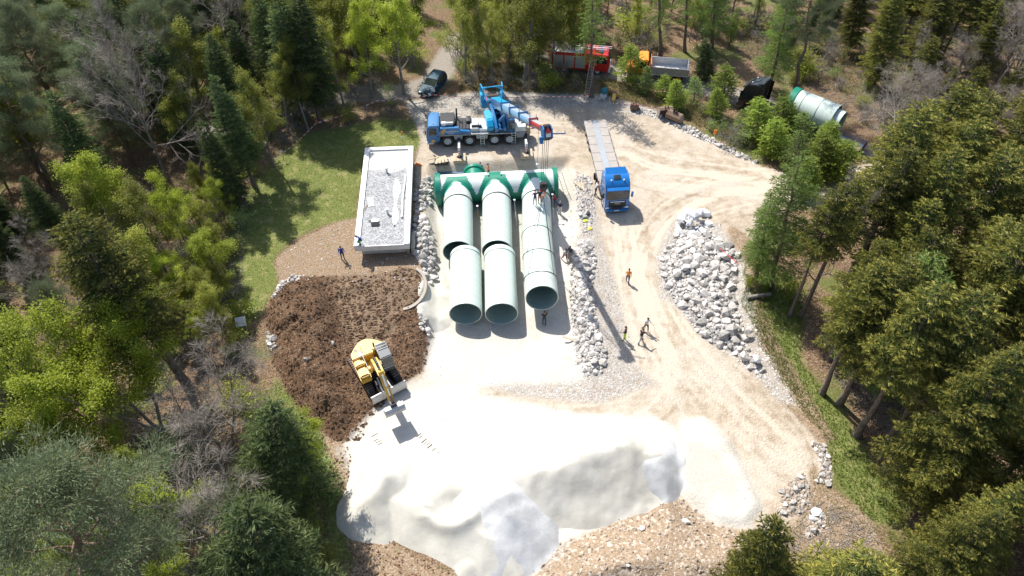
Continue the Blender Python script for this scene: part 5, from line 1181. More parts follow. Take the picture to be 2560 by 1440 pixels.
# parked car
p = on_ground(1083, 222); e = empty('parked_car', p, R(-112), 'dark teal estate car parked in the shade of the forest track', 'car')
Mc = mat('teal_car_paint', (.010, .060, .095), .55, 0, .15, 2, None, 0, spec=.25)
side = [(-2.25, .35), (-2.28, .75), (-2.2, 1.05), (-2.0, 1.42), (-1.6, 1.50), (0.1, 1.47), (.85, 1.02), (1.75, .86), (2.15, .72), (2.22, .40), (2.1, .22), (-2.1, .22)]
m = MB(); n = len(side); V, F = [], []
for y, k in ((-.88, 1), (-.80, 1), (.80, 1), (.88, 1)):
    for a, b in side:
        yy = y * (1 - .17 * max(0, (b - .9) / .6)); V.append((a, yy, b if abs(y) < .85 else b * .985 + .01))
for r in range(3): F += [(r * n + i, r * n + (i + 1) % n, (r + 1) * n + (i + 1) % n, (r + 1) * n + i) for i in range(n)]
F += [tuple(range(n - 1, -1, -1)), tuple(range(3 * n, 4 * n))]; m.add(V, F); bd_ = m.build('body', Mc, e, bevel=.03)
m = MB(); V = [(.12, -.66, 1.485), (.12, .66, 1.485), (.86, .72, 1.04), (.86, -.72, 1.04)]; m.add([(a + .015, b, c + .012) for a, b, c in V] + [(a - .02, b, c - .02) for a, b, c in V], [(0, 1, 2, 3), (7, 6, 5, 4), (0, 4, 5, 1), (1, 5, 6, 2), (2, 6, 7, 3), (3, 7, 4, 0)]); m.build('windscreen', M_GLASS, bd_)
m = MB(); V = [(-2.03, -.62, 1.40), (-2.03, .62, 1.40), (-2.24, .70, 1.02), (-2.24, -.70, 1.02)]; m.add([(a - .012, b, c + .01) for a, b, c in V] + [(a + .02, b, c) for a, b, c in V], [(0, 1, 2, 3), (7, 6, 5, 4), (0, 4, 5, 1), (1, 5, 6, 2), (2, 6, 7, 3), (3, 7, 4, 0)]); m.build('rear_window', M_GLASS, bd_)
for s in (-1, 1):
    for x0, x1 in ((-.25, .62), (-1.15, -.32), (-1.95, -1.22)):
        q0, q1 = s * .862, s * .795; m = MB(); top1 = min(x1, .15); V = [(x0, q0, .98), (x1, q0, .98), (top1, q1, 1.40), (x0 + .02, q1, 1.40)]; m.add([(a, b + s * .015, c) for a, b, c in V] + [(a, b - s * .01, c) for a, b, c in V], [(0, 1, 2, 3), (7, 6, 5, 4), (0, 4, 5, 1), (1, 5, 6, 2), (2, 6, 7, 3), (3, 7, 4, 0)]); m.build('side_window', M_GLASS, bd_)
    for x in (-1.4, 1.38): wheel(e, x, s * .78, .32, .20, s)
    m = MB(); m.box((2.13, s * .62, .66), (.16, .36, .16), None, 0, .04); m.build('headlight', M_LIGHT, bd_); m = MB(); m.box((.72, s * .98, 1.02), (.14, .2, .13), None, 0, .04); m.build('mirror', Mc, bd_); m = MB(); m.box((-2.22, s * .72, .88), (.08, .2, .3), None, 0, .03); m.build('tail_light', M_RED, bd_)
    m = MB(); m.cyl((-1.8, s * .62, 1.53), (0, s * .64, 1.52), .025, n=6); m.build('roof_rail', M_DARK, bd_)
m = MB(); m.bx(2.20, 2.24, -.26, .26, .40, .51); m.build('number_plate', M_WHITE, bd_); m = MB(); m.bx(2.17, 2.225, -.5, .5, .54, .66); m.build('grille', M_DARK, bd_)

# ------------------------------------------------------------------ excavator
def excavator():
    a, b = on_ground(925, 905), on_ground(992, 1045); d = b - a; yaw = math.atan2(d.y, d.x); z = zt(a.x, a.y) + .02
    base = on_ground(938, 934); t = empty('excavator', (base.x, base.y, zt(base.x, base.y) + .05), yaw, 'yellow tracked excavator with dozer blade working on the dug soil', 'excavator')
    # undercarriage turned a little
    u = R(6)
    uc = empty('undercarriage', (0, 0, 0), u, parent=t)
    for s in (-1, 1):
        L, r = 1.75, .42; prof = []
        for i in range(25):
            q = -PI / 2 + PI * i / 24; prof.append((L + r * math.cos(q), r + .02 + r * math.sin(q)))
        for i in range(25):
            q = PI / 2 + PI * i / 24; prof.append((-L + r * math.cos(q), r + .02 + r * math.sin(q)))
        m = MB(); m.prism(prof, s * .92, s * 1.45); m.build('track', M_DARK, uc)
        sm = MB().box((0, 0, 0), (.06, .58, .06)).mesh('track_shoe', M_RUST, 0)
        for k in range(16):
            for zz in (.035, .85): link('track_shoe', sm, uc, (-L + 2 * L * k / 15, s * 1.185, zz))
        m = MB(); m.bx(-1.4, 1.4, s * .8 if s > 0 else -.93, s * .93 if s > 0 else -.8, .3, .7); m.build('track_frame', M_DGREY, uc)
    m = MB(); m.bx(-.9, .9, -.85, .85, .45, .8); m.cyl((0, 0, .8), (0, 0, 1.0), .7, n=24); m.build('carbody', M_DGREY, uc)
    m = MB(); m.prism([(2.55, .12), (2.72, .05), (2.85, .30), (2.78, .62), (2.62, .92), (2.55, .92), (2.66, .6), (2.68, .35)], -1.5, 1.5); m.build('dozer_blade', M_STEEL, uc)
    for s in (-.5, .5): m = MB(); m.beam((1.0, s, .55), (2.6, s * 1.2, .4), .18, .24); m.build('blade_arm', M_DGREY, uc); m = MB(); m.cyl((1.1, s * .5, .85), (2.5, s * .8, .62), .07, n=10); m.build('blade_cylinder', M_LGREY, uc)
    # house
    hs = empty('upper_carriage', (0, 0, 1.0), 0, parent=t)
    out = [(1.35, -1.42), (1.35, -.55), (.55, -.5), (.55, .35), (1.4, .35), (1.4, 1.42), (-.9, 1.42)]
    arc = [(-1.0 - 1.05 * math.cos(q) if False else -.9 - 1.0 * math.sin((q + 1) * PI / 2) * .98, 1.42 * -q) for q in np.linspace(-1, 1, 15)][1:-1]
    m = MB(); m.prism(out[:4] + [(.55, .35), (.2, 1.42), (-.9, 1.42)] + [(-.9 - 1.05 * math.cos(q * PI / 2), -1.42 * q) for q in np.linspace(-.98, .98, 15)] + [(-.9, -1.42)], .05, .55, axis='z'); m.build('platform', M_YELLOW, hs, bevel=.04)
    m = MB(); m.prism([(-.55, 1.40), (-.9, 1.40)] + [(-.9 - 1.02 * math.cos(q * PI / 2), -1.40 * q) for q in np.linspace(-.97, .97, 17)] + [(-.9, -1.40), (-.3, -1.40), (-.3, .3), (-.55, .3)], .55, 1.32, axis='z'); m.build('engine_hood', M_YELLOW, hs, bevel=.12)
    for i in range(2):
        for j in range(2): m = MB(); m.box((-.75 - .36 * i, -.55 - .36 * j, 1.325), (.28, .28, .03), None, 0, .008); m.build('vent_grille', M_ORANGE if (i + j) % 2 else M_OLDWOOD, hs)
    m = MB(); m.bx(-.28, .35, -1.40, -.62, .55, 1.20); m.build('side_box', M_YELLOW, hs, bevel=.08); m = MB(); m.bx(.38, 1.32, -1.40, -.62, .55, .98); m.build('tool_box', M_YELLOW, hs, bevel=.12)
    m = MB(); m.cyl((-.85, .55, 1.3), (-.85, .55, 1.75), .07, n=10); m.build('exhaust_pipe', M_DARK, hs); m = MB(); m.tube([(-.2, -.62, 1.3), (-.2, -.62, 1.75), (1.2, -.62, 1.55), (1.25, -.62, 1.0)], .025, 6); m.build('hand_rail', M_LGREY, hs)
    m = MB(); m.box((-.45, -.75, 1.42), (.4, .3, .2), None, 0, .05); m.build('filter_cap', M_WHITE, hs)
    cb = MB(); cb.prism([(-.45, .55), (1.42, .55), (1.50, 1.1), (1.15, 2.05), (-.35, 2.10), (-.45, 1.9)], .50, 1.42); c = cb.build('cab', mat('slate_cab_paint', (.05, .06, .075), .45, 0, .2, 2, (.2, .16, .12), .15), hs, bevel=.06)
    m = MB(); m.prism([(1.515, 1.12), (1.175, 2.0), (1.205, 2.01), (1.545, 1.13)], .56, 1.36); m.build('windscreen', M_GLASS, c); m = MB(); m.box((.1, .96, 2.09), (.55, .75, .05), None, 0, .02); m.build('roof_hatch', M_BLUE if False else M_DGREY, c)
    for k in range(4): m = MB(); m.beam((1.53 - .10 * k, .52, 1.16 + .23 * k), (1.53 - .10 * k, 1.40, 1.16 + .23 * k), .03, .03); m.build('guard_bar', M_LGREY, c)
    for s in (.49, 1.43): m = MB(); m.prism([(-.25, 1.15), (1.32, 1.15), (1.05, 1.95), (-.25, 1.98)], s - .008, s + .008); m.build('side_window', M_GLASS, c)
    m = MB()
    for i in range(3): m.box((-.25 + .28 * i, .96, 2.115), (.03, .86, .03))
    m.build('roof_rib', M_LGREY, c)
    # boom, stick, bucket  (x forward in the house frame)
    P0, P1, P2, P3 = Vector((.55, -.08, .75)), Vector((1.75, -.08, 2.75)), Vector((3.1, -.08, 2.75)), Vector((4.75, -.08, 1.15))
    m = MB(); pr = [(.35, .65), (.75, .55), (1.55, 2.05), (2.1, 2.45), (3.15, 2.55), (3.2, 2.9), (2.0, 3.0), (1.35, 2.75)]; m.prism(pr, -.33, .19); bo = m.build('boom', M_YELLOW, hs, bevel=.03)
    for s in (-.42, .26): m = MB(); m.cyl((.95, s, .55), (1.45, s, 1.55), .085, n=10); m.cyl((1.4, s, 1.5), (1.72, s, 2.15), .05, n=10); m.build('boom_cylinder', M_YELLOW if s < 0 else M_LGREY, bo)
    m = MB(); m.cyl((1.6, -.07, 3.12), (2.35, -.07, 3.18), .09, n=10); m.cyl((2.35, -.07, 3.18), (3.0, -.07, 3.15), .05, n=8); m.build('stick_cylinder', M_DGREY, bo)
    for s in (-.14, .0): m = MB(); m.tube([(.6, s, .9), (1.35, s, 2.85), (2.0, s, 3.08), (3.0, s, 2.95)], .03, 6); m.build('hydraulic_hose', M_DARK, bo)
    m = MB(); m.prism([(2.85, 3.05), (3.15, 3.2), (3.45, 2.75), (4.75, 1.35), (4.6, 1.15), (3.2, 2.35), (2.95, 2.6)], -.28, .14); st = m.build('stick', M_YELLOW, hs, bevel=.025)
    m = MB(); m.cyl((3.35, -.07, 3.0), (4.0, -.07, 2.35), .08, n=10); m.cyl((4.0, -.07, 2.35), (4.55, -.07, 1.85), .05, n=8); m.build('bucket_cylinder', M_LGREY, st)
    m = MB(); m.beam((4.55, -.07, 1.85), (4.9, -.07, 1.45), .2, .1); m.beam((4.4, -.07, 1.5), (4.55, -.07, 1.85), .2, .08); m.build('linkage', M_RUST, st); m = MB(); m.box((4.85, -.07, 1.22), (.5, .5, .32), None, 0, .04); m.build('quick_coupler', M_DGREY, st)
    # grading bucket, hollow, opening towards the machine
    bk = empty('bucket', (4.85, -.07, 1.05), 0, parent=hs); w = .78
    arcp = [(.05, .1), (.38, .05), (.58, -.18), (.58, -.48), (.36, -.74), (.02, -.82), (-.32, -.78)]; inn = [(q[0] * .9 - .02, q[1] * .94 - .02) for q in arcp]
    m = MB(); m.prism(arcp + inn[::-1], -w, w); m.build('shell', M_STEEL, bk)
    for s in (-1, 1): m = MB(); m.prism(arcp + [(-.1, -.35)], s * w, s * (w - .035)); m.build('side_plate', M_LGREY, bk)
    m = MB(); m.box((-.34, 0, -.79), (.16, 1.56, .035)); m.build('cutting_edge', M_STEEL, bk)
    return t
tidy(excavator(), ('cab', 'boom', 'stick', 'bucket'))
# ruts printed by the tracks
def track_print(pts, w, label, m, gap=.24):
    mb = MB(); P3 = [on_ground(a, b) for a, b in pts]; rnd = random.Random(len(pts) + int(pts[0][0]))
    for a, b in zip(P3[:-1], P3[1:]):
        d = b - a; n = int(d.length / gap); dn = d.normalized(); s = Vector((-dn.y, dn.x, 0))
        for i in range(n):
            q = a + d * ((i + .5) / n) + s * rnd.uniform(-.05, .05); q.z = zt(q.x, q.y) + .01
            if rnd.random() < .12: continue
            ww = w * rnd.uniform(.7, 1.05); h = rnd.uniform(.03, .08)
            V = [q + s * ww / 2 - dn * .07, q - s * ww / 2 - dn * .07, q - s * ww / 2 + dn * .07, q + s * ww / 2 + dn * .07]; V = [v - Vector((0, 0, .06)) for v in V] + [q + s * ww * .45 + Vector((0, 0, h)), q - s * ww * .45 + Vector((0, 0, h))]
            mb.add(V, [(0, 1, 5, 4), (2, 3, 4, 5), (0, 4, 3), (1, 2, 5)])
    o = mb.build('track_print', m, None, smooth=0); o['kind'] = 'stuff'; return tag(o, label, 'track print')
M_RUT = mat('rut_soil', (.20, .13, .085), .95, 0, .4, 4)
M_RUTS = mat('rut_sand', (.50, .46, .39), .95, 0, .2, 4)
track_print([(858, 760), (880, 850), (888, 960)], .55, 'ribbed track print in soil along the mound', M_RUT)
track_print([(918, 700), (935, 760), (940, 840)], .55, 'ribbed track print in soil behind the excavator', M_RUT)
track_print([(960, 740), (965, 800), (950, 850)], .55, 'ribbed track print in soil next to the curved wall', M_RUT)
track_print([(880, 760), (905, 830), (890, 900)], .5, 'ribbed track print crossing the soil under the excavator', M_RUT)
track_print([(1045, 1085), (1110, 1150), (1170, 1205)], .5, 'ribbed track print crossing the white sand from the bucket shadow', M_RUTS, .22)
track_print([(990, 1110), (1060, 1190), (1120, 1250)], .5, 'ribbed track print running parallel into the low sand heap', M_RUTS, .22)
track_print([(930, 1080), (960, 1130)], .6, 'short ribbed track print in the sand near the soil', M_RUTS, .22)
# ------------------------------------------------------------------ trees
BK_SPRUCE = bark_mat('spruce_bark', (0.10, 0.075, 0.06), (0.20, 0.16, 0.135))
BK_PINE = bark_mat('pine_bark', (0.13, 0.085, 0.06), (0.22, 0.16, 0.12), (0.23, 0.145, 0.095))
BK_BEECH = bark_mat('beech_bark', (0.15, 0.135, 0.115), (0.29, 0.27, 0.24))
BK_BARE = bark_mat('grey_twig_bark', (0.19, 0.16, 0.135), (0.34, 0.30, 0.26))
LF_SPRUCE = leaf_mat('spruce_needles', (0.060, 0.094, 0.028), (0.130, 0.176, 0.050), (0.44, 0.385, 0.08), 1.0, 0.34, 0.5)
LF_DARK = leaf_mat('dark_fir_needles', (0.050, 0.090, 0.038), (0.105, 0.155, 0.062), (0.22, 0.26, 0.085), 0.9, 0.34, 0.55)
LF_PINE = leaf_mat('pine_needles', (0.105, 0.138, 0.070), (0.225, 0.262, 0.135), None, 0, 0.40, 0.5)
LF_BEECH = leaf_mat('beech_leaves', (0.22, 0.29, 0.022), (0.43, 0.47, 0.060), None, 0, 0.55, 0.5)
LF_BEECH2 = leaf_mat('olive_leaves', (0.20, 0.225, 0.032), (0.40, 0.41, 0.085), None, 0, 0.54, 0.5)
LF_LARCH = leaf_mat('larch_needles', (0.17, 0.25, 0.055), (0.31, 0.40, 0.115), None, 0, 0.35, 0.5)
LF_YOUNG = leaf_mat('young_conifer_needles', (0.19, 0.28, 0.04), (0.32, 0.41, 0.075), (0.42, 0.48, 0.10), 0.6, 0.46, 0.5)

def norm(a): return a / (np.linalg.norm(a, axis=-1, keepdims=True) + 1e-9)
def leaf_quads(P, D, N, L, W):
    """rhombic leaves: base P, direction D, normal N, length L, width W -> V, F"""
    D = norm(D); S = norm(np.cross(D, N)); L = np.asarray(L)[:, None]; W = np.asarray(W)[:, None]
    V = np.stack([P, P + D * L * 0.45 + S * W * 0.5, P + D * L, P + D * L * 0.45 - S * W * 0.5], 1).reshape(-1, 3)
    F = np.arange(len(P) * 4).reshape(-1, 4); return V, F
def blades(P, D, N, L, W, fan, seed):
    """each sprig becomes a fan of thin needle-bearing blades (single triangles)"""
    rg = np.random.RandomState(seed); D = norm(D); S = norm(np.cross(D, N)); L = np.asarray(L)[:, None]; W = np.asarray(W)[:, None]; out = []
    for f in fan:
        d = norm(D + S * (f + rg.uniform(-.18, .18, L.shape)) + rg.normal(0, .16, D.shape)); n2 = norm(np.cross(d, S + N * rg.uniform(-.9, .9, L.shape)))
        l = L * rg.uniform(.7, 1.1, L.shape) * (1 - .25 * abs(f)); b = P + D * L * rg.uniform(0, .22, L.shape)
        out.append(np.stack([b - n2 * W * .5, b + n2 * W * .5, b + d * l], 1))
    V = np.concatenate(out).reshape(-1, 3); return V, np.arange(len(V)).reshape(-1, 3)
def prisms(P0, P1, R0, R1, n):
    """tapered open tubes for many segments at once"""
    if len(P0) == 0: return np.zeros((0, 3)), np.zeros((0, 4), int)
    D = norm(P1 - P0); up = np.where(np.abs(D[:, 2:3]) < 0.9, np.array([[0, 0, 1.]]), np.array([[1., 0, 0]]))
    A = norm(np.cross(up, D)); B = np.cross(D, A); V = []
    an = np.arange(n) * 2 * PI / n
    for P, Rr in ((P0, R0), (P1, R1)):
        V.append(P[:, None] + (A[:, None] * np.cos(an)[None, :, None] + B[:, None] * np.sin(an)[None, :, None]) * np.asarray(Rr)[:, None, None])
    V = np.concatenate(V, 1).reshape(-1, 3); k = len(P0)
    f = np.array([(i, (i + 1) % n, n + (i + 1) % n, n + i) for i in range(n)])
    return V, (f[None] + (np.arange(k) * 2 * n)[:, None, None]).reshape(-1, 4)
class Parts:
    def __init__(s): s.V, s.F, s.o, s.a, s.t = [], [], 0, [], []
    def add(s, V, F, rnd=None, tip=None):
        s.V.append(V); s.F.append(F + s.o); s.o += len(V); m = len(F)
        s.a.append(np.full(m, .5) if rnd is None else rnd); s.t.append(np.zeros(m) if tip is None else tip)
    def mesh(s, name, m, smooth=False):
        return np_mesh(name, np.concatenate(s.V), np.concatenate(s.F), m, None, {'rnd': np.concatenate(s.a), 'tip': np.concatenate(s.t)}, smooth)
def wood(segs, name, m):
    p = Parts(); segs_a = np.array([(*a, *b, r0, r1) for a, b, r0, r1 in segs])
    for lo, hi, n in ((0.06, 9, 8), (0.02, 0.06, 5), (0, 0.02, 3)):
        k = (segs_a[:, 6] > lo) & (segs_a[:, 6] <= hi); q = segs_a[k]
        if len(q): p.add(*prisms(q[:, :3], q[:, 3:6], q[:, 6], q[:, 7], n))
    return p.mesh(name, m, True)
def trunk_segs(h, r, rg, wob=0.02, n=10, top=0.12):
    pts = [np.array([0, 0, -0.4])]
    for i in range(1, n + 1):
        pts.append(np.array([rg.uniform(-wob, wob) * h * .5, rg.uniform(-wob, wob) * h * .5, h * i / n]) * (1 if i else 0))
    rad = lambda z: r * (1 - (1 - top) * min(max(z / h, 0), 1) ** 0.85) + r * 0.35 * math.exp(-max(z, 0) / 0.5)
    return [(pts[i], pts[i + 1], rad(pts[i][2]), rad(pts[i + 1][2])) for i in range(n)], pts
def at_h(pts, z):
    for a, b in zip(pts[:-1], pts[1:]):
        if a[2] <= z <= b[2]: t = (z - a[2]) / (b[2] - a[2] + 1e-9); return a + (b - a) * t
    return pts[-1]

def conifer(seed, h, base, Lmax, m, bark, step=0.42, per=6, dens=1.0, droop=0.35, up=0.18, gap=0.0, qs=(0.30, 0.115), tip_on=True, power=0.75, sparse=0.0, fan=(-.75, -.25, .25, .75)):
    rg = np.random.RandomState(seed)
    segs, pts = trunk_segs(h, 0.016 * h, rg, 0.012)
    W = list(segs); P, D, N, Ls, Ws, T = [], [], [], [], [], []
    z = base * h
    if base > 0.15:                                              # dead lower branches
        for _ in range(int(14)):
            zz = rg.uniform(0.25 * base, base) * h; a = rg.uniform(0, 2 * PI); L = rg.uniform(.5, 1.5); p = at_h(pts, zz)
            W.append((p, p + np.array([math.cos(a) * L, math.sin(a) * L, -0.15 * L]), 0.018, 0.006))
    while z < h * 0.985:
        t = (z - base * h) / (h * (1 - base)); k = per if t < .8 else max(4, per - 2)
        a0 = rg.uniform(0, 2 * PI)
        for j in range(k):
            if rg.rand() < gap: continue
            a = a0 + 2 * PI * j / k + rg.uniform(-.35, .35)
            env = min(1.0, 0.35 + t * 4.5) * (1 - t) ** power
            L = Lmax * env * rg.uniform(.55, 1.25) + 0.22
            zz = z + rg.uniform(-.2, .2); p0 = at_h(pts, min(zz, h))
            ca, sa = math.cos(a), math.sin(a); e = np.array([ca, sa, 0]); side = np.array([-sa, ca, 0])
            upk = up + 0.55 * t - rg.uniform(0, .12); dr = droop * (1 - 0.6 * t) * rg.uniform(.7, 1.25)
            pos = lambda s: p0 + e * (L * s) + np.array([0, 0, L * (upk * s - dr * s * s * 1.25 + 0.35 * dr * s ** 3)])
            ss = np.linspace(0, 1, 5); bp = [pos(s) for s in ss]; br = 0.006 + 0.011 * L
            for i in range(4): W.append((bp[i], bp[i + 1], br * (1 - .22 * i), br * (1 - .22 * (i + 1))))
            nt = max(3, int(L / 0.17 * dens)); s0 = 0.10 + 0.22 * (1 - t) + sparse
            for i in range(nt):
                s = s0 + (1 - s0) * (i + rg.rand() * .8) / nt; q = pos(min(s, 1.0)); sg = 1 if i % 2 else -1
                tl = min(0.42 * L, 1.0) * (1 - s) ** 0.55 * rg.uniform(.6, 1.1) + 0.16
                td = e * rg.uniform(.45, .8) + side * sg * rg.uniform(.7, 1.0) + np.array([0, 0, rg.uniform(-.42, .02)])
                td /= np.linalg.norm(td); nq = max(1, int(tl / (qs[0] * .52)))
                for w_ in range(nq):
                    u = (w_ + rg.rand() * .5) / nq; pp = q + td * tl * u + np.array([0, 0, -0.18 * tl * u * u])
                    sd_ = (1 if w_ % 2 else -1) * rg.uniform(0, .7); dd = td + (e * .3 + side * -sg * .5) * sd_
                    P.append(pp); D.append(dd); N.append((rg.uniform(-.5, .5), rg.uniform(-.5, .5), 1)); f = rg.uniform(.75, 1.3)
                    Ls.append(qs[0] * f); Ws.append(qs[1] * f * rg.uniform(.8, 1.3)); T.append(max(0, (s - .20)) * 1.25 * (0.35 + .65 * u) * rg.uniform(.3, 1.2))
                    if w_ == nq - 1:
                        P.append(pp); D.append(td + np.array([0, 0, .15])); N.append((rg.uniform(-.8, .8), rg.uniform(-.8, .8), 1)); Ls.append(qs[0] * 1.1); Ws.append(qs[1]); T.append((s > .3) * rg.uniform(.3, 1.0))
            for i in range(int(L / .16)):
                s = 0.2 + .8 * (i + rg.rand()) / max(1, int(L / .16)); P.append(pos(min(1, s))); D.append(e + np.array([0, 0, .25])); N.append((rg.uniform(-.6, .6), rg.uniform(-.6, .6), 1))
                Ls.append(qs[0]); Ws.append(qs[1] * 1.2); T.append(max(0, s - .3) * rg.uniform(.4, 1.2))
        z += step * (0.6 + 0.55 * (1 - t)) * rg.uniform(.8, 1.2)
    for i in range(24):
        a = rg.uniform(0, 6.28); P.append(np.array([pts[-1][0], pts[-1][1], h - rg.uniform(0, .9)])); D.append((math.cos(a), math.sin(a), 1.2)); N.append((-math.sin(a), math.cos(a), .4)); Ls.append(.4); Ws.append(.1); T.append(.6)
    P, D, N = np.array(P), np.array(D, float), np.array(N, float); pr = Parts()
    n = len(P); V, F = blades(P, D, N, Ls, np.array(Ws) * .62, fan, seed)
    pr.add(V, F, np.tile(np.clip(np.random.RandomState(seed + 5).rand(n) * .75 + 0.25 * (np.array(T) > .5), 0, 1), len(fan)), np.tile(np.clip(np.array(T), 0, 1), len(fan)) if tip_on else None)
    return wood(W, 'trunk', bark), pr.mesh('crown', m)

def branching(seed, h, spread, levels=4, limbs=11, base=0.28, upward=0.75, fork=1, twist=0.32, thin=1.0, kids=(5, 5, 5)):
    """trunk, limbs and twigs; returns segments and twig points"""
    rg = np.random.RandomState(seed); segs = []; tips = []
    def grow(p, d, L, r, lev):
        n = 4 if lev < 2 else 3; q = p.copy(); dd = d.copy(); nodes = [(q.copy(), dd.copy(), r)]
        for i in range(n):
            dd = dd + rg.normal(0, twist * .5, 3) + np.array([0, 0, 0.10 if lev else 0.0]); dd /= np.linalg.norm(dd)
            nq = q + dd * (L / n); r1 = max(r * (1 - .72 * (i + 1) / n), 0.004)
            segs.append((q.copy(), nq.copy(), max(r * (1 - .72 * i / n), 0.004), r1)); q = nq; nodes.append((q.copy(), dd.copy(), r1))
        if lev >= levels - 1: tips.extend((a, b) for a, b, _ in nodes[1:]); return
        if lev == levels - 2: tips.extend((a, b) for a, b, _ in nodes[2:])
        for i in range(kids[lev - 1]):
            t = rg.uniform(.22, 1.0); k = min(int(t * n), n - 1); a = nodes[k][0] + (nodes[k + 1][0] - nodes[k][0]) * (t * n - k)
            ax = np.cross(nodes[k][1], rg.normal(0, 1, 3)); ax /= np.linalg.norm(ax) + 1e-9; an = rg.uniform(.45, 1.0)
            nd = nodes[k][1] * math.cos(an) + ax * math.sin(an)
            grow(a, nd, L * rg.uniform(.38, .62) * (1.1 - .4 * t), nodes[k][2] * .62, lev + 1)
    r0 = 0.0135 * h * thin
    forks = [(np.zeros(3), np.array([0, 0, 1.]))] if fork == 1 else [(np.zeros(3), norm(np.array([math.cos(i * 2 * PI / fork + .4) * .28, math.sin(i * 2 * PI / fork + .4) * .28, 1.]))) for i in range(fork)]
    for fp, fd in forks:
        pts = [fp + np.array([0, 0, -.4])]; dd = fd.copy(); q = pts[0].copy(); n = 9
        for i in range(n):
            dd = dd + rg.normal(0, .05, 3); dd[2] = max(dd[2], .6); dd /= np.linalg.norm(dd); q = q + dd * (h * .92 / n); pts.append(q.copy())
        rad = lambda t: r0 * (1 - .85 * t) / (1 if fork == 1 else 1.35)
        for i in range(n): segs.append((pts[i], pts[i + 1], rad(i / n) + (r0 * .3 if i == 0 else 0), rad((i + 1) / n)))
        for j in range(limbs):
            t = base + (1 - base) * (j + rg.rand() * .7) / limbs; k = min(int(t * n), n - 1); p = pts[k] + (pts[k + 1] - pts[k]) * (t * n - k)
            a = j * 2.4 + rg.uniform(-.5, .5); el = upward * rg.uniform(.75, 1.25) + .35 * t
            d = np.array([math.cos(a) * math.cos(el), math.sin(a) * math.cos(el), math.sin(el)])
            grow(p, d, spread * (1.08 - .62 * t) * rg.uniform(.75, 1.15), rad(t) * .62, 1)
        tips.append((pts[-1], dd))
    return segs, tips
def leaves_on(tips, seed, per, jit, size, m, droop=0.2):
    rg = np.random.RandomState(seed); T = np.array([np.concatenate(t) for t in tips]); k = np.repeat(np.arange(len(T)), per)
    n = len(k); cl = rg.rand(len(T)); P = T[k, :3] + rg.normal(0, jit, (n, 3)) - T[k, 3:] * rg.uniform(0, .5, (n, 1))
    D = T[k, 3:] * .4 + rg.normal(0, .7, (n, 3)); D[:, 2] -= droop; N = rg.normal(0, .55, (n, 3)) + np.array([0, 0, 1.])
    V, F = leaf_quads(P, D, N, size * rg.uniform(.7, 1.35, n), size * .72 * rg.uniform(.7, 1.3, n))
    p = Parts(); p.add(V, F, np.clip(cl[k] * .7 + .35 * rg.rand(n), 0, 1)); return p.mesh('crown', m)
def broadleaf(seed, h, spread, m, per=5, size=0.135, jit=0.27, bark=None, **k):
    segs, tips = branching(seed, h, spread, **k)
    return wood(segs, 'trunk', bark or BK_BEECH), leaves_on(tips, seed, per, jit, size, m)
def bare_tree(seed, h, spread, bark=None, kids=(7, 7, 6), **k):
    segs, tips = branching(seed, h, spread, levels=4, kids=kids, **k)
    rg = np.random.RandomState(seed + 1); tw = []
    for p, d in tips:
        for _ in range(3):
            nd = d + rg.normal(0, .55, 3); nd /= np.linalg.norm(nd); L = rg.uniform(.25, .6); tw.append((p, p + nd * L, .007, .003))
    big = [s for s in segs if s[2] > 0.035]; small = [s for s in segs if s[2] <= 0.035] + tw
    return wood(big, 'trunk', bark or BK_BARE), wood(small, 'crown', bark or BK_BARE)
def pine_tree(seed, h, base=0.4, spread=3.6):
    rg = np.random.RandomState(seed); segs, pts = trunk_segs(h, .017 * h, rg, .03); W = list(segs); cl = []
    nb = 30
    for j in range(nb):
        t = base + (1 - base) * (j + rg.rand()) / nb; p = at_h(pts, min(t * h, h)); a = j * 2.4 + rg.uniform(-.4, .4); u = (t - base) / (1 - base)
        L = spread * (min(1, .45 + u * 2.5)) * (1 - u) ** .55 * rg.uniform(.6, 1.15) + .4; el = .05 + .6 * u + rg.uniform(-.15, .2)
        d = np.array([math.cos(a) * math.cos(el), math.sin(a) * math.cos(el), math.sin(el)]); r = .012 + .013 * L; q = p.copy(); prev = q
        for i in range(4):
            dd = d + rg.normal(0, .18, 3) + np.array([0, 0, .12 * i]); nq = prev + norm(dd) * L / 4; W.append((prev, nq, r * (1 - .2 * i), r * (1 - .2 * (i + 1)))); 
            if i > 0:
                for _ in range(3):
                    sdv = norm(norm(dd) * .5 + rg.normal(0, .7, 3) + np.array([0, 0, .25])); e = nq + sdv * rg.uniform(.35, .9); W.append((nq, e, .012, .006)); cl.append((e, sdv))
            prev = nq
        cl.append((prev, d))
    rgn = np.random.RandomState(seed + 9); per = 210; T = np.array([np.concatenate(c) for c in cl]); k = np.repeat(np.arange(len(T)), per); n = len(k)
    off = rgn.normal(0, 1, (n, 3)); off[:, 2] *= .6; P = T[k, :3] + off * .22
    D = off * .6 + T[k, 3:] * .5 + rgn.normal(0, .4, (n, 3)) + np.array([0, 0, .45]); N = rgn.normal(0, 1, (n, 3))
    V, F = blades(P, D, N, rgn.uniform(.12, .21, n), rgn.uniform(.022, .036, n), (0,), seed); c2 = rgn.rand(len(T))
    p = Parts(); p.add(V, F, np.clip(c2[k] * .7 + .3 * rgn.rand(n), 0, 1)); return wood(W, 'trunk', BK_PINE), p.mesh('crown', LF_PINE)
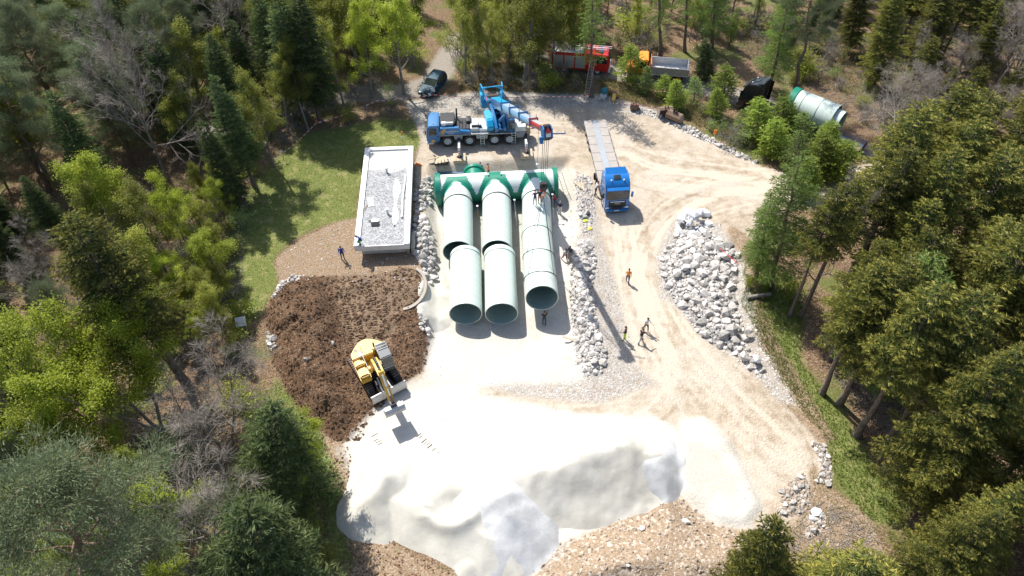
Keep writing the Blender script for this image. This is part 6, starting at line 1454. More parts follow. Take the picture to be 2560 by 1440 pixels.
def bush(seed, h, w, m, stems=9, per=60, size=.13, bark=None, leafy=True):
    rg = np.random.RandomState(seed); W, tips = [], []
    for i in range(stems):
        a = rg.uniform(0, 6.28); r = rg.uniform(.1, 1) * w * .5; b = np.array([rg.normal(0, .18 * w), rg.normal(0, .18 * w), -.15]); e = np.array([math.cos(a) * r, math.sin(a) * r, h * rg.uniform(.6, 1.05)])
        mid = (b + e) / 2 + rg.normal(0, .08 * w, 3); W += [(b, mid, .022, .014), (mid, e, .014, .005)]
        for s in range(7):
            t = rg.uniform(.35, 1); p = (mid + (e - mid) * (t * 2 - 1)) if t > .5 else b + (mid - b) * t * 2; d = norm(np.array([rg.normal(), rg.normal(), .5 + rg.rand()])); L = rg.uniform(.15, .38) * w
            W.append((p, p + d * L, .008, .003)); tips += [(p + d * L * .6, d), (p + d * L, d)]
            if not leafy:
                for _ in range(3): d2 = norm(d + rg.normal(0, .5, 3)); W.append((p + d * L * .5, p + d * L * .5 + d2 * L * .7, .006, .003))
    tr = wood(W, 'stems', bark or BK_BARE)
    if not leafy: return tr, None
    return tr, leaves_on(tips, seed, max(2, per // 14), .13 * w * .8 + .05, size, m)

PROTO = {
 'spruce': [conifer(1, 17, .46, 3.0, LF_SPRUCE, BK_SPRUCE, gap=.26, power=.6), conifer(2, 18.5, .38, 3.3, LF_SPRUCE, BK_SPRUCE, droop=.42, gap=.24, power=.65), conifer(3, 16, .52, 2.8, LF_SPRUCE, BK_SPRUCE, gap=.30, power=.55)],
 'bigspruce': [conifer(4, 20, .10, 4.2, LF_SPRUCE, BK_SPRUCE, step=.50, per=6, droop=.45, dens=1.1, qs=(.30, .12))],
 'fir': [conifer(5, 16, .22, 2.9, LF_DARK, BK_SPRUCE, droop=.4), conifer(6, 18, .16, 3.3, LF_DARK, BK_SPRUCE, droop=.35), conifer(16, 14, .05, 2.8, LF_DARK, BK_SPRUCE, droop=.25)],
 'larch': [conifer(7, 16, .14, 2.7, LF_LARCH, BK_SPRUCE, step=.46, per=6, dens=1.0, droop=.22, up=.02, gap=.1, qs=(.24, .075), tip_on=False, power=.55), conifer(8, 17, .30, 2.3, LF_LARCH, BK_SPRUCE, step=.55, per=5, dens=.7, droop=.15, up=.05, gap=.15, qs=(.24, .075), tip_on=False, power=.5)],
 'young': [conifer(9, 6, .04, 1.5, LF_YOUNG, BK_SPRUCE, step=.3, per=6, dens=.9, droop=.1, up=.35, qs=(.24, .085)), conifer(10, 5, .05, 1.4, LF_YOUNG, BK_SPRUCE, step=.3, per=6, dens=.8, droop=.05, up=.45, qs=(.22, .08)), conifer(17, 7, .08, 1.5, LF_LARCH, BK_SPRUCE, step=.4, per=5, dens=.7, droop=.1, up=.2, qs=(.22, .075), tip_on=False)],
 'pine': [pine_tree(11, 15, .35), pine_tree(12, 16.5, .42, 4.0), pine_tree(13, 13, .28, 3.4)],
 'beech': [broadleaf(21, 14, 5.2, LF_BEECH, 19), broadleaf(22, 13, 5.6, LF_BEECH, 20, upward=.55), broadleaf(23, 15, 4.4, LF_BEECH, 18, base=.2)],
 'multibeech': [broadleaf(24, 12.5, 4.6, LF_BEECH, 17, fork=3, limbs=9, base=.22)],
 'olive': [broadleaf(25, 13, 4.6, LF_BEECH2, 17, size=.125), broadleaf(26, 14, 3.6, LF_BEECH2, 15, size=.125, base=.15), broadleaf(27, 12, 3.2, LF_BEECH2, 13, size=.125, base=.12, limbs=14)],
 'bare': [bare_tree(31, 15, 6.4, limbs=17, base=.20, upward=.75, thin=.72), bare_tree(32, 10, 4.6, limbs=8, base=.22, upward=.8, fork=2, kids=(5, 5, 4)), bare_tree(33, 11, 4.2, limbs=11, base=.22, upward=.6, kids=(5, 5, 4))],
 'bush': [bush(41, 2.0, 2.0, LF_BEECH2, 17, 80), bush(42, 1.5, 1.8, LF_BEECH, 9, 90), bush(43, 2.4, 2.0, LF_LARCH, 11, 80, .12)],
 'brush': [bush(44, 2.0, 2.2, None, 16, leafy=False), bush(45, 1.4, 2.0, None, 14, leafy=False, bark=BK_BEECH), bush(46, 2.6, 2.0, LF_BEECH2, 15, 24, .11)],
}
PH = {'spruce': (17, 18.5, 16), 'bigspruce': (20,), 'fir': (16, 18, 14), 'larch': (16, 17), 'young': (6, 5, 7), 'pine': (15, 16.5, 13), 'beech': (14, 13, 15), 'multibeech': (12.5,),
      'olive': (13, 14, 12), 'bare': (15, 10, 11), 'bush': (2, 1.5, 2.4), 'brush': (2, 1.4, 2.6)}
NAMES = {'spruce': ('spruce_tree', 'tree'), 'bigspruce': ('spruce_tree', 'tree'), 'fir': ('fir_tree', 'tree'), 'larch': ('larch_tree', 'tree'), 'young': ('young_conifer', 'tree'), 'pine': ('pine_tree', 'tree'),
         'beech': ('beech_tree', 'tree'), 'multibeech': ('beech_tree', 'tree'), 'olive': ('broadleaf_tree', 'tree'), 'bare': ('bare_tree', 'tree'), 'bush': ('bush', 'bush'), 'brush': ('brushwood_bush', 'bush')}
MARKS = [(n_, G(*q_)) for n_, q_ in (('the pale larch', (2190, 985)), ('the grass strip', (2080, 1060)), ('the large spruce', (2290, 1250)), ('the thin spruces', (1990, 790)), ('the bare brown tree', (2215, 388)),
         ('the loaded trailer', (2120, 350)), ('the black truck cab', (1890, 240)), ('the dump truck', (1640, 190)), ('the fire engine', (1450, 170)), ('the laddered larch', (1478, 242)), ('the parked car', (1083, 222)), ('the darkest fir', (800, 300)),
         ('the leafless crown', (415, 445)), ('the red stemmed pine', (170, 345)), ('the broad clumpy pine', (120, 480)), ('the lawn edge fir', (640, 470)), ('the yellow green tree', (330, 640)), ('the leaning tall spruce', (470, 965)), ('the many stemmed beech', (400, 1075)),
         ('the notice board', (612, 832)), ('the pale forked tree', (575, 1120)), ('the twisted dead tree', (600, 1420)), ('the dead twigged pine', (300, 1600)), ('the sand side fir', (720, 1250)), ('the brown bank', (860, 1330)), ('the road loop', (1890, 430)), ('the mobile crane', (1260, 235)),
         ('the spare buckets', (1670, 290)), ('the golden tipped spruce', (2340, 420)), ('the forest track bend', (2290, 425)), ('the brown slope', (2130, 1380)), ('the wooded hillside', (2400, 60)), ('the shaded far wood', (300, 60)), ('the airy young wood', (1300, 60)))]
def near_mark(x, y): return min(MARKS, key=lambda q: (q[1].x - x) ** 2 + (q[1].y - y) ** 2)[0]
trees_done = []
trng = random.Random(4)
def plant(kind, x, y, h, label, group=None, var=None, lean=(0, 0), wide=1.0):
    v = trng.randrange(len(PROTO[kind])) if var is None else var % len(PROTO[kind])
    tr, cr = PROTO[kind][v]; s = h / PH[kind][v]; nm, cat = NAMES[kind]
    w = wide * trng.uniform(.90, 1.12)
    if '{' in label:
        label = label.format(size=('low' if h < 1.3 else 'head high' if h < 1.9 else 'tall') if cat == 'bush' else ('short' if h < 8 else 'medium' if h < 12 else 'tall' if h < 15.5 else 'very tall'), build='slender' if w / wide < .97 else 'broad' if w / wide > 1.05 else '', near=near_mark(x, y)).replace('  ', ' ')
    e = empty(nm, (x, y, zt(x, y)), 0, label, cat, group)
    lv = Vector((lean[0], lean[1], h)).normalized()
    q = Vector((0, 0, 1)).rotation_difference(lv) @ Euler((0, 0, trng.uniform(0, 6.28))).to_quaternion()
    e.rotation_euler = q.to_euler()
    e.scale = (s * w, s * w, s)
    link('stems' if kind in ('bush', 'brush') else 'trunk', tr, e)
    if cr: link('foliage' if kind in ('bush', 'brush') else 'crown', cr, e)
    trees_done.append((x, y, h)); return e
def tree_px(kind, base, top, label, group=None, var=None, wide=1.0):
    """base and tip as seen; the height follows from the row of the tip, the lean from its column"""
    b = on_ground(*base); z0 = b.z; best = None
    for i in range(10, 480):
        q = PX((b.x, b.y, z0 + i * .06))
        if best is None or abs(q[1] - top[1]) < best[0]: best = (abs(q[1] - top[1]), i * .06, q[0])
    h = best[1]; t = G(top[0], top[1], z0 + h); lx = max(-.16 * h, min(.16 * h, t.x - b.x))
    return plant(kind, b.x, b.y, h, label, group, var, (lx, 0), wide)
exec_trees = True
T = tree_px
# --- left side, one by one
T('bare', (415, 445), (300, 60), 'tall grey tree with leafless crown among the pines', None, 0, 1.0)
T('spruce', (470, 965), (160, 545), 'tall spruce leaning over the fresh green beeches near the soil mound', None, 1, 1.25)
T('multibeech', (400, 1075), (150, 800), 'spreading bright green beech with several dark stems', None, 0, 1.15)
T('beech', (290, 1110), (60, 850), 'bright green beech crown joining the spreading one', None, 1, 1.0)
T('beech', (330, 640), (200, 380), 'yellow green broadleaf tree below the leafless crown', None, 0, 1.0)
T('olive', (250, 700), (120, 470), 'pale olive tree in the hollow by the small leafless tree', None, 1, 1.1)
T('olive', (380, 770), (290, 570), 'pale olive tree uphill of the leaning tall spruce', None, 2, 1.2)
T('beech', (480, 640), (410, 440), 'yellow green beech beside the running down tape', None, 1, .95)
T('beech', (560, 720), (500, 560), 'small yellow green beech at the thicket edge by the lawn', None, 2, 1.2)
T('olive', (420, 690), (330, 480), 'pale olive tree beside the yellow green one', None, 0, 1.0)
T('bare', (575, 1120), (560, 905), 'leafless tree with pale forked branches near the sand edge', None, 1, 1.2)
T('bare', (500, 1110), (420, 950), 'dark leafless tree next to the pale forked one', None, 2, 1.0)
T('bare', (600, 1420), (420, 1180), 'grey dead tree with twisted branches above bright leaves', None, 2, 1.1)
T('bare', (140, 780), (80, 600), 'small grey leafless tree in a dark forest gap', None, 1, .9)
T('bare', (230, 800), (150, 680), 'brown leafless shrub tree behind the leaning spruce', None, 2, .9)
T('fir', (640, 470), (530, 190), 'dark fir at the lawn edge next to the strung tape', None, 0, .95)
T('fir', (720, 1250), (690, 1010), 'dark green fir growing at the grass strip by the sand', None, 2, 1.2)
T('beech', (735, 1230), (720, 1090), 'small bright green beech beside the dark fir at the sand', None, 1, 1.0)
T('fir', (690, 1560), (650, 1270), 'green fir with spiky top at the brown bank', None, 2, 1.2)
T('pine', (330, 1560), (230, 1240), 'grey green pine with bare dead twigs in its crown', None, 2, 1.2)
T('pine', (170, 345), (20, 30), 'tall pine with a visible reddish stem left of the leafless crown', None, 1)
T('pine', (120, 480), (10, 170), 'broad pine with dense rounded clumps', None, 0, 1.1)
T('pine', (430, 330), (420, 30), 'pine rising beyond the leafless crown', None, 2, 1.1)
T('pine', (330, 300), (310, 20), 'slender pine rising beyond the leafless crown', None, 0)
T('pine', (500, 290), (480, 10), 'pine standing between the leafless crown and the olive trees', None, 1)
T('fir', (800, 300), (740, -40), 'very dark tall fir at the head of the lawn', None, 1, 1.1)
T('fir', (760, 300), (690, -20), 'dark fir joined to the very dark tall one', None, 0, 1.1)
T('beech', (1010, 235), (985, -10), 'broad yellow green beech beside the parked car', None, 0, 1.05)
T('olive', (905, 205), (860, -40), 'light green broadleaf tree between dark fir and beech', None, 0, 1.1)
T('beech', (1035, 168), (1025, -60), 'tall yellow green beech shading the parked car', None, 2, 1.15)
T('beech', (930, 245), (900, 20), 'yellow green beech at the track beside the lawn head', None, 0, 1.0)
T('olive', (860, 268), (820, 60), 'olive green tree with thin stem at the lawn head', None, 1, 1.0)
T('olive', (770, 325), (715, 120), 'olive green tree at the tape corner of the lawn', None, 0, 1.0)
T('olive', (720, 330), (650, 110), 'olive green tree in front of the dark firs', None, 1, 1.0)
T('olive', (685, 415), (610, 190), 'olive green tree shading the lawn at the tape stake', None, 0, .9)
T('fir', (600, 520), (500, 300), 'dark fir in the shade beside the running down tape', None, 2, 1.0)
for i, (b, t) in enumerate((((1165, 205), (1160, -50)), ((1232, 205), (1232, -70)), ((1312, 200), (1313, -110)), ((1385, 195), (1388, -70)), ((1270, 165), (1272, -90)), ((1430, 170), (1432, -80)))):
    T('olive', b, t, '{size} {build} light green tree at the bank behind the tape near {near}', 'trees at the bank behind the tape', i % 3, 1.05)
T('larch', (1478, 242), (1481, -90), 'larch with a ladder against its stem behind the crane', None, 1, .95)
T('larch', (1650, 145), (1646, -180), 'straight dark larch stem beside the orange dump truck', None, 1)
T('larch', (1712, 130), (1722, -160), 'slim straight stem beyond the orange dump truck', None, 1)
T('larch', (1780, 120), (1786, -160), 'slim straight stem in the brush beyond the dump truck', None, 0)
T('larch', (1925, 222), (1985, -60), 'larch in front of the black truck cab', None, 0)
T('larch', (1950, 150), (1975, -90), 'larch standing on the slope above the black truck', None, 1)
T('pine', (1985, 250), (2045, -90), 'tall pine with reddish stem in front of the loaded pipe', None, 1)
T('bare', (2215, 388), (2275, 165), 'bare brown tree behind the rear of the loaded trailer', None, 0, 1.25)
T('bigspruce', (2185, 215), (2150, -60), 'wide sunlit spruce on the hillside above the loaded trailer', None, 0, 1.0)
T('bigspruce', (2300, 190), (2290, -70), 'wide sunlit spruce on the hillside beside the bare brown tree', None, 0, 1.0)
T('bigspruce', (2120, 130), (2105, -90), 'wide sunlit spruce higher on the hillside', None, 0, 1.0)
T('bigspruce', (2420, 240), (2450, 0), 'wide sunlit spruce on the hillside beyond the golden tipped one', None, 0, 1.0)
T('larch', (1925, 720), (2005, 380), 'tall light green larch at the forest corner by the rock heap', None, 0, 1.05)
T('larch', (1890, 690), (1930, 480), 'shorter light green larch beside the tall one', None, 0, 1.1)
T('spruce', (1975, 790), (2100, 470), 'thin spruce with a bare stem beside the tall larch', None, 2, .8)
T('spruce', (2003, 790), (2150, 450), 'second thin spruce with a bare stem beside the tall larch', None, 2, .8)
T('bare', (2020, 760), (2150, 440), 'grey dead conifer stem between the thin spruces', None, 2, .5)
T('larch', (2190, 985), (2340, 640), 'pale larch standing among the dark spruces', None, 0, 1.1)
T('bigspruce', (2290, 1250), (2560, 860), 'large spruce with sweeping fronds reaching over the grass', None, 0, 1.1)
T('fir', (1760, 200), (1735, 95), 'dense dark young fir beside the orange dump truck', None, 2, 1.5)
T('bigspruce', (1850, 1640), (1905, 1300), 'spruce top poking up in front of the stony earth bank', None, 0, .85)
T('spruce', (2010, 1700), (2010, 1400), 'lower spruce top beside the one at the earth bank', None, 1, 1.0)
T('spruce', (2340, 420), (2380, 270), 'spruce with golden tips beside the bare brown tree', None, 1, 1.4)
lc = on_ground(2190, 985); trees_done.extend((lc.x + a, lc.y + b, 0) for a, b in ((0, -2.6), (2.6, -3), (-2.4, -2.6), (1.2, -5.2), (3.6, -6), (5, -3.5), (2.5, .5)))
# --- spruce stand right of the works
SPL = '{size} {build} gold tipped spruce of the dense stand near {near}'
for b, h in [((2055, 984), 15), ((2098, 1010), 16), ((2141, 1089), 17), ((2212, 1112), 17.5), ((2120, 960), 15), ((2160, 930), 16), ((2075, 900), 14)]:
    p = on_ground(*b); plant('spruce', p.x, p.y, h, SPL, 'spruces of the dense stand', None, (-.06 * h, 0), .95)
def fill(poly, kinds, n, hmin, hmax, label, group, gap=3.0, seed=0, lean=0.0, wide=1.0):
    """kinds: (kind, weight, label, group)"""
    rg = np.random.RandomState(seed); pts = sample_poly(PP(*poly), n * 12, rg); k = 0
    for x, y in pts:
        if k >= n: break
        if any((x - a) ** 2 + (y - b) ** 2 < gap * gap for a, b, _ in trees_done): continue
        r = rg.rand() * sum(q[1] for q in kinds)
        for kd in kinds:
            r -= kd[1]
            if r <= 0: break
        plant(kd[0], x, y, rg.uniform(hmin, hmax) * (kd[4] if len(kd) > 4 else 1), kd[2], kd[3], None, (lean * hmax * (-1 if x > 0 else 1) * rg.uniform(.5, 1.2), 0), wide); k += 1
fill([(2240, 1060), (2130, 930), (2060, 820), (2100, 640), (2280, 540), (2560, 500), (2900, 560), (3200, 1500), (2700, 1700), (2400, 1400), (2330, 1250)],
     [('spruce', 1, SPL, 'spruces of the dense stand')], 80, 13.5, 18, None, None, 2.7, 3, .05, 1.05)
fill([(2230, 1500), (2330, 1300), (2700, 1600), (2700, 2000), (2300, 1900)], [('bigspruce', 1, '{size} {build} spruce with dense low branches near {near}', 'low spruces by the brown slope')], 7, 11, 15, None, None, 3.5, 8, .03)
# --- forest on the left
LG = 'forest trees on the lawn side'
fill([(-300, 100), (0, -60), (450, -60), (640, 60), (560, 250), (400, 420), (200, 560), (-100, 700), (-500, 500)],
     [('olive', 1.5, '{size} {build} yellow green tree among pines near {near}', 'yellow green trees among the pines'), ('fir', 1.6, '{size} {build} dark fir in the shaded wood near {near}', 'dark firs of the far wood'), ('pine', 3.4, '{size} {build} blue green pine in the wood near {near}', 'pines beyond the lawn')], 75, 12, 16, None, None, 2.9, 4, .05)
fill([(560, -60), (1000, -60), (960, 150), (880, 190), (700, 270), (620, 380), (500, 420), (420, 300)],
     [('olive', 4, '{size} {build} olive green tree by the lawn near {near}', 'olive green trees by the lawn'), ('fir', 1.6, '{size} {build} dark fir in the shaded wood near {near}', 'dark firs of the far wood'), ('bare', .7, '{size} {build} leafless tree among olive green ones near {near}', 'thin leafless trees')], 60, 9, 14, None, None, 2.5, 5, .05)
fill([(560, 470), (600, 560), (560, 700), (600, 820), (560, 900), (400, 880), (300, 700), (420, 560)],
     [('olive', 3, '{size} {build} olive green tree in the thicket near {near}', 'small trees in the thicket'), ('bare', .5, '{size} {build} leafless tree in the thicket near {near}', 'leafless trees in the thicket'), ('beech', 1.8, '{size} {build} bright young beech in the thicket near {near}', 'young beeches in the thicket')], 34, 4, 7.5, None, None, 1.9, 6, .05)
fill([(-300, 650), (150, 600), (300, 800), (330, 1000), (0, 1300), (-500, 1300)],
     [('fir', 2, '{size} {build} green fir among beeches near {near}', 'firs near the spreading beech'), ('beech', 2, '{size} {build} bright beech among firs near {near}', 'beeches near the spreading beech'), ('pine', .3, '{size} {build} pine among beeches near {near}', 'pines near the spreading beech')], 34, 8, 12, None, None, 3.0, 7, .03)
fill([(-200, 1250), (350, 1200), (560, 1350), (640, 1560), (500, 1900), (-300, 1900)],
     [('beech', 4, '{size} {build} vivid green beech near {near}', 'vivid beeches below the dead tree'), ('pine', .25, '{size} {build} pine in vivid beeches near {near}', 'pines below the dead tree')], 24, 7, 10, None, None, 3.0, 9, .03)
# --- upper middle and right: light young wood, brush
fill([(1130, -60), (1480, -60), (1470, 110), (1400, 190), (1180, 190), (1150, 120)],
     [('olive', 5, '{size} {build} light green tree in the airy wood near {near}', 'thin trees behind the crane'), ('larch', .7, '{size} {build} airy larch in the wood near {near}', 'larches behind the crane')], 46, 7, 12, None, None, 2.2, 10, .03, .8)
fill([(1480, -60), (1900, -60), (1900, 60), (1750, 110), (1500, 120)],
     [('olive', 3, '{size} {build} light green uphill tree near {near}', 'thin trees above the fire engine'), ('larch', 1.2, '{size} {build} airy larch uphill near {near}', 'larches above the fire engine')], 26, 6, 10, None, None, 2.6, 11, .03, .85)
fill([(2050, -60), (2700, -60), (2900, 300), (2560, 380), (2400, 200), (2160, 120)],
     [('spruce', 3, '{size} {build} dark spruce on the slope near {near}', 'spruces above the loaded trailer'), ('fir', 1, '{size} {build} dark fir on the slope near {near}', 'firs above the loaded trailer'), ('bare', 1, '{size} {build} leafless tree on the slope near {near}', 'leafless trees above the loaded trailer')], 40, 10, 15, None, None, 3.0, 12, .03)
fill([(2260, 200), (2560, 280), (2700, 420), (2400, 420), (2280, 330)],
     [('bare', 2, '{size} {build} leafless tree in brown brush near {near}', 'leafless trees right of the trailer'), ('spruce', 1, '{size} {build} spruce in brown brush near {near}', 'spruces right of the trailer')], 16, 6, 9, None, None, 2.4, 13, .02)
# --- young conifers and bushes between road loop and loaded trailer
for i, (b, t) in enumerate([((1890, 345), (1880, 248)), ((1950, 340), (1945, 245)), ((1995, 370), (2000, 280)), ((2060, 400), (2070, 305)), ((1930, 390), (1925, 300)), ((1985, 425), (1995, 325)), ((2045, 435), (2060, 335)), ((2100, 440), (2115, 355)), ((1850, 330), (1850, 275)), ((2010, 480), (2030, 395)),
                            ((1575, 205), (1578, 115)), ((1610, 235), (1618, 165)), ((1690, 270), (1690, 200)), ((1655, 240), (1665, 190)), ((1735, 255), (1735, 190)), ((1790, 290), (1790, 220)), ((1810, 240), (1815, 165))]):
    T('young', b, t, '{size} {build} light green young conifer in the thicket near {near}' if i < 10 else '{size} {build} light green young conifer on the verge near {near}', 'young conifers by the trailer' if i < 10 else 'young conifers by the dump truck', i, 1.55)
def bushes(poly, n, kinds, hmin, hmax, label, group, gap, seed):
    rg = np.random.RandomState(seed); pts = sample_poly(PP(*poly), n * 8, rg); done = []
    for x, y in pts:
        if len(done) >= n: break
        if any((x - a) ** 2 + (y - b) ** 2 < gap * gap for a, b in done): continue
        done.append((x, y)); kd = kinds[rg.randint(len(kinds))]
        plant(kd, x, y, rg.uniform(hmin, hmax), (label[0] if kd == 'bush' else label[1]), group[0 if kd == 'bush' else 1], None, (0, 0), rg.uniform(.9, 1.5))
bushes([(1140, 130), (1390, 180), (1470, 200), (1460, 236), (1200, 225), (1130, 200)], 26, ['bush', 'brush', 'brush'], 1.0, 2.2, ('{size} {build} leafy bush on the bank near {near}', '{size} {build} twiggy brushwood on the bank near {near}'), ('bushes behind the crane', 'brushwood behind the crane'), 1.2, 1)
bushes([(1150, 20), (1900, 20), (1860, 120), (1700, 140), (1400, 140), (1180, 110)], 40, ['bush', 'brush', 'brush'], 1.2, 3, ('{size} {build} leafy bush under trees near {near}', '{size} {build} brown brushwood under trees near {near}'), ('bushes under the airy wood', 'brushwood under the airy wood'), 2.0, 2)
bushes([(1800, 60), (2100, 60), (2350, 230), (2380, 330), (2200, 330), (1980, 220), (1840, 160)], 48, ['bush', 'brush', 'brush'], 1.0, 2.6, ('{size} {build} leafy bush on the slope near {near}', '{size} {build} brown brushwood on the slope near {near}'), ('bushes above the loaded trailer', 'brushwood above the loaded trailer'), 1.7, 3)
bushes([(1740, 280), (1850, 330), (2080, 440), (2100, 470), (2000, 450), (1880, 390), (1760, 320)], 40, ['bush', 'bush', 'brush'], .9, 2.2, ('{size} {build} leafy bush on the road verge near {near}', '{size} {build} twiggy brushwood on the road verge near {near}'), ('bushes on the road verge', 'brushwood on the road verge'), 1.2, 4)
bushes([(560, 480), (640, 400), (620, 560), (580, 640), (610, 760), (640, 900), (560, 900), (420, 700)], 34, ['bush', 'bush', 'bush', 'brush'], 1.0, 2.2, ('{size} {build} leafy bush at the shaded lawn edge near {near}', '{size} {build} brushwood at the shaded lawn edge near {near}'), ('bushes at the lawn edge', 'brushwood at the lawn edge'), 1.3, 5)
bushes([(640, 980), (700, 1000), (800, 1200), (830, 1330), (840, 1440), (700, 1440), (660, 1200), (560, 1000)], 28, ['bush', 'bush', 'bush', 'brush'], 1.0, 2.4, ('{size} {build} leafy bush beside the sand works near {near}', '{size} {build} brushwood beside the sand works near {near}'), ('bushes by the sand', 'brushwood by the sand'), 1.4, 6)
bushes([(640, 300), (860, 215), (1000, 225), (980, 290), (800, 310), (700, 380)], 22, ['bush', 'brush', 'brush'], .8, 1.8, ('{size} {build} leafy bush along the forest track near {near}', '{size} {build} bare brushwood along the forest track near {near}'), ('bushes along the track', 'brushwood along the track'), 1.4, 7)
bushes([(1850, 640), (1960, 690), (2000, 760), (1940, 740), (1860, 720)], 9, ['bush', 'young'], .8, 1.6, ('leafy bush at the foot of the tall larch', 'small conifer at the foot of the tall larch'), ('bushes at the larch', 'small conifers at the larch'), .9, 8)

fill([(1700, 20), (2050, 20), (2150, 120), (2100, 200), (1980, 150), (1830, 130), (1720, 90)],
     [('larch', 2, '{size} {build} green larch on the brushy slope near {near}', 'larches on the brushy slope'), ('olive', 3, '{size} {build} sparse leafy tree on the brushy slope near {near}', 'leafy trees on the brushy slope'), ('fir', 1, '{size} {build} small dark fir on the brushy slope near {near}', 'firs on the brushy slope')], 26, 4, 8, None, None, 2.2, 21, .02, .9)
fill([(2050, 0), (2560, 0), (2700, 330), (2450, 330), (2250, 150)],
     [('spruce', 3, '{size} {build} ragged spruce on the hillside near {near}', 'ragged spruces on the hillside'), ('bare', 1, '{size} {build} leafless hillside tree near {near}', 'leafless hillside trees')], 22, 9, 13, None, None, 2.6, 22, .02, 1.1)
# --- litter on the forest floor
def sticks(poly, n, lmin, lmax, m, seed, label):
    rg = np.random.RandomState(seed); p = sample_poly(PP(*poly), n, rg); z = np.array([zt(a, b) for a, b in p]) + .04; a = rg.uniform(0, 6.28, n); L = rg.uniform(lmin, lmax, n)
    d = np.stack([np.cos(a) * L, np.sin(a) * L, rg.uniform(-.02, .14, n) * L], -1) * .5; P = np.stack([p[:, 0], p[:, 1], z], -1); q = Parts(); r_ = rg.uniform(.008, .03, n)
    q.add(*prisms(P - d, P + d, r_, r_ * .5, 4)); o = link('fallen_branches', q.mesh('fallen_branches', m)); o['kind'] = 'stuff'; tag(o, label, 'branches')
sticks([(2100, 960), (2060, 850), (2150, 760), (2400, 800), (2500, 1000), (2330, 1250), (2230, 1120)], 2200, .4, 2.2, BK_BARE, 1, 'dead branches littering the spruce stand floor')
sticks([(1750, 30), (2300, 60), (2380, 330), (2200, 330), (1900, 180)], 2200, .4, 2.4, BK_BEECH, 2, 'dead branches littering the slope above the loaded trailer')
sticks([(350, 600), (620, 480), (600, 900), (700, 1200), (650, 1440), (300, 1200)], 2200, .3, 1.8, BK_BEECH, 3, 'dead branches littering the lawn side wood')
def tufts(polys, n, m, seed, label, size):
    rg = np.random.RandomState(seed); p = np.concatenate([sample_poly(q, k, rg) for q, k in zip(polys, n)]); k = len(p); z = np.array([zt(a, b) for a, b in p]) - .02
    P = np.stack([p[:, 0], p[:, 1], z], -1); D = np.stack([rg.normal(0, .5, k), rg.normal(0, .5, k), np.ones(k)], -1); N = rg.normal(0, 1, (k, 3)); V, F = blades(P, D, N, size * rg.uniform(.5, 1.5, k), np.full(k, .035), (-.6, 0, .6), seed)
    q = Parts(); q.add(V, F, np.tile(rg.rand(k), 3)); o = link('grass_tufts', q.mesh('grass_tufts', m)); o['kind'] = 'stuff'; tag(o, label, 'grass')
LF_GRASS = leaf_mat('grass_blades', (.13, .19, .03), (.27, .33, .08), None, 0, .4, .6)
LF_DRY = leaf_mat('pale_grass_blades', (.16, .18, .05), (.34, .31, .13), None, 0, .3, .7)
tufts([ZONES['grass'][1]], [7000], LF_GRASS, 1, 'lush green grass strip between the dug bank and the spruces', .22)
tufts([ZONES['grass'][0], ZONES['grass'][2]], [14000, 6000], LF_DRY, 2, 'short yellowish lawn beside the flat roofed building', .09)
tufts([PP((1860, 700), (1900, 760), (2000, 980), (2060, 1100), (1980, 1000), (1880, 840))], [1800], LF_GRASS, 3, 'sparse green tufts on the dug bank', .16)
tufts([PP((1150, 120), (1480, 170), (1470, 240), (1150, 225)), PP((1500, 190), (1850, 300), (1900, 380), (1640, 270), (1500, 235)), PP((1700, 60), (2300, 100), (2350, 300), (2000, 200))], [7000, 5000, 9000], LF_DRY, 4, 'straw coloured undergrowth along the forest track', .35)

p = on_ground(1897, 748); m = MB(); m.cyl((-1.1, 0, .2), (1.1, .4, .25), .2, .17, 12); o = m.build('fallen_log', BK_BEECH, None, loc=p); tag(o, 'short pale log lying at the foot of the tall larch', 'log')
p = on_ground(1815, 655); m = MB(); m.cyl((-.6, .9, .9), (.7, -.9, .75), .035, n=8); o = m.build('marker_pole', M_TAPE[1], None, loc=p); tag(o, 'red marker pole leaning across the rock heap edge', 'pole')

sticks([(2040, 1250), (2180, 1300), (2230, 1440), (2000, 1480), (1970, 1340)], 500, .2, 1.2, BK_BARE, 5, 'dead twigs strewn over the brown slope')
scatter('loose_stones', ZONES['dirt'][2], 900, .04, .30, M_TAN, 31, 'tan pebbles and lumps on the brown slope', 'stones')
tufts([ZONES['dirt'][2]], [900], LF_DRY, 6, 'sparse dry tufts on the brown slope', .22)
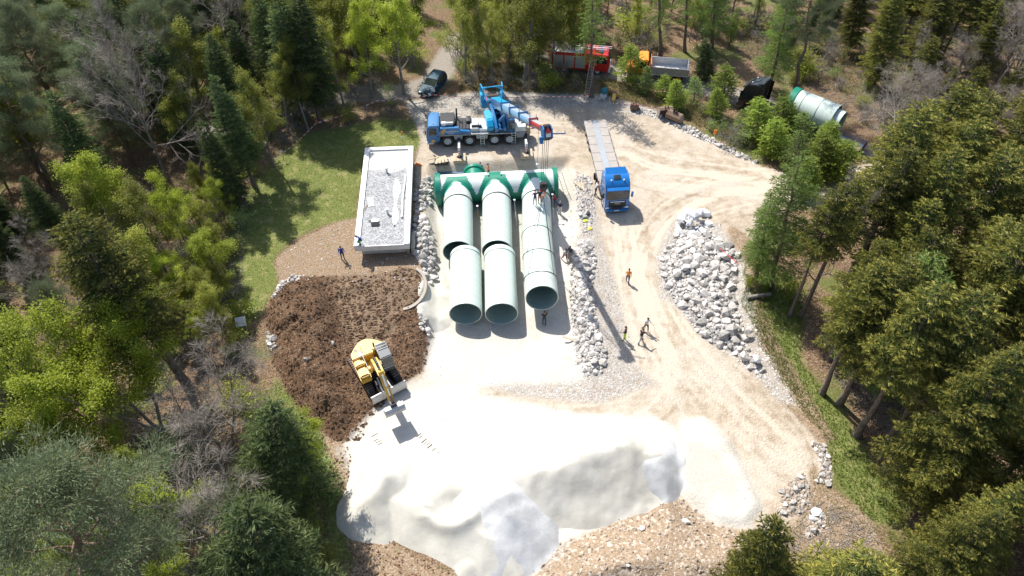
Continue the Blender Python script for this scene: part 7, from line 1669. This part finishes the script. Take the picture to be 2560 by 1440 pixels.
# ------------------------------------------------------------------ people
SKIN = mat('skin', (.48, .28, .19), .6, 0, .08, 4)
def cloth(name, col): return mat('cloth_' + name, col, .85, 0, .2, 6)
def person(p, yaw, label, shirt, pants, hair, arms=((.1, .12, .25), (.1, .12, .25)), legs=((0, 0), (0, 0)), lean=0.0, skinarm=True, hat=None, shoe=None, head=0.15, H=1.76, lift=0.0, side=.12, sleeve=.5):
    """arms: (pitch forward, out, elbow bend); legs: (hip pitch forward, knee bend); left first; facing +x"""
    k = H / 1.76; V, E, RAD, MATI = [], [], [], []; segs = []
    mats = [shirt, pants, SKIN, shoe or cloth('dark_boot', (.03, .025, .02))]
    def vert(q, r): V.append(Vector(q)); RAD.append(r); return len(V) - 1
    def edge(a, b, mi): E.append((a, b)); segs.append((V[a], V[b], mi))
    pel = vert((0, 0, 0), .15 * k)
    T = Matrix.Rotation(lean, 3, 'Y'); up = T @ Vector((0, 0, 1)); fw = T @ Vector((1, 0, 0))
    wa = vert(up * .20 * k, .125 * k); ch = vert(up * .40 * k + fw * .01, .155 * k); nb = vert(up * .52 * k, .075 * k); nk = vert(up * .60 * k + fw * .015, .055 * k); hd0 = vert(up * .66 * k + fw * .02, .06 * k)
    edge(pel, wa, 0); edge(wa, ch, 0); edge(ch, nb, 0); edge(nb, nk, 2); edge(nk, hd0, 2)
    hands = []; feet = []
    for s, (hp, kn) in zip((1, -1), legs):
        h = vert((0, s * .095 * k, -.06 * k), .105 * k); edge(pel, h, 1); a = Vector((math.sin(hp), s * side * .35, -math.cos(hp))).normalized()
        kk = vert(V[h] + a * .41 * k, .068 * k); edge(h, kk, 1); b = Vector((math.sin(hp - kn), s * .02, -math.cos(hp - kn))).normalized()
        an = vert(V[kk] + b * .40 * k, .048 * k); edge(kk, an, 1); f0 = Vector((math.cos((hp - kn) * .3), 0, math.sin((hp - kn) * .3) - .12)).normalized(); he = vert(V[an] - Vector((.03, 0, .045)) * k, .042 * k); edge(an, he, 3)
        to = vert(V[an] + f0 * .19 * k - Vector((0, 0, .05)) * k, .035 * k); edge(he, to, 3); feet += [V[to].z - .035 * k, V[he].z - .042 * k]
    for s, (pi_, ou, el) in zip((1, -1), arms):
        sh = vert(up * .47 * k + Vector((0, s * .185 * k, 0)), .065 * k); edge(ch, sh, 0)
        d = T @ Vector((math.sin(pi_) * math.cos(ou), s * math.sin(ou), -math.cos(pi_) * math.cos(ou))); eb = vert(V[sh] + d * .28 * k, .044 * k); edge(sh, eb, 0)
        d2 = (T @ Vector((math.sin(pi_ + el) * math.cos(ou * .5), s * math.sin(ou * .5), -math.cos(pi_ + el) * math.cos(ou * .5)))).normalized()
        wr = vert(V[eb] + d2 * .25 * k, .031 * k); edge(eb, wr, 2 if skinarm else 0); pm = vert(V[wr] + d2 * .075 * k, .036 * k); edge(wr, pm, 2); hands.append((V[pm], d2, s))
    me = bpy.data.meshes.new('skeleton'); me.from_pydata([tuple(v) for v in V], E, []); o = bpy.data.objects.new('skeleton', me); C.objects.link(o)
    sk = o.modifiers.new('skin', 'SKIN'); sk.use_smooth_shade = True
    lay = me.skin_vertices[0].data if me.skin_vertices else None
    if lay is None:
        bm = bmesh.new(); bm.from_mesh(me); bm.verts.layers.skin.verify(); bm.to_mesh(me); bm.free(); lay = me.skin_vertices[0].data
    for i, r in enumerate(RAD): lay[i].radius = (r, r * (.82 if i in (0, 1, 2) else 1)); lay[i].use_root = i == 0
    o.modifiers.new('sub', 'SUBSURF').levels = 1; o.modifiers['sub'].render_levels = 1
    dg = bpy.context.evaluated_depsgraph_get(); ev = bpy.data.meshes.new_from_object(o.evaluated_get(dg)); bpy.data.objects.remove(o)
    b = MB(); vs = [v.co.copy() for v in ev.vertices]
    def near(c):
        best = (9, 0)
        for a, q, mi in segs:
            d = q - a; t = max(0, min(1, (c - a).dot(d) / (d.dot(d) + 1e-9))); r = (c - a - d * t).length
            if r < best[0]: best = (r, mi)
        return best[1]
    b.v = [tuple(v) for v in vs]
    for f in ev.polygons:
        b.f.append(tuple(f.vertices)); b.m.append(near(sum((vs[i] for i in f.vertices), Vector()) / len(f.vertices)))
    bpy.data.meshes.remove(ev)
    for pm, d, s in hands:                                         # five fingers, thumb off the side
        M = frame(d); ax, ay = M @ Vector((0, 1, 0)), M @ Vector((0, 0, 1))
        for i, l in enumerate((.075, .085, .08, .062)):
            q0 = pm + ax * (.027 - .018 * i) + d * .015; q1 = q0 + (d - ay * .25).normalized() * l * .55; q2 = q1 + (d - ay * .8).normalized() * l * .5
            b.cyl(q0, q1, .010, .009, 6, 2); b.cyl(q1, q2, .009, .006, 6, 2)
        q0 = pm + ax * .03 * s - d * .03; q1 = q0 + (ax * s * .8 + d * .6).normalized() * .045; b.cyl(q0, q1, .012, .010, 6, 2); b.cyl(q1, q1 + (d + ax * s * .2).normalized() * .035, .010, .007, 6, 2)
    # head with face
    hc = up * .735 * k + fw * .035 * k; Hh = T @ Matrix.Rotation(head, 3, 'Y')
    def ell(c, r, mi, n=12, rings=8):
        V2, F2 = [], []
        for i in range(rings + 1):
            t = PI * i / rings
            for j in range(n): a = 2 * PI * j / n; V2.append(hc + Hh @ (Vector(c) + Vector((r[0] * math.sin(t) * math.cos(a), r[1] * math.sin(t) * math.sin(a), r[2] * math.cos(t)))) * k)
        for i in range(rings): F2 += [(i * n + j, i * n + (j + 1) % n, (i + 1) * n + (j + 1) % n, (i + 1) * n + j) for j in range(n)]
        b.add(V2, F2, mi)
    ell((0, 0, 0), (.098, .078, .118), 2); ell((.095, 0, -.015), (.022, .016, .028), 2, 6, 4); ell((.04, 0, -.09), (.05, .05, .04), 2, 8, 5)
    for s in (-1, 1): ell((0, s * .08, -.01), (.022, .012, .034), 2, 6, 4); ell((.086, s * .033, .015), (.012, .014, .009), 3, 6, 4)
    ell((.088, 0, -.062), (.010, .026, .007), 4, 6, 4)
    e_mats = mats + [mat('lips', (.35, .12, .09), .6)]
    zf = min(feet); hip = -zf
    e = empty('person', Vector(p) + Vector((0, 0, lift)), yaw, label, 'person', None)
    bo = b.build('body', e_mats, e, smooth=60, loc=(0, 0, hip))
    hm = MB(); n = 14
    Vh, Fh = [], []
    for i in range(7):
        t = (PI * .56) * i / 6
        for j in range(n):
            a = 2 * PI * j / n; fr = math.cos(a); rr = 1.09 + (.12 if hat else 0); tt = min(t, PI * (.40 if fr > .35 else .56)); Vh.append(hc + Hh @ Vector((.098 * rr * math.sin(tt) * fr - .006, .080 * rr * math.sin(tt) * math.sin(a), .122 * rr * math.cos(tt))) * k)
    for i in range(6): Fh += [(i * n + j, i * n + (j + 1) % n, (i + 1) * n + (j + 1) % n, (i + 1) * n + j) for j in range(n)]
    hm.add(Vh, Fh)
    if hat: hm.add([hc + Hh @ Vector((.165 * math.cos(a) + .02 if math.cos(a) > 0 else .125 * math.cos(a), .115 * math.sin(a), z)) * k for z in (.035, .047) for a in np.linspace(0, 2 * PI, 14, endpoint=False)], [tuple(range(13, -1, -1)), tuple(range(14, 28))] + [(j, (j + 1) % 14, 14 + (j + 1) % 14, 14 + j) for j in range(14)])
    hm.build('helmet' if hat else 'hair', hat or hair, e, smooth=60, loc=(0, 0, hip))
    return e
HB, HD, HG = cloth('brown_hair', (.07, .04, .025)), cloth('black_hair', (.02, .016, .014)), cloth('grey_hair', (.32, .30, .28))
OR, BLK, NAVY, WHT, LIME = cloth('orange', (.85, .24, .03)), cloth('black', (.025, .025, .028)), cloth('navy', (.03, .045, .10)), cloth('white', (.74, .73, .72)), cloth('lime', (.50, .68, .04))
PUR, REDC, GRYC, BLUC, JEAN, KHAK, DRED = cloth('purple', (.12, .05, .12)), cloth('crimson', (.42, .04, .08)), cloth('grey', (.30, .30, .31)), cloth('blue', (.02, .06, .30)), cloth('denim', (.10, .13, .19)), cloth('khaki', (.30, .27, .20)), cloth('dark_red', (.30, .03, .03))
stand = ((.03, .05), (-.05, .05)); walk = ((.38, .25), (-.30, .20)); stride = ((.5, .25), (-.38, .15))
g = on_ground
person(g(1568, 706), R(80), 'person in orange vest and dark trousers walking up the road', OR, NAVY, HB, ((.3, .2, .4), (-.2, .15, .3)), walk)
person(g(1560, 850), R(160), 'person in black shirt and lime trousers standing on the road', BLK, LIME, HB, ((.5, .25, 1.1), (.2, .25, .4)), stand)
person(g(1600, 855), R(35), 'person in dark brown shirt and grey jeans pointing on the road', cloth('dark_brown', (.055, .032, .03)), GRYC, HB, ((.25, .2, .5), (1.35, .3, .2)), stride, .1)
person(g(1613, 827), R(-60), 'person in white shirt and black trousers stepping on the road', WHT, BLK, HD, ((.7, .15, .9), (.1, .2, .3)), walk, .02)
person(g(858, 648), R(-70), 'person in blue jacket standing on the bare earth by the building', BLUC, NAVY, HD, ((.35, .25, 1.2), (.35, .25, 1.2)), stand, .12, False)
pr = G(905, 612, 1.66); person((pr.x, pr.y + .1, 1.66), R(-150), 'person in blue top and green trousers crouching on the roof edge', BLUC, cloth('green', (.12, .42, .10)), HD, ((.9, .2, .5), (.9, .2, .5)), ((1.5, 2.2), (1.3, 2.1)), .55, False)
person(g(1221, 432), R(-160), 'person in orange vest behind the manifold', OR, NAVY, HB, ((.3, .15, .5), (-.1, .15, .3)), walk)
person(g(1203, 432), R(100), 'person in purple top bending behind the manifold stub', PUR, GRYC, HD, ((.8, .2, .4), (.8, .2, .4)), ((.3, .4), (.1, .3)), .7, False)
# on top of the pipe
def on_pipe(px, py):
    q = G(px, py, ZA + PR); return Vector((q.x, q.y, ZA + PR + .005))
person(on_pipe(1337, 512), R(100), 'person in purple jacket standing on top of the road side pipe', PUR, JEAN, HB, ((.3, .25, .5), (.6, .3, .7)), stand, .05, False)
person(on_pipe(1349, 508), R(-90), 'person in red helmet and dark clothes reaching for the hook block on the pipe', BLK, cloth('rust', (.45, .12, .05)), HB, ((2.5, .2, .3), (2.3, .2, .4)), stand, .1, False, M_RED)
person(g(1389, 517), R(170), 'person in crimson shirt pushing against the pipe from the road side', REDC, JEAN, HD, ((1.3, .15, .2), (1.1, .15, .3)), ((.35, .3), (-.25, .2)), .35, False)
person(g(1399, 535), R(-100), 'person in white overalls over a navy shirt beside the pipe', NAVY, WHT, HG, ((.3, .2, .6), (.2, .2, .4)), stand, .1)
person(g(1411, 652), R(-60), 'person in white shirt and red trousers at the pit rocks', WHT, DRED, HD, ((.5, .2, .8), (.2, .2, .4)), stride, .15)
person(g(1424, 648), R(-120), 'person in dark grey clothes at the pit rocks', cloth('charcoal', (.06, .07, .09)), GRYC, HD, ((.2, .2, .4), (.2, .2, .5)), stand, .05, False)
person(g(1360, 812), R(85), 'person in dark clothes raising one arm under the hanging pipe mouth', BLK, NAVY, HB, ((.25, .15, .6), (2.9, .1, .05)), stand, 0, False)
person(g(1488, 488), R(20), 'person in pale shirt standing behind the blue cab', cloth('pale_shirt', (.62, .56, .52)), BLK, HB, ((1.2, .1, .3), (1.0, .1, .4)), ((.1, .05), (-.15, .1)), .25)
